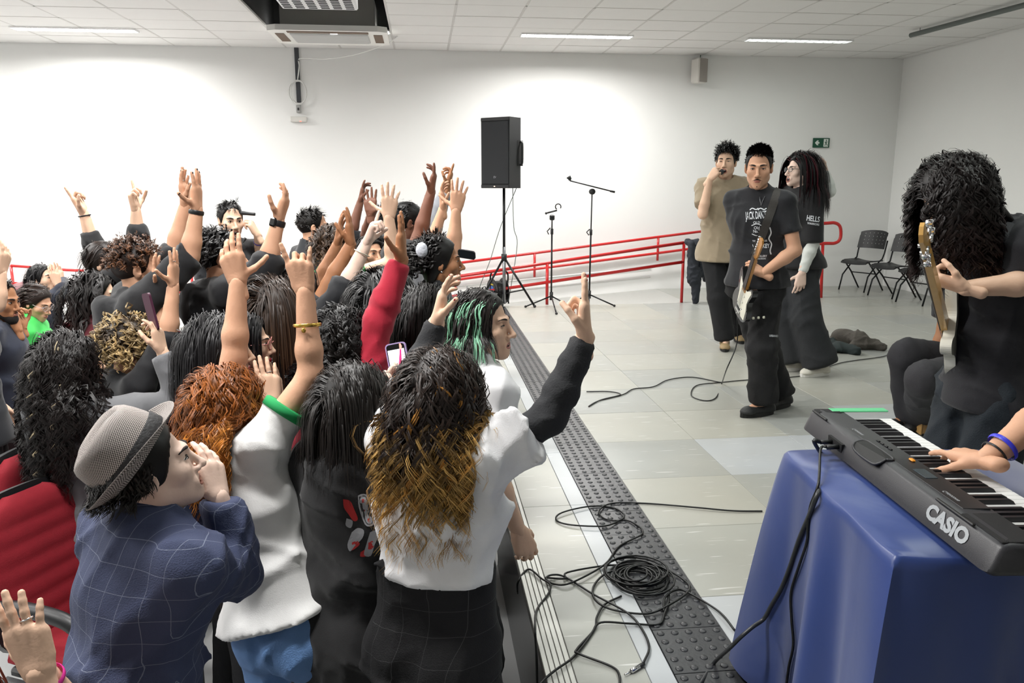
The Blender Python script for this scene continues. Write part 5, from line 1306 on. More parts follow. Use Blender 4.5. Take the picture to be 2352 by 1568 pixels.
C['singer'] = person('singer with curly dark hair in beige T-shirt holding a microphone to his mouth', (1668, 374, 7.15), hb=250, hd=240, pitch=4, floor=0, skin='light', q=.010, hq=.0042, handq=.004, eyes=.3, mouth=.8, hs=1.05,
    feet=((1694, 782, 0, 262), (1664, 800, .03, 250)), R=arm((1614, 492, -1), (1630, 412, -1), (1648, 388, 0), palm=V(.8, .3, .2), base=GRIP),
    hair=dict(style='top', c='120e0d', n=2600, len=.085, lift=.8, curl=.009, wl=.035, r=.0030, steps=12, side=-.15, low=-.5, sidelen=.35, mess=.3, seed=42, gs=.15, front=.45), top=dict(c='9A8B74', n='beige_tee', sleeve=.66, loose=.034, hem=.12, hemx=.0, fold=(.011, 30)), bottom=dict(c='121316', n='black_jeans', loose=.032, flare=.02, q=.015), shoe='9C8560', group=G)
C['woman'] = person('laughing woman with long black and red hair, glasses and white undersleeves', (1836, 392, 6.25), hb=192, hd=188, pitch=4, floor=0, fem=True, skin='pale', q=.010, hq=.0042, handq=.004, mouth=1.0, eyes=.4,
    feet=((1882, 862, .02, 190), (1822, 850, .05, 185)), L=arm((1866, 560, -1), (1842, 628, -1), (1836, 662, 0), palm='away', base=LOOSE), R=arm((1905, 440, 1), (1893, 392, 0), (1878, 372, 0), palm=V(-.7, -.6, 0), base=GRIP),
    hair=dict(style='long', c='0f0c0d', n=1500, len=.50, vol=.10, r=.0032, steps=26, seed=43, streak=('4a0f1c', .16, None)), top=dict(c='131316', n='black_big_tee', sleeve=.95, loose=.03, hem=.03, under='DADDD8', flare=.02), bottom=dict(c='26282b', n='wide_black_jeans', loose=.03, flare=.07, q=.015), shoe='D8D4C8', group=G)
C['bassist'] = person('long-haired bassist in black T-shirt bending over a white bass', (2190, 452, 2.62), hb=180, hd=185, pitch=-48, floor=0, skin='light', q=.009, hq=.0045, handq=.0033, eyes=.2, lean=.0, nback=.12, bw=.98,
    L=arm((2385, 648, 0), (2218, 662, -1), (2145, 640, 0), palm=V(-.2, .5, .8), base=GRIP), R=arm((2360, 735, 1), (2245, 750, 0), (2175, 735, 0), palm=V(-.1, -.9, .2), base=GRIP),
    hair=dict(style='long', c='17100f', tip='2a1a17', n=1500, len=.39, vol=.34, curl=.014, wl=.075, r=.0040, steps=30, seed=44, facek=1.12, back=.25), top=dict(c='15151b', n='bass_tee', sleeve=.62, loose=.014, hem=.08, hemx=-.03, fold=(.010, 28)), bottom=dict(c='1a2229', n='dark_cargo', loose=.040, flare=.02, q=.013, fold=(.012, 26)), group=G)
kn = [(pt(2125, 870, 4.25), np.array([*on_z(2118, 985, 0)[:2], .085])), (pt(2080, 815, 4.75), np.array([*on_z(2092, 985, 0)[:2], .085]))]
C['cajon'] = person('seated drummer in black T-shirt and faded jeans on a wooden box drum', (2222, 590, 4.75), hb=195, hd=200, pitch=-10, floor=0, sit=True, lean=.12, skin='brown', q=.010, hq=.005, handq=.0036, knees=kn,
    R=arm((2168, 755, 0), (2142, 845, 0), (2130, 905, 0), palm=V(.4, .2, -.4), base=FLAT), L=arm((2225, 760, 0), (2180, 820, 0), (2140, 850, 0), palm=V(.3, .8, -.3), base=FLAT), hair=dict(style='top', c='14100f', n=400, len=.06, r=.0036, steps=8, seed=45, side=0), top=dict(c='15161b', n='black_tee10', sleeve=.7, loose=.028), bottom=dict(c='2d2c30', n='faded_jeans', loose=.030, flare=.03, noise=.35), group=G)
add_glasses(C['cajon'], '1c1c20', .021, .0018)
add_glasses(C['woman'], '1c1c20', .020, .0020)
C['keys'] = person('keyboard player at the right picture edge with blue and black wristbands', (2585, 560, 1.72), hb=182, hd=185, pitch=-25, floor=0, lean=.22, skin='tan', q=.011, hq=.008, handq=.003, R=dict(W=on_z(2262, 1058, .868), hint=V(1.0, -.2, -1.3), hd=on_z(2110, 1012, .838)-on_z(2262, 1058, .868), palm='down', **dict(curl=(.10, .32, .30, .30), spread=1.3, thumb=(.7, .1))), hair=dict(style='top', c='14100f', n=400, len=.06, r=.0036, steps=8, seed=46, side=0), top=dict(c='15161b', n='black_tee11', sleeve=.8, loose=.026), bottom=BLACKP, group=G)
band(C['keys'], C['keys'].arms[1], .86, .030, '15151a', 'bracelet', .003)
band(C['keys'], C['keys'].arms[1], .74, .034, '3a3ad0', 'wristband', .006)
# ------------------------------------------------------------------ hat, phones, microphones
def check_mat(name, c1, c2, scale):
    if name in MATS: return MATS[name]
    m = mat(name, c1, .9, bump=.3, bscale=700); nt = m.node_tree; b = nt.nodes['Principled BSDF']; tc = nt.nodes.new('ShaderNodeTexCoord'); ck = nt.nodes.new('ShaderNodeTexChecker')
    ck.inputs['Color1'].default_value = (*srgb(c1), 1); ck.inputs['Color2'].default_value = (*srgb(c2), 1); ck.inputs['Scale'].default_value = scale
    nt.links.new(tc.outputs['UV'], ck.inputs['Vector']); nt.links.new(ck.outputs['Color'], b.inputs['Base Color']); return m
def hat(B):
    tilt = rotx(math.radians(36)); loc = lambda p: B.loc((np.atleast_2d(p)-V(0, -.01, .03)) @ tilt.T+V(0, -.012, .034)); nA, a = 48, np.linspace(0, 2*np.pi, 48, endpoint=False); hw = check_mat('hat_weave', 'C6BDB8', '3b3634', 1.0)
    def ring(rx, ry, z, crease=0.0, yo=0.0):
        x, y = rx*np.cos(a), ry*np.sin(a); return np.stack([x, y+yo-.008, z+crease*(-.030*np.exp(-(x/.030)**2))*np.ones_like(x)], 1)
    rows = [ring(.094, .113, .040), ring(.093, .112, .060), ring(.091, .109, .085), ring(.088, .105, .110), ring(.083, .099, .132), ring(.076, .090, .148, .15), ring(.062, .074, .157, .55), ring(.040, .048, .158, .9), ring(.018, .022, .156, 1.0)]
    def grid_obj(name, rows, m, parent, us, vs):
        v = np.concatenate(rows); f = [(i*nA+j, i*nA+(j+1) % nA, (i+1)*nA+(j+1) % nA, (i+1)*nA+j) for i in range(len(rows)-1) for j in range(nA)]
        if name == 'crown': f.append(tuple((len(rows)-1)*nA+j for j in range(nA)))
        o = mesh_obj(name, loc(v), f, m, parent, True); uv = o.data.uv_layers.new(name='UVMap')
        for p in o.data.polygons:
            js = [o.data.loops[li].vertex_index % nA for li in p.loop_indices]; wrap = max(js)-min(js) > nA/2
            for li in p.loop_indices:
                k = o.data.loops[li].vertex_index; j = k % nA; jj = j+nA if (wrap and j < nA/2) else j
                uv.data[li].uv = (jj/nA*us, (k//nA)*vs)
        return o
    cr = grid_obj('crown', rows, hw, B.root, 220, 8); cr.name = 'hat'
    def br(r, up): return np.stack([(.094+r)*np.cos(a), (.113+r)*np.sin(a)-.008, .040+up*(.012+.020*np.abs(np.cos(a))**2+.018*np.clip(-np.sin(a), 0, 1)-.012*np.clip(np.sin(a), 0, 1))], 1)
    grid_obj('brim', [br(-.002, 0), br(.015, .15), br(.030, .5), br(.044, 1.0), br(.046, 1.08), br(.044, 1.02)-V(0, 0, .002), br(.015, .15)-V(0, 0, .003), br(-.002, 0)-V(0, 0, .003)], hw, cr, 260, 6)
    bd = [ring(.0955, .1145, .042), ring(.0965, .1155, .046), ring(.0950, .1135, .074), ring(.093, .1115, .077)]
    v = np.concatenate(bd); f = [(i*nA+j, i*nA+(j+1) % nA, (i+1)*nA+(j+1) % nA, (i+1)*nA+j) for i in range(3) for j in range(nA)]
    mesh_obj('hat_band', loc(v), f, mat('hat_band_black', '1a1a1c', .7, noise=.2, bump=.3, bscale=120), cr, True)
hat(C['hat'])
def windowpane(name, base, line, sx, sz, w=.03):
    """thin woven check in object space"""
    m = mat(name, base, .85, noise=.10, nscale=18, bump=.25, bscale=300); nt = m.node_tree; b = nt.nodes['Principled BSDF']; src = b.inputs['Base Color'].links[0].from_socket
    tc = nt.nodes.new('ShaderNodeTexCoord'); sp = nt.nodes.new('ShaderNodeSeparateXYZ'); 
    mp = nt.nodes.new('ShaderNodeMapping'); mp.inputs['Rotation'].default_value = (0, 0, -math.radians(42)); nt.links.new(tc.outputs['Object'], mp.inputs[0])
    nz = nt.nodes.new('ShaderNodeTexNoise'); nz.inputs['Scale'].default_value = 4; nt.links.new(tc.outputs['Object'], nz.inputs['Vector'])
    ad = nt.nodes.new('ShaderNodeMix'); ad.data_type = 'VECTOR'; ad.inputs['Factor'].default_value = .02; nt.links.new(mp.outputs[0], ad.inputs['A']); nt.links.new(nz.outputs['Color'], ad.inputs['B'])
    nt.links.new(ad.outputs['Result'], sp.inputs[0]); prev = None
    for ax, sc in (('Y', sx), ('Z', sz)):
        mu = nt.nodes.new('ShaderNodeMath'); mu.operation = 'MULTIPLY'; mu.inputs[1].default_value = sc; nt.links.new(sp.outputs[ax], mu.inputs[0])
        fr = nt.nodes.new('ShaderNodeMath'); fr.operation = 'FRACT'; nt.links.new(mu.outputs[0], fr.inputs[0])
        lt = nt.nodes.new('ShaderNodeMath'); lt.operation = 'LESS_THAN'; lt.inputs[1].default_value = w*sc/25; nt.links.new(fr.outputs[0], lt.inputs[0])
        if prev is None: prev = lt
        else:
            mxx = nt.nodes.new('ShaderNodeMath'); mxx.operation = 'MAXIMUM'; nt.links.new(prev.outputs[0], mxx.inputs[0]); nt.links.new(lt.outputs[0], mxx.inputs[1]); prev = mxx
    k = nt.nodes.new('ShaderNodeMath'); k.operation = 'MULTIPLY'; k.inputs[1].default_value = .34; nt.links.new(prev.outputs[0], k.inputs[0])
    mx = nt.nodes.new('ShaderNodeMix'); mx.data_type = 'RGBA'; mx.inputs['B'].default_value = (*srgb(line), 1); nt.links.new(k.outputs[0], mx.inputs['Factor']); nt.links.new(src, mx.inputs['A']); nt.links.new(mx.outputs['Result'], b.inputs['Base Color'])
    return m
C['hat'].top.data.materials[0] = windowpane('shirt_check', '39415e', 'A9B2C4', 22, 19)
C['ombre'].bot.data.materials[0] = windowpane('trouser_check', '131316', '6a6a6c', 15, 15, .025)
# collar of the checked shirt
B = C['hat']; a = np.linspace(-2.4, 2.4, 20); rr = []
for dz, r_ in ((.0, .088), (.045, .078), (.047, .080), (.004, .102)): rr.append(np.array([B.nb+(-B.fwd*math.cos(t)+B.right*math.sin(t))*r_+B.spine*(dz+.005) for t in a]))
v = np.concatenate(rr); f = [(i*20+j, i*20+j+1, (i+1)*20+j+1, (i+1)*20+j) for i in range(3) for j in range(19)]
mesh_obj('collar', v, f, MATS['shirt_check'], B.top, True)

def phone(label, c, up, nrml, case, w=.078, h=.160, t=.011, screen=None, parent=None):
    """nrml = direction the screen looks"""
    z = nrm(nrml); y = nrm(up-z*(up @ z)); x = np.cross(y, z); Mx = (np.stack([x, y, z], 1), np.asarray(c, float))
    r = empty('phone', c, label, 'phone')
    def rr(w_, h_, rad, n=5):
        P = []
        for cx, cy, a0 in ((w_/2-rad, h_/2-rad, 0), (-w_/2+rad, h_/2-rad, 90), (-w_/2+rad, -h_/2+rad, 180), (w_/2-rad, -h_/2+rad, 270)):
            for k in range(n+1): a_ = math.radians(a0+90*k/n); P.append((cx+rad*math.cos(a_), cy+rad*math.sin(a_)))
        return P
    MB().prism(rr(w, h, .013), -t/2, t/2, Mx).build('case', mat('phone_case_'+case, case, .4), r)
    MB().prism(rr(w-.008, h-.008, .010), t/2, t/2+.0006, Mx).build('glass', mat('phone_glass', '08080a', .1), r)
    if screen: screen(r, Mx, w, h, t/2+.0012)
    else: MB().prism(rr(w-.012, h-.02, .006), t/2+.0006, t/2+.0010, Mx).build('screen', mat('screen_glow', (.75, .78, .82), emit=.8), r)
    return r
def film_screen(r, Mx, w, h, z):
    def flat(name, P, c, e, dz):
        MB().add(np.array([(x, y, z+dz) for x, y in P]) @ Mx[0].T+Mx[1], [tuple(range(len(P)))]).build(name, mat('scr_'+name, c, .3, emit=e), r)
    X, Y = w/2-.007, h/2-.022
    flat('screen', [(-X, -Y), (X, -Y), (X, Y), (-X, Y)], (.92, .92, .95), 1.0, 0)
    rn = random.Random(1); cr = [(-X, -Y)]+[(-X+2*X*i/14, -.005-.012*rn.random()) for i in range(15)]+[(X, -Y)]
    flat('crowd_image', cr, (.10, .10, .14), .8, .0002)
    flat('white_shirt_image', [(.012, -Y), (X, -Y), (X, -.012), (.018, -.016), (.010, -.035)], (.8, .8, .82), .8, .0003)
    flat('red_sleeve_image', [(-X, -Y), (.006, -Y), (.004, -.03), (.012, .0), (.019, .045), (.014, .046), (.002, .0), (-.014, -.022), (-X+.003, -.03)], (.85, .03, .20), .9, .0004)
    flat('hand_image', [(.013, .046), (.020, .045), (.023, .056), (.020, .066), (.015, .065)], (.8, .35, .28), .9, .0004)
    MB().prism([(.004*math.cos(a_), -Y+.008+.004*math.sin(a_)) for a_ in np.linspace(0, 6.28, 12)[:-1]], z+.0005, z+.0007, Mx).build('shutter_button', mat('scr_btn', (.9, .2, .12), .3, emit=.9), r)
A = C['hoodie'].arms[1]; zc = (A.wr-CAM) @ FWD
c0 = pt(916, 835, zc+.03); upv = pt(908, 786, zc)-pt(926, 880, zc); sc_ = 98/1800*zc/.160
phone('phone in lilac case filming the stage in the raised hand', c0, upv+FWD*.0, -FWD-RGT*.12, 'B9A4D6', .080*sc_, .160*sc_, .012, film_screen)
A = C['curly'].arms[1]; zc = (A.wr-CAM) @ FWD
phone('dark purple phone held up above the grey hoodie sleeve', pt(346, 716, zc-.02), pt(332, 686, zc)-pt(364, 748, zc)-FWD*.05, V(.75, .62, .1), '4a2238', .074, .15, .009)
A = C['phoneface'].arms[1]; zc = (A.wr-CAM) @ FWD
phone('small phone in pink case in front of a half hidden face', pt(636, 607, zc-.03), pt(634, 597, zc)-pt(640, 619, zc), -FWD-RGT*.3, 'D89A98', .075, .13, .010)
phone('dark phone held sideways beyond the braided profile', pt(1072, 584, 4.35), RGT+UP*.05, V(.5, .8, .35), '1c2026', .050, .105, .010)

def mic(label, a, b, ring=True):
    """a = tail, b = head"""
    d = nrm(b-a); R_ = frame(d, UP); Mx = (np.stack([R_[:, 0], R_[:, 2], R_[:, 1]], 1), a); r = empty('microphone', a, label, 'microphone'); L = np.linalg.norm(b-a)
    MB().lathe([(.011, 0), (.012, .01), (.013, L*.4), (.0165, L-.05), (.0165, L-.045)], (0, 0, 0), 14, Mx).build('handle', mat('mic_body', '222326', .4), r, True)
    MB().lathe([(.020, L-.045), (.025, L-.03), (.025, L-.012), (.017, L), (.004, L+.006)], (0, 0, 0), 16, Mx).build('grille', mat('mic_grille', '46484b', .35, .8, bump=.8, bscale=900), r, True)
    if ring: MB().lathe([(.0128, .012), (.0140, .014), (.0140, .030), (.0130, .032)], (0, 0, 0), 12, Mx).build('ring', mat('mic_ring_green', '1fae6a', .4), r, True)
zc = (C['singer'].arms[1].wr-CAM) @ FWD
mh = C['singer'].loc((0, .125, -.075))[0]
mic('black handheld microphone at the mouth of the beige-shirted singer', hand_world(C['singer'].arms[1], (-.0, .07, -.035), 1)[0]+(hand_world(C['singer'].arms[1], (0, .07, -.035), 1)[0]-mh)*1.0, mh)
zc = (C['micman'].arms[0].wr-CAM) @ FWD
mic('black microphone held level by the singing man near the back wall', pt(586, 492, zc-.05), pt(538, 487, zc-.05), False)

# ------------------------------------------------------------------ guitars
def guitar(name, label, cat, tail, head, normal, bodyc, guard, L=.98, n=6, one_side=True, neckc='B8813F'):
    x = nrm(head-tail); z = nrm(normal-x*(normal @ x)); y = np.cross(z, x); k = np.linalg.norm(head-tail)/L; Mx = (np.stack([x, y, z], 1)*k, tail)
    r = empty(name, tail, label, cat)
    ol = spline(np.array([(0, 0, 0), (.02, .10, 0), (.08, .155, 0), (.16, .148, 0), (.22, .118, 0), (.28, .130, 0), (.36, .158, 0), (.41, .140, 0), (.375, .100, 0), (.315, .055, 0), (.305, .02, 0), (.305, -.02, 0), (.315, -.055, 0), (.36, -.09, 0), (.37, -.125, 0), (.335, -.142, 0), (.27, -.122, 0), (.21, -.112, 0), (.15, -.142, 0), (.08, -.150, 0), (.02, -.10, 0), (0, 0, 0)], float), 4)[:-1, :2]
    MB().prism(ol, -.022, .018, Mx).build('guitar_body', bodyc, r, False)
    MB().prism(ol*.965+np.array([.006, 0]), .018, .021, Mx).build('body_top', bodyc, r)
    pg = np.array([(.06, -.125), (.15, -.118), (.21, -.095), (.28, -.105), (.335, -.12), (.35, -.10), (.30, -.045), (.30, .045), (.34, .105), (.30, .10), (.22, .07), (.12, .055), (.10, -.02), (.05, -.06)])
    MB().prism(pg, .021, .0235, Mx).build('pickguard', guard, r)
    nk = mat('neck_'+neckc, neckc, .35, noise=.12, nscale=40, coat=.3)
    x1 = L-.185 if one_side else L-.20
    P = [(.27, -.028), (x1, -.0215), (x1, .0215), (.27, .028)]
    MB().prism(P, .006, .030, Mx).build('neck', nk, r); MB().prism([(.30, -.027), (x1, -.021), (x1, .021), (.30, .027)], .030, .035, Mx).build('fretboard', mat('fretboard_wood', '3a2418' if one_side else 'B8813F', .5, noise=.15), r)
    for i in range(18):
        xf = x1-(x1-.20)*(1-2**(-(i+1)/12)); MB().box((xf-.001, -.023, .035), (xf+.001, .023, .0362), Mx).build('fret', M_CHR, r) if xf > .31 else None
    hs_ = [(x1, -.022), (x1+.03, -.034), (L-.03, -.044), (L-.005, -.028), (L, 0), (L-.012, .022), (x1+.05, .030), (x1+.02, .024), (x1, .022)]
    MB().prism(hs_, .008, .022, Mx).build('headstock', nk, r)
    for i in range(n):
        if one_side: tx, ty, sy = x1+.035+i*.024, .026-.0*i, 1
        else: tx, ty, sy = x1+.05+(i % 2)*.055, (.030 if i < n/2 else -.036), (1 if i < n/2 else -1)
        big = 1.0 if one_side else 1.5
        t = MB(); t.tube((np.array([(tx, ty-.014*sy, .018), (tx, ty-.014*sy, .034)])) @ Mx[0].T+Mx[1], .004*big, 8); to = t.build('tuner', M_CHR, r, True)
        MB().tube(np.array([(tx, ty-.010*sy, .004), (tx, ty+.018*sy*big, .004)]) @ Mx[0].T+Mx[1], .0035*big, 8).build('tuner_shaft', M_CHR, to, True)
        MB().bbox((tx-.008*big, ty+.016*sy*big, -.001*big-.004), (tx+.008*big, ty+.026*sy*big+.004, .012*big), Mx, .003).build('tuner_button', M_CHR, to, True)
    for i in range(n):
        yy0, yy1 = (-.026+.052*i/(n-1)), (-.017+.034*i/(n-1)); MB().tube(np.array([(.075, yy0, .034), (x1, yy1, .0385), (x1+.05+.018*i, yy1*.9+.004, .030)]) @ Mx[0].T+Mx[1], .0009, 4).build('string', M_STEEL, r)
    for xp in ((.115, .175, .235) if one_side else (.14, .22)): MB().bbox((xp-.009, -.038, .0235), (xp+.009, .038, .031), Mx, .003).build('pickup', mat('pickup_cover', 'E8E6DC' if one_side else '15151a', .4), r)
    MB().bbox((.055, -.040, .021), (.082, .040, .033), Mx, .003).build('bridge', M_CHR, r)
    for xp, yp in ((.115, -.095), (.075, -.108), (.155, -.085)): MB().lathe([(.011, .0235), (.0105, .036), (.008, .038)], (xp, yp, 0), 12, Mx).build('knob', mat('knob_cream', 'E4E2CE', .4), r, True)
    if one_side: MB().tube(np.array([(.07, -.03, .034), (.075, -.045, .06), (.13, -.09, .07), (.17, -.105, .055)]) @ Mx[0].T+Mx[1], .0028, 6).build('tremolo_arm', M_CHR, r, True)
    return r, Mx
gA = C['guitarist']
tail, head_ = pt(1697, 724, 5.10), pt(1754, 546, 4.66)
gr, gM = guitar('electric_guitar', 'black electric guitar with cream pickguard held by the moustached guitarist', 'guitar', tail, head_, V(-.97, -.12, .10), mat('guitar_black', '0c0c0e', .12, coat=.6), mat('guard_cream', 'E6E4D4', .3), L=.80)
ribbon_on(gA, gA.topvf, [(1800, 424), (1786, 442), (1774, 476), (1760, 515), (1746, 552), (1734, 585)], 19, mat('strap_black', '3a3734', .7, bump=.3), 'guitar_strap', .004)
bA = C['bassist']
guitar('bass_guitar', 'white bass guitar with maple neck played by the long-haired bassist', 'guitar', pt(2196, 805, 2.90), pt(2128, 520, 2.16), V(-1, .1, .3), mat('bass_white', 'E9E7DA', .15, coat=.6), mat('bass_guard', '141416', .3), L=1.15, n=4, one_side=False, neckc='C79A52')
ribbon_on(bA, bA.topvf, [(2330, 470), (2320, 520), (2290, 570), (2262, 620)], 34, mat('strap_grey', '26272b', .7, bump=.3), 'guitar_strap', .004)

# ------------------------------------------------------------------ drum box
Bc = C['cajon']; pc = Bc.pe; r = empty('box_drum', (pc[0], pc[1], 0), 'wooden box drum under the seated drummer', 'drum'); a0 = math.radians(-10); cn = on_z(2112, 1004, 0); Mx = (rotz(a0), cn+rotz(a0) @ V(.162, .152, 0))
top_z = max(.40, pc[2]-.115)
MB().bbox((-.15, -.15, .02), (.13, .15, top_z), Mx, .006).build('box', mat('cajon_wood', '9C7A4C', .45, noise=.15, nscale=12, stretch=(1, 1, .1)), r)
MB().bbox((-.16, -.152, .015), (-.15, .152, top_z+.003), Mx, .002).build('front_plate', mat('cajon_front', 'B58F58', .4, noise=.12, nscale=14, stretch=(1, 1, .1)), r)
for sx in (-1, 1):
    for sy in (-1, 1): MB().lathe([(.015, 0), (.018, .02)], (0, 0, 0), 10, (np.eye(3), Mx[1]+Mx[0] @ V(sx*.12, sy*.12, 0))).build('rubber_foot', M_BLK, r)

# ------------------------------------------------------------------ table with blue cloth, keyboard
ZT = .758
A_, B_ = on_z(1800, 1032, ZT), on_z(2055, 1280, ZT); u2 = nrm(A_-B_); w2 = V(u2[1], -u2[0], 0); TL, TW = np.linalg.norm(A_-B_), .62
tr = empty('table', (*(B_+u2*TL/2+w2*TW/2)[:2], 0), 'folding table hidden under the blue tablecloth', 'table'); Mt = (np.stack([u2, w2, UP], 1), np.array([B_[0], B_[1], 0]))
MB().bbox((.01, .01, ZT-.035), (TL-.01, TW-.01, ZT-.006), Mt, .004).build('table_top', mat('table_wood', '7d6a55', .6), tr)
for x in (.06, TL-.06):
    for y in (.06, TW-.06): MB().tube(np.array([(x, y, 0), (x, y, ZT-.03)]) @ Mt[0].T+Mt[1], .016, 8).build('leg', M_BLKM, tr, True)
nP = 200; per = []; rc_ = .035
corners = [(0, 0), (TL, 0), (TL, TW), (0, TW)]
def perim(t):
    """rounded rectangle, returns point, outward normal, corner weight"""
    Ls = [TL, TW, TL, TW]; tot = sum(Ls); s_ = (t % 1)*tot
    for i in range(4):
        if s_ < Ls[i]: break
        s_ -= Ls[i]
    p0, p1 = np.array(corners[i], float), np.array(corners[(i+1) % 4], float); d = (p1-p0)/Ls[i]; nn = np.array([d[1], -d[0]]); p = p0+d*s_
    cw_ = max(0, 1-min(s_, Ls[i]-s_)/.17); e0 = max(0, 1-s_/.10); e1 = max(0, 1-(Ls[i]-s_)/.10)
    nb = np.array([(-d)[0], (-d)[1]]) if e0 > 0 else d
    n2 = nn+nb*max(e0, e1)*1.0; n2 /= np.linalg.norm(n2)
    p = p-n2*(rc_*.41*max(e0, e1)**2)
    return p, n2, cw_, (t % 1)*tot
rows_ = [0, .004, .012, .03, .08, .16, .26, .36, .46, .56, .66, ZT-.015]; V_ = []; F_ = []
rc2 = np.random.RandomState(3)
for dz in rows_:
    for k in range(nP):
        p, nn, cw_, s_ = perim(k/nP); h_ = dz/ZT
        fold = .028*h_**.7*(math.sin(s_*21+.6)+.55*math.sin(s_*37+2)+.3)*(1-.5*cw_)+.11*cw_**2*h_**.8+.012*h_
        p = p+nn*(fold+min(dz, .012)*.6); V_.append((p[0], p[1], ZT-dz+(.006*cw_ if dz > .5 else 0)-.10*h_*cw_**2*0))
for i in range(len(rows_)-1):
    for k in range(nP): F_.append((i*nP+k, (i+1)*nP+k, (i+1)*nP+(k+1) % nP, i*nP+(k+1) % nP))
F_.append(tuple(range(nP)))
cl = mesh_obj('tablecloth', np.array(V_) @ Mt[0].T+Mt[1], F_, mat('satin_blue', '243B78', .36, noise=.05, nscale=8, sheen=.25, bump=.08, bscale=14), None, True, label='royal blue tablecloth hanging to the floor under the keyboard', cat='tablecloth')
cl.data.set_sharp_from_angle(angle=math.radians(70))

KF, KN = on_z(1846, 965, .80), on_z(2262, 1285, .80); ku = nrm((KF-KN)*V(1, 1, 0)); kw = V(ku[1], -ku[0], 0); KL = .945
KO = np.array([*((KF+KN)/2-ku*KL/2)[:2], ZT+.006]); Mk = (np.stack([ku, kw, UP], 1), KO)
kb = empty('keyboard', KO+ku*KL/2+kw*.12, 'black electronic keyboard with grey brand name on a blue-covered table', 'keyboard')
M_KB = mat('keyboard_black', '2b2b2f', .38, noise=.06, nscale=40, bump=.08, bscale=500)
prof = [(.016, 0), (.0, .010), (.003, .018), (.020, .062), (.028, .069), (.044, .073), (.112, .069), (.114, .040), (.250, .036), (.256, .028), (.254, .008), (.244, 0)]
nE = 7; rws = []
for i in range(nE*2+2):
    if i <= nE: t = i/nE; a_ = .022*(1-math.cos(t*math.pi/2)) if False else .03*(1-math.sqrt(1-(1-t)**2)) if False else .03*t; sh = 1-.10*(1-math.sqrt(max(0, 1-(1-t)**2)))
    else: t = (i-nE-1)/nE; a_ = KL-.03+.03*t; sh = 1-.10*(1-math.sqrt(max(0, 1-t**2)))
    rws.append([(a_, .128+(d-.128)*sh, .035+(z-.035)*(1-(1-sh)*3)) for d, z in prof])
v = np.array(rws).reshape(-1, 3); m_ = len(prof); f = [(i*m_+j, (i+1)*m_+j, (i+1)*m_+(j+1) % m_, i*m_+(j+1) % m_) for i in range(len(rws)-1) for j in range(m_)]; f += [tuple(range(m_)), tuple((len(rws)-1)*m_+j for j in range(m_))[::-1]]
mesh_obj('case', v @ Mk[0].T+Mk[1], f, M_KB, kb, True, auto=50)
k0, k1 = .055, KL-.055; nw = 36; ww = (k1-k0)/nw
wk = MB().bbox((.0006, 0, 0), (ww-.0006, .136, .020), None, .0018).arrays(); Mw = mat('key_white', 'EFEFED', .25)
bk_ = [(.001, 0, 0), (.0125, 0, 0)]; kv = np.array([(0, 0, 0), (.0125, 0, 0), (0, .092, 0), (.0125, .092, 0), (.0015, 0, .011), (.011, 0, .011), (.0015, .080, .011), (.011, .080, .011), (.0025, .088, .007), (.010, .088, .007)])
kf = [(0, 1, 5, 4), (4, 5, 7, 6), (6, 7, 9, 8), (8, 9, 3, 2), (0, 4, 6, 2), (6, 8, 2), (1, 3, 7, 5), (7, 3, 9), (0, 2, 3, 1)]
for i in range(nw):
    mesh_obj('white_key', (wk[0]+V(k0+i*ww, .114, .034)) @ Mk[0].T+Mk[1], wk[1], Mw, kb)
Mb_ = mat('key_black', '1c1c20', .35)
for i in range(nw-1):
    if i % 7 in (0, 1, 3, 4, 5): mesh_obj('black_key', (kv+V(k0+(i+1)*ww-.00625, .113, .054)) @ Mk[0].T+Mk[1], kf, Mb_, kb)
MB().bbox((.17, .045, .069), (.74, .108, .0735), Mk, .002).build('control_panel', mat('panel_black', '1d1e21', .3), kb)
for i in range(4): MB().bbox((.545+i*.022, .076, .0735), (.560+i*.022, .082, .0765), Mk, .001).build('panel_button', M_BLK, kb)
MB().bbox((.455, .085, .0735), (.475, .096, .0785), Mk, .003).build('orange_button', mat('button_orange', 'E8921E', .4), kb)
MB().lathe([(.020, .0735), (.020, .080), (.016, .083), (.012, .081)], (.43, .078, 0), 24, Mk).build('dial', M_BLK, kb, True, auto=40)
MB().bbox((.345, .060, .0735), (.405, .090, .0750), Mk, .002).build('display', mat('display_grey', '39444a', .2), kb)
for a0_, a1_ in ((.09, .23), (.82, .92)): MB().bbox((a0_, .018, .0685), (a1_, .026, .0745), Mk, .002).build('music_stand_slot', mat('slot_black', '0b0b0c', .5), kb)
rim = [(.022, 0)]
hx = spline(np.array([(.475, .030, .0738), (.470, .045, .0742), (.50, .052, .0738), (.59, .052, .0738), (.625, .046, .0738), (.625, .016, .066), (.59, .006, .055), (.50, .006, .055), (.478, .014, .063), (.475, .030, .0738)], float), 4)
MB().tube(hx @ Mk[0].T+Mk[1], .0035, 6).build('handle_rim', M_KB, kb, True)
MB().add((hx[:-1]+V(0, 0, .0015)) @ Mk[0].T+Mk[1], [tuple(range(len(hx)-1))]).build('handle_shade_sheet', mat('handle_hole_shade', '050506', .6), kb)  # flat black sheet above the case, painted shade of the handle opening
def on_rear(a_, s_):   # s_ 0..1 up the flat rear face
    q = np.array([.003, .018])+(np.array([.020, .062])-np.array([.003, .018]))*s_; return (a_, q[0]-.0014, q[1]+.0006)
gv, gf = text_geo('CASIO', .042, bold=.0022, sx=1.25)
mesh_obj('brand_lettering', np.array([on_rear(.165-x, .50+y/.044) for x, y, z in gv]) @ Mk[0].T+Mk[1], gf, mat('letter_grey', 'A9ADB0', .35), kb)
gv, gf = text_geo('Casiotone', .014)
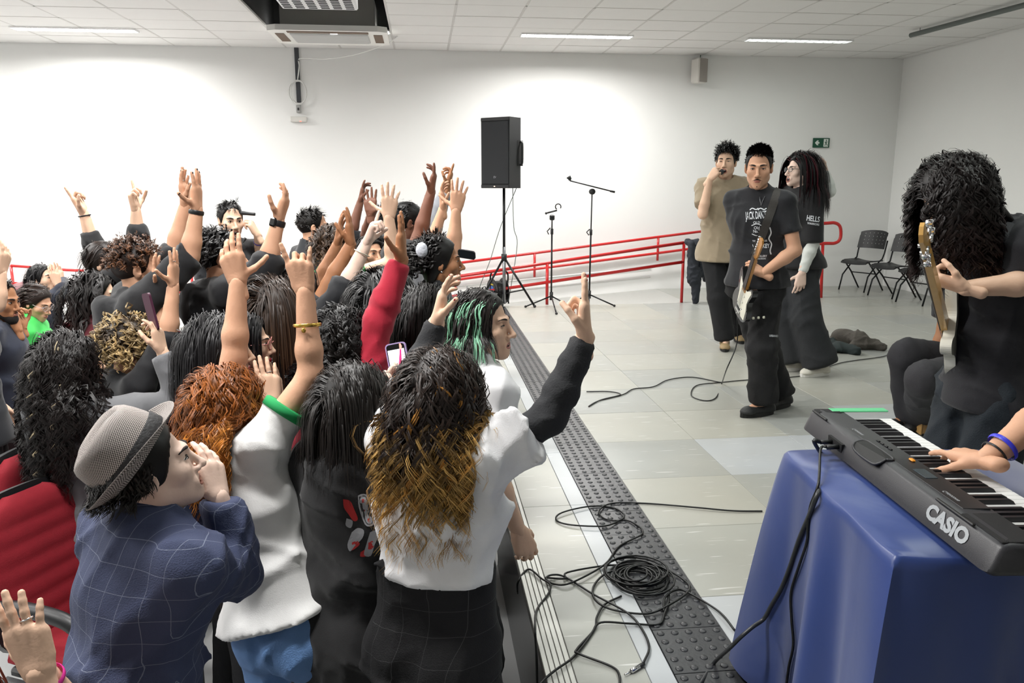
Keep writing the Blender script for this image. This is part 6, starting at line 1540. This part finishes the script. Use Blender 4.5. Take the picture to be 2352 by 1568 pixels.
for ax_ in (.70, .24): mesh_obj('panel_lettering', np.array([(ax_-x, .060-y*0+.0-y, .0738) for x, y, z in gv]) @ Mk[0].T+Mk[1], gf, mat('letter_pale', 'b9bcc0', .4), kb)
gr_ = MB().bbox((KL-.040, .075, .069), (KL-.006, .250, .0735), Mk, .003); gr_.build('green_end_strip', mat('end_green', '5FC58A', .4), kb)
MB().bbox((KL-.05, .03, .069), (KL-.01, .10, .0725), Mk, .003).build('speaker_mesh', mat('mesh_black', '202022', .7, bump=.8, bscale=900), kb)
MB().bbox((.012, .03, .069), (.15, .108, .0725), Mk, .003).build('speaker_mesh', mat('mesh_black', '202022'), kb)
MB().bbox((.008, .12, .0695), (.048, .24, .0735), Mk, .003).build('sticker_strip', mat('sticker', 'b8b0b8', .4, noise=.5, nscale=60), kb)
for a_ in (.735, .69): MB().tube(np.array([on_rear(a_, .35), (a_-.005, -.03, .034)]) @ Mk[0].T+Mk[1], .007, 8).build('plug', M_BLK, kb, True)
MB().box((.67, .004, .022), (.76, .012, .046), Mk).build('socket_recess', mat('recess_black', '0a0a0a'), kb)

# ------------------------------------------------------------------ cables
def cable(label, pts, r=.0042, m=None, name='audio_cable', n=6):
    return MB().tube(spline(np.array(pts), n), r, 6).build(name, m or M_CABLE, None, True, label=label, cat='cable')
def fl(px, py, z=.006): return on_z(px, py, z)
c6 = lambda L_, z=.006: [fl(1150+.426*x, 900+.426*y, z+.003*(i % 3)) for i, (x, y) in enumerate(L_)]
jack_path = c6([(1410, 642), (1250, 640), (1050, 622), (780, 600), (600, 600), (530, 640), (560, 682), (640, 692), (665, 660), (600, 622), (480, 616), (330, 650), (300, 690), (380, 716), (560, 722), (655, 690), (720, 708), (765, 762), (640, 830), (560, 930), (380, 1028), (290, 1035), (245, 1005), (280, 985), (350, 998), (500, 1090), (680, 1188), (760, 1275), (800, 1375), (770, 1460)])
cb = cable('long black cable ending in a silver jack plug on the stage floor', jack_path)
j0, j1 = fl(1150+.426*762, 900+.426*1472, .008), fl(1150+.426*668, 900+.426*1524, .008); d = j1-j0
pl = MB().tube([j0-d*.12, j0, j0+d*.18], [.006, .0075, .0075], 10).build('jack_boot', M_BLK, cb, True)
MB().tube([j0+d*.18, j0+d*.60, j0+d*.64, j0+d*.66], [.0078, .0078, .006, .0035], 12).build('jack_shell', M_CHR, cb, True)
MB().tube([j0+d*.66, j1], [.0033, .003], 8).build('jack_tip', M_CHR, cb, True)
eX = .34
cable('black cable looping over the stage edge down to the floor', [on_x(1188, 1362, eX), on_x(1190, 1335, eX), *c6([(150, 955), (220, 1005), (268, 1040), (255, 1090)]), fl(1233, 1400), on_x(1229, 1440, eX), on_x(1232, 1500, eX), on_x(1234, 1575, eX)])
cc_ = fl(1150+.426*745, 900+.426*1012, 0); coil = []; rn = np.random.RandomState(2)
a = np.linspace(0, 2*np.pi*13, 13*22)
rr_ = .088+.030*np.sin(a*.37)+.018*np.sin(a*.81+1); coil = np.stack([cc_[0]+rr_*np.cos(a)*(1+.06*np.sin(a*.21))+.012*np.sin(a*.13), cc_[1]+rr_*1.05*np.sin(a)+.014*np.cos(a*.17), .006+.030*(a/a.max())*(.6+.4*np.cos(a*.5)**2)], 1)
MB().tube(coil, .0042, 6).build('cable_coil', M_CABLE, None, True, label='round heap of coiled black cable on the tactile strip', cat='cable')
cable('black cable looping widely around the coiled heap', c6([(240, 1000), (345, 1005), (360, 972), (560, 936), (700, 936), (860, 946), (985, 1010), (1015, 1070), (900, 1152), (780, 1195), (600, 1172), (510, 1120), (500, 1050), (560, 982), (660, 950)], .008))
cable('black cable from the coiled heap to the blue tablecloth', c6([(880, 1180), (885, 1110), (940, 1068), (1000, 1075), (1130, 1150), (1200, 1205), (1262, 1285)], .010))
cable('thin black cable running past the jack plug out of the picture', c6([(900, 1090), (905, 1130), (880, 1200), (850, 1252), (700, 1248), (540, 1242), (490, 1300), (410, 1388), (425, 1412), (600, 1480), (640, 1530), (640, 1600)]))
cable('black cable crossing the aluminium stage edge at the bottom', c6([(650, 1100), (560, 1145), (518, 1215), (505, 1280), (400, 1420), (300, 1495), (240, 1545), (200, 1590)], .005))
kp = lambda a_, d_, z_: (np.array([a_, d_, z_]) @ Mk[0].T+Mk[1])
cloth_bv = bvh_of((np.array(V_) @ Mt[0].T+Mt[1], F_[:-1]))
def oc(px, py, far):
    h_ = drop(cloth_bv, px, py, .014); return h_ if h_ is not None else on_z(px, py, far)
def tail_pts():
    h_ = oc(1752, 1418, .1); z_ = (h_-CAM) @ FWD; return [h_-FWD*.01, pt(1728, 1440, z_-.02), pt(1700, 1464, z_-.02), pt(1676, 1488, z_+.02)]
cable('thick grey cable hanging from the keyboard to the floor', [kp(.733, -.03, .034), kp(.725, -.05, .035), oc(1905, 1080, .4), oc(1880, 1130, .4), oc(1858, 1185, .4), oc(1835, 1240, .3), oc(1815, 1300, .2), oc(1795, 1350, .2), oc(1772, 1390, .1), *tail_pts(), fl(1640, 1522), fl(1605, 1575)], .0062, mat('cable_grey', '2c2e30', .4))
cable('thin black power cord hanging in front of the blue cloth', [kp(.688, -.03, .034), kp(.68, -.05, .03), oc(1880, 1110, .4), oc(1862, 1160, .4), oc(1856, 1205, .4), oc(1853, 1245, .3), oc(1835, 1300, .3), oc(1817, 1360, .2), oc(1818, 1420, .2), oc(1822, 1480, .1), oc(1812, 1530, .1), oc(1806, 1575, .05)], .0038)
zc = (tail-CAM) @ FWD
cable('guitar cable trailing from the black guitar across the stage', [tail+V(.0, .02, -.01), pt(1692, 790, 5.15), pt(1668, 850, 5.2), fl(1658, 880), fl(1645, 912), fl(1620, 920), fl(1588, 908), fl(1600, 885), fl(1655, 878), fl(1720, 872), fl(1815, 866), fl(1860, 858), fl(1920, 836), fl(1960, 828), fl(2030, 818), fl(2046, 806), fl(2062, 812), fl(2118, 811)], .0042)
cable('tangled black cable lying beside the guitarist', [fl(1347, 899), fl(1400, 899), fl(1425, 906), fl(1380, 918), fl(1352, 933), fl(1375, 920), fl(1430, 906), fl(1455, 893), fl(1500, 888), fl(1535, 872), fl(1590, 866), fl(1655, 878)], .0042)
# ------------------------------------------------------------------ seats, garments left about, prints
def cloth_heap(name, label, prims, m, q=.012, fold=(.014, 45), seed=2, parent=None):
    v, f = sdf_mesh(prims, q, fold=fold, seed=seed); return mesh_obj(name, v, f, m, None, True, label=label, cat='jacket')
g9 = lambda x, y, Y=9.72: on_y(x, y, Y)
cloth_heap('jacket', 'dark jacket hung over the end of the front red handrail', [cone(g9(1588, 560), g9(1592, 640), .05, .085, .04), cone(g9(1600, 556, 9.8), g9(1612, 625, 9.78), .05, .07, .04), cone(g9(1598, 630), g9(1598, 690), .075, .05, .03), cone(g9(1578, 556, 9.78), g9(1605, 556, 9.86), .035, .04, .03), cone(g9(1612, 560, 9.86), g9(1622, 640, 9.9), .05, .05, .03)], mat('jacket_navy', '23272f', .8, noise=.2, bump=.3, bscale=120))
w = lambda x, y, z=.03: on_z(x, y, z)
cloth_heap('jacket', 'crumpled grey-brown jacket lying on the stage floor', [cone(w(1925, 775, .06), w(1975, 778, .09), .07, .08, .05), cone(w(1975, 785, .05), w(2030, 798, .03), .06, .035, .04), ell(w(1940, 770, .09), (.12, .10, .07), k=.04), cone(w(1960, 795, .03), w(2010, 790, .05), .05, .045, .04)], mat('jacket_brown', '55504a', .85, noise=.2, bump=.3, bscale=90), seed=5)
cloth_heap('jacket', 'dark green garment half under the crumpled jacket', [cone(w(1905, 790, .03), w(1965, 806, .03), .055, .05, .04), ell(w(1930, 800, .03), (.16, .10, .04), k=.03)], mat('cloth_darkgreen', '1f2a2a', .85, noise=.2), seed=6)

M_VIN = mat('seat_vinyl', '73242F', .38, noise=.08, nscale=8, bump=.08, bscale=60); M_REDF = mat('seat_fabric', '8A1222', .9, noise=.12, nscale=30, bump=.3, bscale=400)
def vinyl_seat(pos, heading, label):
    a = math.radians(heading); Fw = V(math.cos(a), math.sin(a), 0); Sd = np.cross(Fw, UP); Mx = (np.stack([Sd, Fw, UP], 1), np.asarray(pos, float))
    r = empty('auditorium_seat', pos, label, 'seat', 'burgundy auditorium seats')
    T = np.array([[1, 0, 0], [0, math.cos(.2), math.sin(.2)*-1], [0, math.sin(.2), math.cos(.2)]]); Mb = (Mx[0] @ T, Mx[1]+Mx[0] @ V(0, -.22, .42))
    MB().bbox((-.24, -.06, 0), (.24, .07, .52), Mb, .035).build('backrest', M_VIN, r, True, auto=50)
    MB().bbox((-.25, -.065, .53), (.25, .085, .72), Mb, .04).build('headrest', M_VIN, r, True, auto=50)
    MB().bbox((-.24, -.20, .33), (.24, .30, .47), Mx, .04).build('seat_cushion', M_VIN, r, True, auto=50)
    for s in (-1, 1):
        MB().bbox((s*.275-.03, -.25, .0), (s*.275+.03, .22, .56), Mx, .01).build('side_panel', mat('seat_side_black', '17181a', .6), r)
        MB().bbox((s*.275-.036, -.25, .565), (s*.275+.036, .27, .61), Mx, .018).build('armrest', M_VIN, r, True, auto=50)
    return r
for x, y, lab in ((-2.42, 4.38, 'burgundy seat cut by the left picture edge, nearest of its row'), (-2.55, 5.03, 'burgundy seat under the bearded man'), (-2.72, 5.74, 'burgundy seat under the girl in the green T-shirt'),
                  (-3.14, 6.28, 'burgundy seat between the bearded man and the shouting person'), (-3.22, 6.93, 'burgundy seat under the shouting person'), (-3.34, 7.58, 'burgundy seat just beyond the shouting person'), (-3.46, 8.23, 'burgundy seat at the far end of the row by the wall')):
    vinyl_seat((x, y, FLOOR), 10, lab)
def fabric_chair(pos, heading, label):
    a = math.radians(heading); Fw = V(math.cos(a), math.sin(a), 0); Sd = np.cross(Fw, UP); Mx = (np.stack([Sd, Fw, UP], 1), np.asarray(pos, float))
    r = empty('upholstered_chair', pos, label, 'chair', 'red upholstered chairs')
    T = rotx(.22); Mb = (Mx[0] @ T, Mx[1]+Mx[0] @ V(0, -.20, .44))
    ol = spline(np.array([(-.20, .0, 0), (-.235, .20, 0), (-.225, .40, 0), (-.15, .50, 0), (0, .52, 0), (.15, .50, 0), (.225, .40, 0), (.235, .20, 0), (.20, .0, 0), (0, -.02, 0), (-.20, 0, 0)], float), 4)[:-1]
    n = len(ol); sh = np.array([[1, 0, 0], [0, 0, -1.0], [0, 1, 0]])
    rows = []
    for y, k in ((-.045, .96), (-.05, .9), (-.04, 1.02), (.0, 1.03)): rows.append(np.stack([ol[:, 0]*k, np.full(n, y), .25+(ol[:, 1]-.25)*k], 1))
    v = np.concatenate([rows[1], rows[0], rows[2], rows[3]]); f = [(i*n+j, i*n+(j+1) % n, (i+1)*n+(j+1) % n, (i+1)*n+j) for i in range(3) for j in range(n)]+[tuple(range(n))[::-1], tuple(3*n+j for j in range(n))]
    mesh_obj('back_shell', v @ Mb[0].T+Mb[1], f, M_BLK, r, True, auto=50)
    # ribbed pad: columns of the outline, ribs as gentle waves
    g = []; nz, nx_ = 44, 13; F = []
    for i in range(nz):
        z = .01+.50*i/(nz-1)
        hw_ = np.interp(z, [0, .2, .4, .47, .51], [.195, .230, .222, .175, .08])
        for j in range(nx_):
            x = (j/(nx_-1)*2-1); e = 1-abs(x)**4; g.append((x*hw_, .004+.040*e**.5*min(1, (.515-z)/.05+.2)+.006*e*abs(math.sin(z*math.pi/.068)), z))
    for i in range(nz-1):
        for j in range(nx_-1): F.append((i*nx_+j, i*nx_+j+1, (i+1)*nx_+j+1, (i+1)*nx_+j))
    mesh_obj('ribbed_back_pad', np.array(g) @ Mb[0].T+Mb[1], F, M_REDF, r, True)
    MB().bbox((-.23, -.22, .38), (.23, .25, .46), Mx, .035).build('seat_cushion', M_REDF, r, True, auto=50)
    MB().bbox((-.22, -.20, .35), (.22, .23, .385), Mx, .01).build('seat_shell', M_BLK, r)
    for s in (-1, 1):
        ar = spline(np.array([(s*.265, -.26, .60), (s*.265, -.10, .655), (s*.265, .10, .660), (s*.265, .19, .630), (s*.265, .215, .57), (s*.265, .19, .52)]), 5)
        MB().tube(ar @ Mx[0].T+Mx[1], np.interp(np.linspace(0, 1, len(ar)), [0, .15, .75, 1], [.018, .026, .024, .014]), 10).build('armrest', M_BLK, r, True)
        MB().tube(np.array([(s*.26, .19, .54), (s*.255, .15, .46), (s*.24, .13, .37)]) @ Mx[0].T+Mx[1], .012, 8).build('arm_support', M_BLKM, r, True)
        MB().bbox((s*.25-.012, -.18, .02), (s*.25+.012, .20, .36), Mx, .006).build('side_panel', mat('panel_grey', '7b7d7f', .6), r)
        MB().bbox((s*.25-.014, -.185, .345), (s*.25+.014, .205, .372), Mx, .004).build('panel_cap', mat('panel_cap_grey', '4e5052', .5), r)
        MB().bbox((s*.25-.03, -.20, 0), (s*.25+.03, .22, .022), Mx, .006).build('foot_plate', M_BLKM, r)
    return r
def chair_at(px, py, heading, label):
    P = on_z(px, py, FLOOR+.92); a_ = math.radians(heading); fabric_chair((P[0]+.31*math.cos(a_), P[1]+.31*math.sin(a_), FLOOR), heading, label)
chair_at(52, 1135, 335, 'red ribbed chair with black armrest at the lower left')
chair_at(40, 1050, 350, 'red chair behind the grey hoodie, second in its row')
fabric_chair((*on_z(455, 772, .26)[:2], FLOOR), 352, 'red chair glimpsed below the mullet-haired man')
MB().tube(spline([(-.95, 2.4, FLOOR+.01), (-.7, 2.2, FLOOR+.008), (-.4, 2.3, FLOOR+.008), (-.1, 2.0, FLOOR+.008)], 6), .006, 6).build('floor_cable', M_CABLE, None, True, label='black cable on the audience floor behind the checked shirt', cat='cable')

# ---- prints and small wear
PW = mat('print_white', 'DADDE2', .8); PR = mat('print_red', 'A82424', .8); PB = mat('print_black', '1c1c1e', .8)
g = C['guitarist']
def word(B, t, cx, cy, hpx, wpx, m=PW, ang=0, name='shirt_print', vf=None, bold=.02, label=None):
    gv, gf = text_geo(t, 1.0, bold=bold); w_ = gv[:, 0].max()-gv[:, 0].min(); h_ = gv[:, 1].max()-gv[:, 1].min(); ca, sa = math.cos(math.radians(ang)), math.sin(math.radians(ang))
    gv = gv.copy(); gv[:, 0] -= (gv[:, 0].max()+gv[:, 0].min())/2; gv[:, 1] -= (gv[:, 1].max()+gv[:, 1].min())/2
    sx_, sy_ = wpx/w_, hpx/h_
    print_on(B, vf or B.topvf, (gv, gf), cx, cy, (sx_*ca, sx_*sa), (sy_*sa, -sy_*ca), m, name, label=label)
for t, cx_, cy_, h_, w_, an in (('JACK DANIEL\'S', 1741, 496, 24, 58, -4), ('OLD', 1738, 511, 6, 16, -2), ('Old', 1738, 523, 7, 13, 0), ('No.7', 1738, 531, 7, 16, 0), ('WHISKEY', 1748, 565, 10, 40, -3), ('TENNESSEE', 1745, 553, 4, 34, -2), ('DISTILLERY', 1748, 588, 5, 28, -2), ('LYNCHBURG', 1748, 594, 3, 22, -2)): word(g, t, cx_, cy_, h_, w_, ang=an)
def curve_print(B, path, wpx, m, name='shirt_print'):
    P = spline(np.array([(x, y, 0) for x, y in path], float), 5)[:, :2]; T = np.gradient(P, axis=0); T /= np.linalg.norm(T, axis=1)[:, None]+1e-9; N = np.stack([-T[:, 1], T[:, 0]], 1)
    v = np.concatenate([np.c_[P-N*wpx/2, np.zeros(len(P))], np.c_[P+N*wpx/2, np.zeros(len(P))]]); n = len(P); f = [(i, i+1, n+i+1, n+i) for i in range(n-1)]
    print_on(B, B.topvf, (v, f), 0, 0, (1, 0), (0, 1), m, name)
for dx in (0, 34): curve_print(g, [(1722+dx*.55, 482), (1728+dx*.55, 478), (1736+dx*.55, 481), (1742+dx*.55, 478)], 2.2, PW)
curve_print(g, [(1726, 518), (1738, 514), (1750, 518)], 2, PW); curve_print(g, [(1727, 537), (1738, 541), (1750, 537)], 2, PW)
curve_print(g, [(1768, 522), (1771, 535), (1766, 548), (1772, 560), (1769, 575), (1771, 584)], 3, PW)
smooth_tube('necklace', [drop(bvh_of(g.topvf), x, y, .006, 4.9) for x, y in ((1745, 452), (1746, 462), (1748, 472), (1751, 462), (1757, 450))], .0018, M_STEEL, g.root, 5)
h = C['hoodie']
# skate-style print on the hoodie back: deck with three roundels and wavy figures
def blob(B, P, m, name='back_print'):
    P = spline(np.array([(x, y, 0) for x, y in P+[P[0]]], float), 3)[:-1]; c_ = P.mean(0); rings = [P, c_+(P-c_)*.5, np.array([c_])]
    v = np.concatenate(rings); n = len(P); f = [(i, (i+1) % n, n+(i+1) % n, n+i) for i in range(n)]+[(n+i, n+(i+1) % n, 2*n) for i in range(n)]
    print_on(B, B.topvf, (v, f), 0, 0, (1, 0), (0, 1), m, name)
PG = mat('print_grey', '8f9094', .8)
deck = [(822, 1138), (832, 1134), (845, 1140), (858, 1185), (860, 1200), (852, 1208), (838, 1204), (824, 1165)]
blob(h, deck, PG); blob(h, [(825, 1141), (833, 1138), (842, 1143), (855, 1186), (856, 1198), (850, 1204), (840, 1200), (828, 1165)], PB)
for cx_, cy_ in ((834, 1150), (840, 1172), (848, 1194)):
    blob(h, [(cx_+8*math.cos(t), cy_+9*math.sin(t)) for t in np.linspace(0, 6.28, 9)[:-1]], PG); blob(h, [(cx_+4*math.cos(t), cy_+5*math.sin(t)) for t in np.linspace(0, 6.28, 8)[:-1]], PR)
blob(h, [(788, 1146), (804, 1150), (814, 1170), (822, 1192), (812, 1196), (800, 1180), (790, 1165)], PR)
blob(h, [(796, 1190), (810, 1196), (806, 1212), (794, 1206)], PG)
blob(h, [(808, 1222), (822, 1212), (836, 1218), (832, 1236), (816, 1252), (804, 1266), (798, 1250)], PG); blob(h, [(806, 1246), (820, 1242), (826, 1250), (812, 1262), (802, 1262)], PR)
blob(h, [(850, 1222), (862, 1218), (868, 1232), (860, 1252), (852, 1276), (836, 1274), (842, 1248)], PG); blob(h, [(846, 1246), (856, 1242), (858, 1256), (846, 1264)], PR); blob(h, [(828, 1268), (840, 1262), (842, 1276), (828, 1278)], PR)
word(C['ombre'], 'NATURAL', 1030, 1132, 9, 44, PB, ang=2, name='back_lettering')
word(C['brown'], 'POETAS', 610, 826, 18, 56, PW, ang=6, name='back_lettering'); word(C['brown'], 'DO', 600, 846, 11, 18, PW, ang=4, name='back_lettering')
curve_print(C['brown'], [(636, 792), (640, 812), (652, 822), (668, 826)], 3, PW)
word(C['woman'], 'HELLS', 1868, 502, 13, 30, PW, ang=8, name='sleeve_print'); word(C['woman'], 'WARRIORS', 1868, 514, 5, 28, PW, ang=8, name='sleeve_print')
cg = C['guitarist']; word(cg, 'URBANO', 1777, 771, 5, 20, PW, ang=3, name='pocket_label', vf=cg.botvf)
# wristbands, rings, hair ornaments
A = C['redhair'].arms[1]; band(C['redhair'], A, .60, .037, 'D9B45A', 'gold_bracelet', .005, 1.0, .25)
c0 = A.el+(A.wr-A.el)*.58; MB().sphere(c0-FWD*.043-UP*.012, (.007, .004, .008), 8).build('charm', mat('gold', 'D9B45A', .25, 1.0), C['redhair'].root, True)
band(C['pointer'], C['pointer'].arms[0], .93, .030, '131316', 'hair_tie', .004)
band(C['afro'], C['afro'].arms[1], .93, .030, '16171a', 'watch_strap', .010)
band(C['brown'], C['brown'].arms[1], .80, .033, 'd8d2c0', 'bracelet', .0025, .8)
band(C['nearhand'], C['nearhand'].arms[1], .90, .030, 'E0389A', 'wristband', .006)
def ring_on(B, A, finger, c='D8D8DA', r=.0105):
    K = [(.031, .090), (.0105, .096), (-.011, .091), (-.031, .080)][finger]; p = hand_world(A, (K[0]*1.05, K[1]+.018, 0), B.s)[0]; R_ = A.R; a = np.linspace(0, 2*np.pi, 16, endpoint=False)
    MB().tube(np.array([p+R_[:, 0]*math.cos(t)*r+R_[:, 2]*math.sin(t)*r for t in a]), .0018, 6, closed=True).build('ring', M_CHR, B.root, True)
ring_on(C['nearhand'], C['nearhand'].arms[1], 2); ring_on(C['redsleeve'], C['redsleeve'].arms[1], 2); ring_on(C['afro'], C['afro'].arms[0], 1); ring_on(C['afro'], C['afro'].arms[1], 2); ring_on(C['blond'], C['blond'].arms[1], 1); ring_on(C['dark_bob'], C['dark_bob'].arms[1], 2)
B = C['braids']; MB().sphere(B.loc((.085, -.085, .075))[0], (.030, .030, .040), 12).build('scrunchie', mat('scrunchie_white', 'D5D8E2', .8, bump=.6, bscale=60), B.root, True)
MB().sphere(B.loc((.082, .0, -.038))[0], .006, 8).build('earring', M_CHR, B.root, True)
B = C['woman']; MB().sphere(B.loc((.03, -.135, .045))[0], .035, 12).build('scrunchie', mat('scrunchie_black', '101012', .9, bump=.6, bscale=60), B.root, True)
B = C['seatedgirl']; fl_ = MB()
for t in np.linspace(0, 6.28, 6)[:-1]: fl_.sphere(B.loc((.075+.0*t, -.05+.016*math.cos(t), .055+.016*math.sin(t)))[0], .012, 8)
fl_.build('flower_clip', mat('clip_cream', 'D9D2C4', .6), B.root, True)
B = C['shouter'];
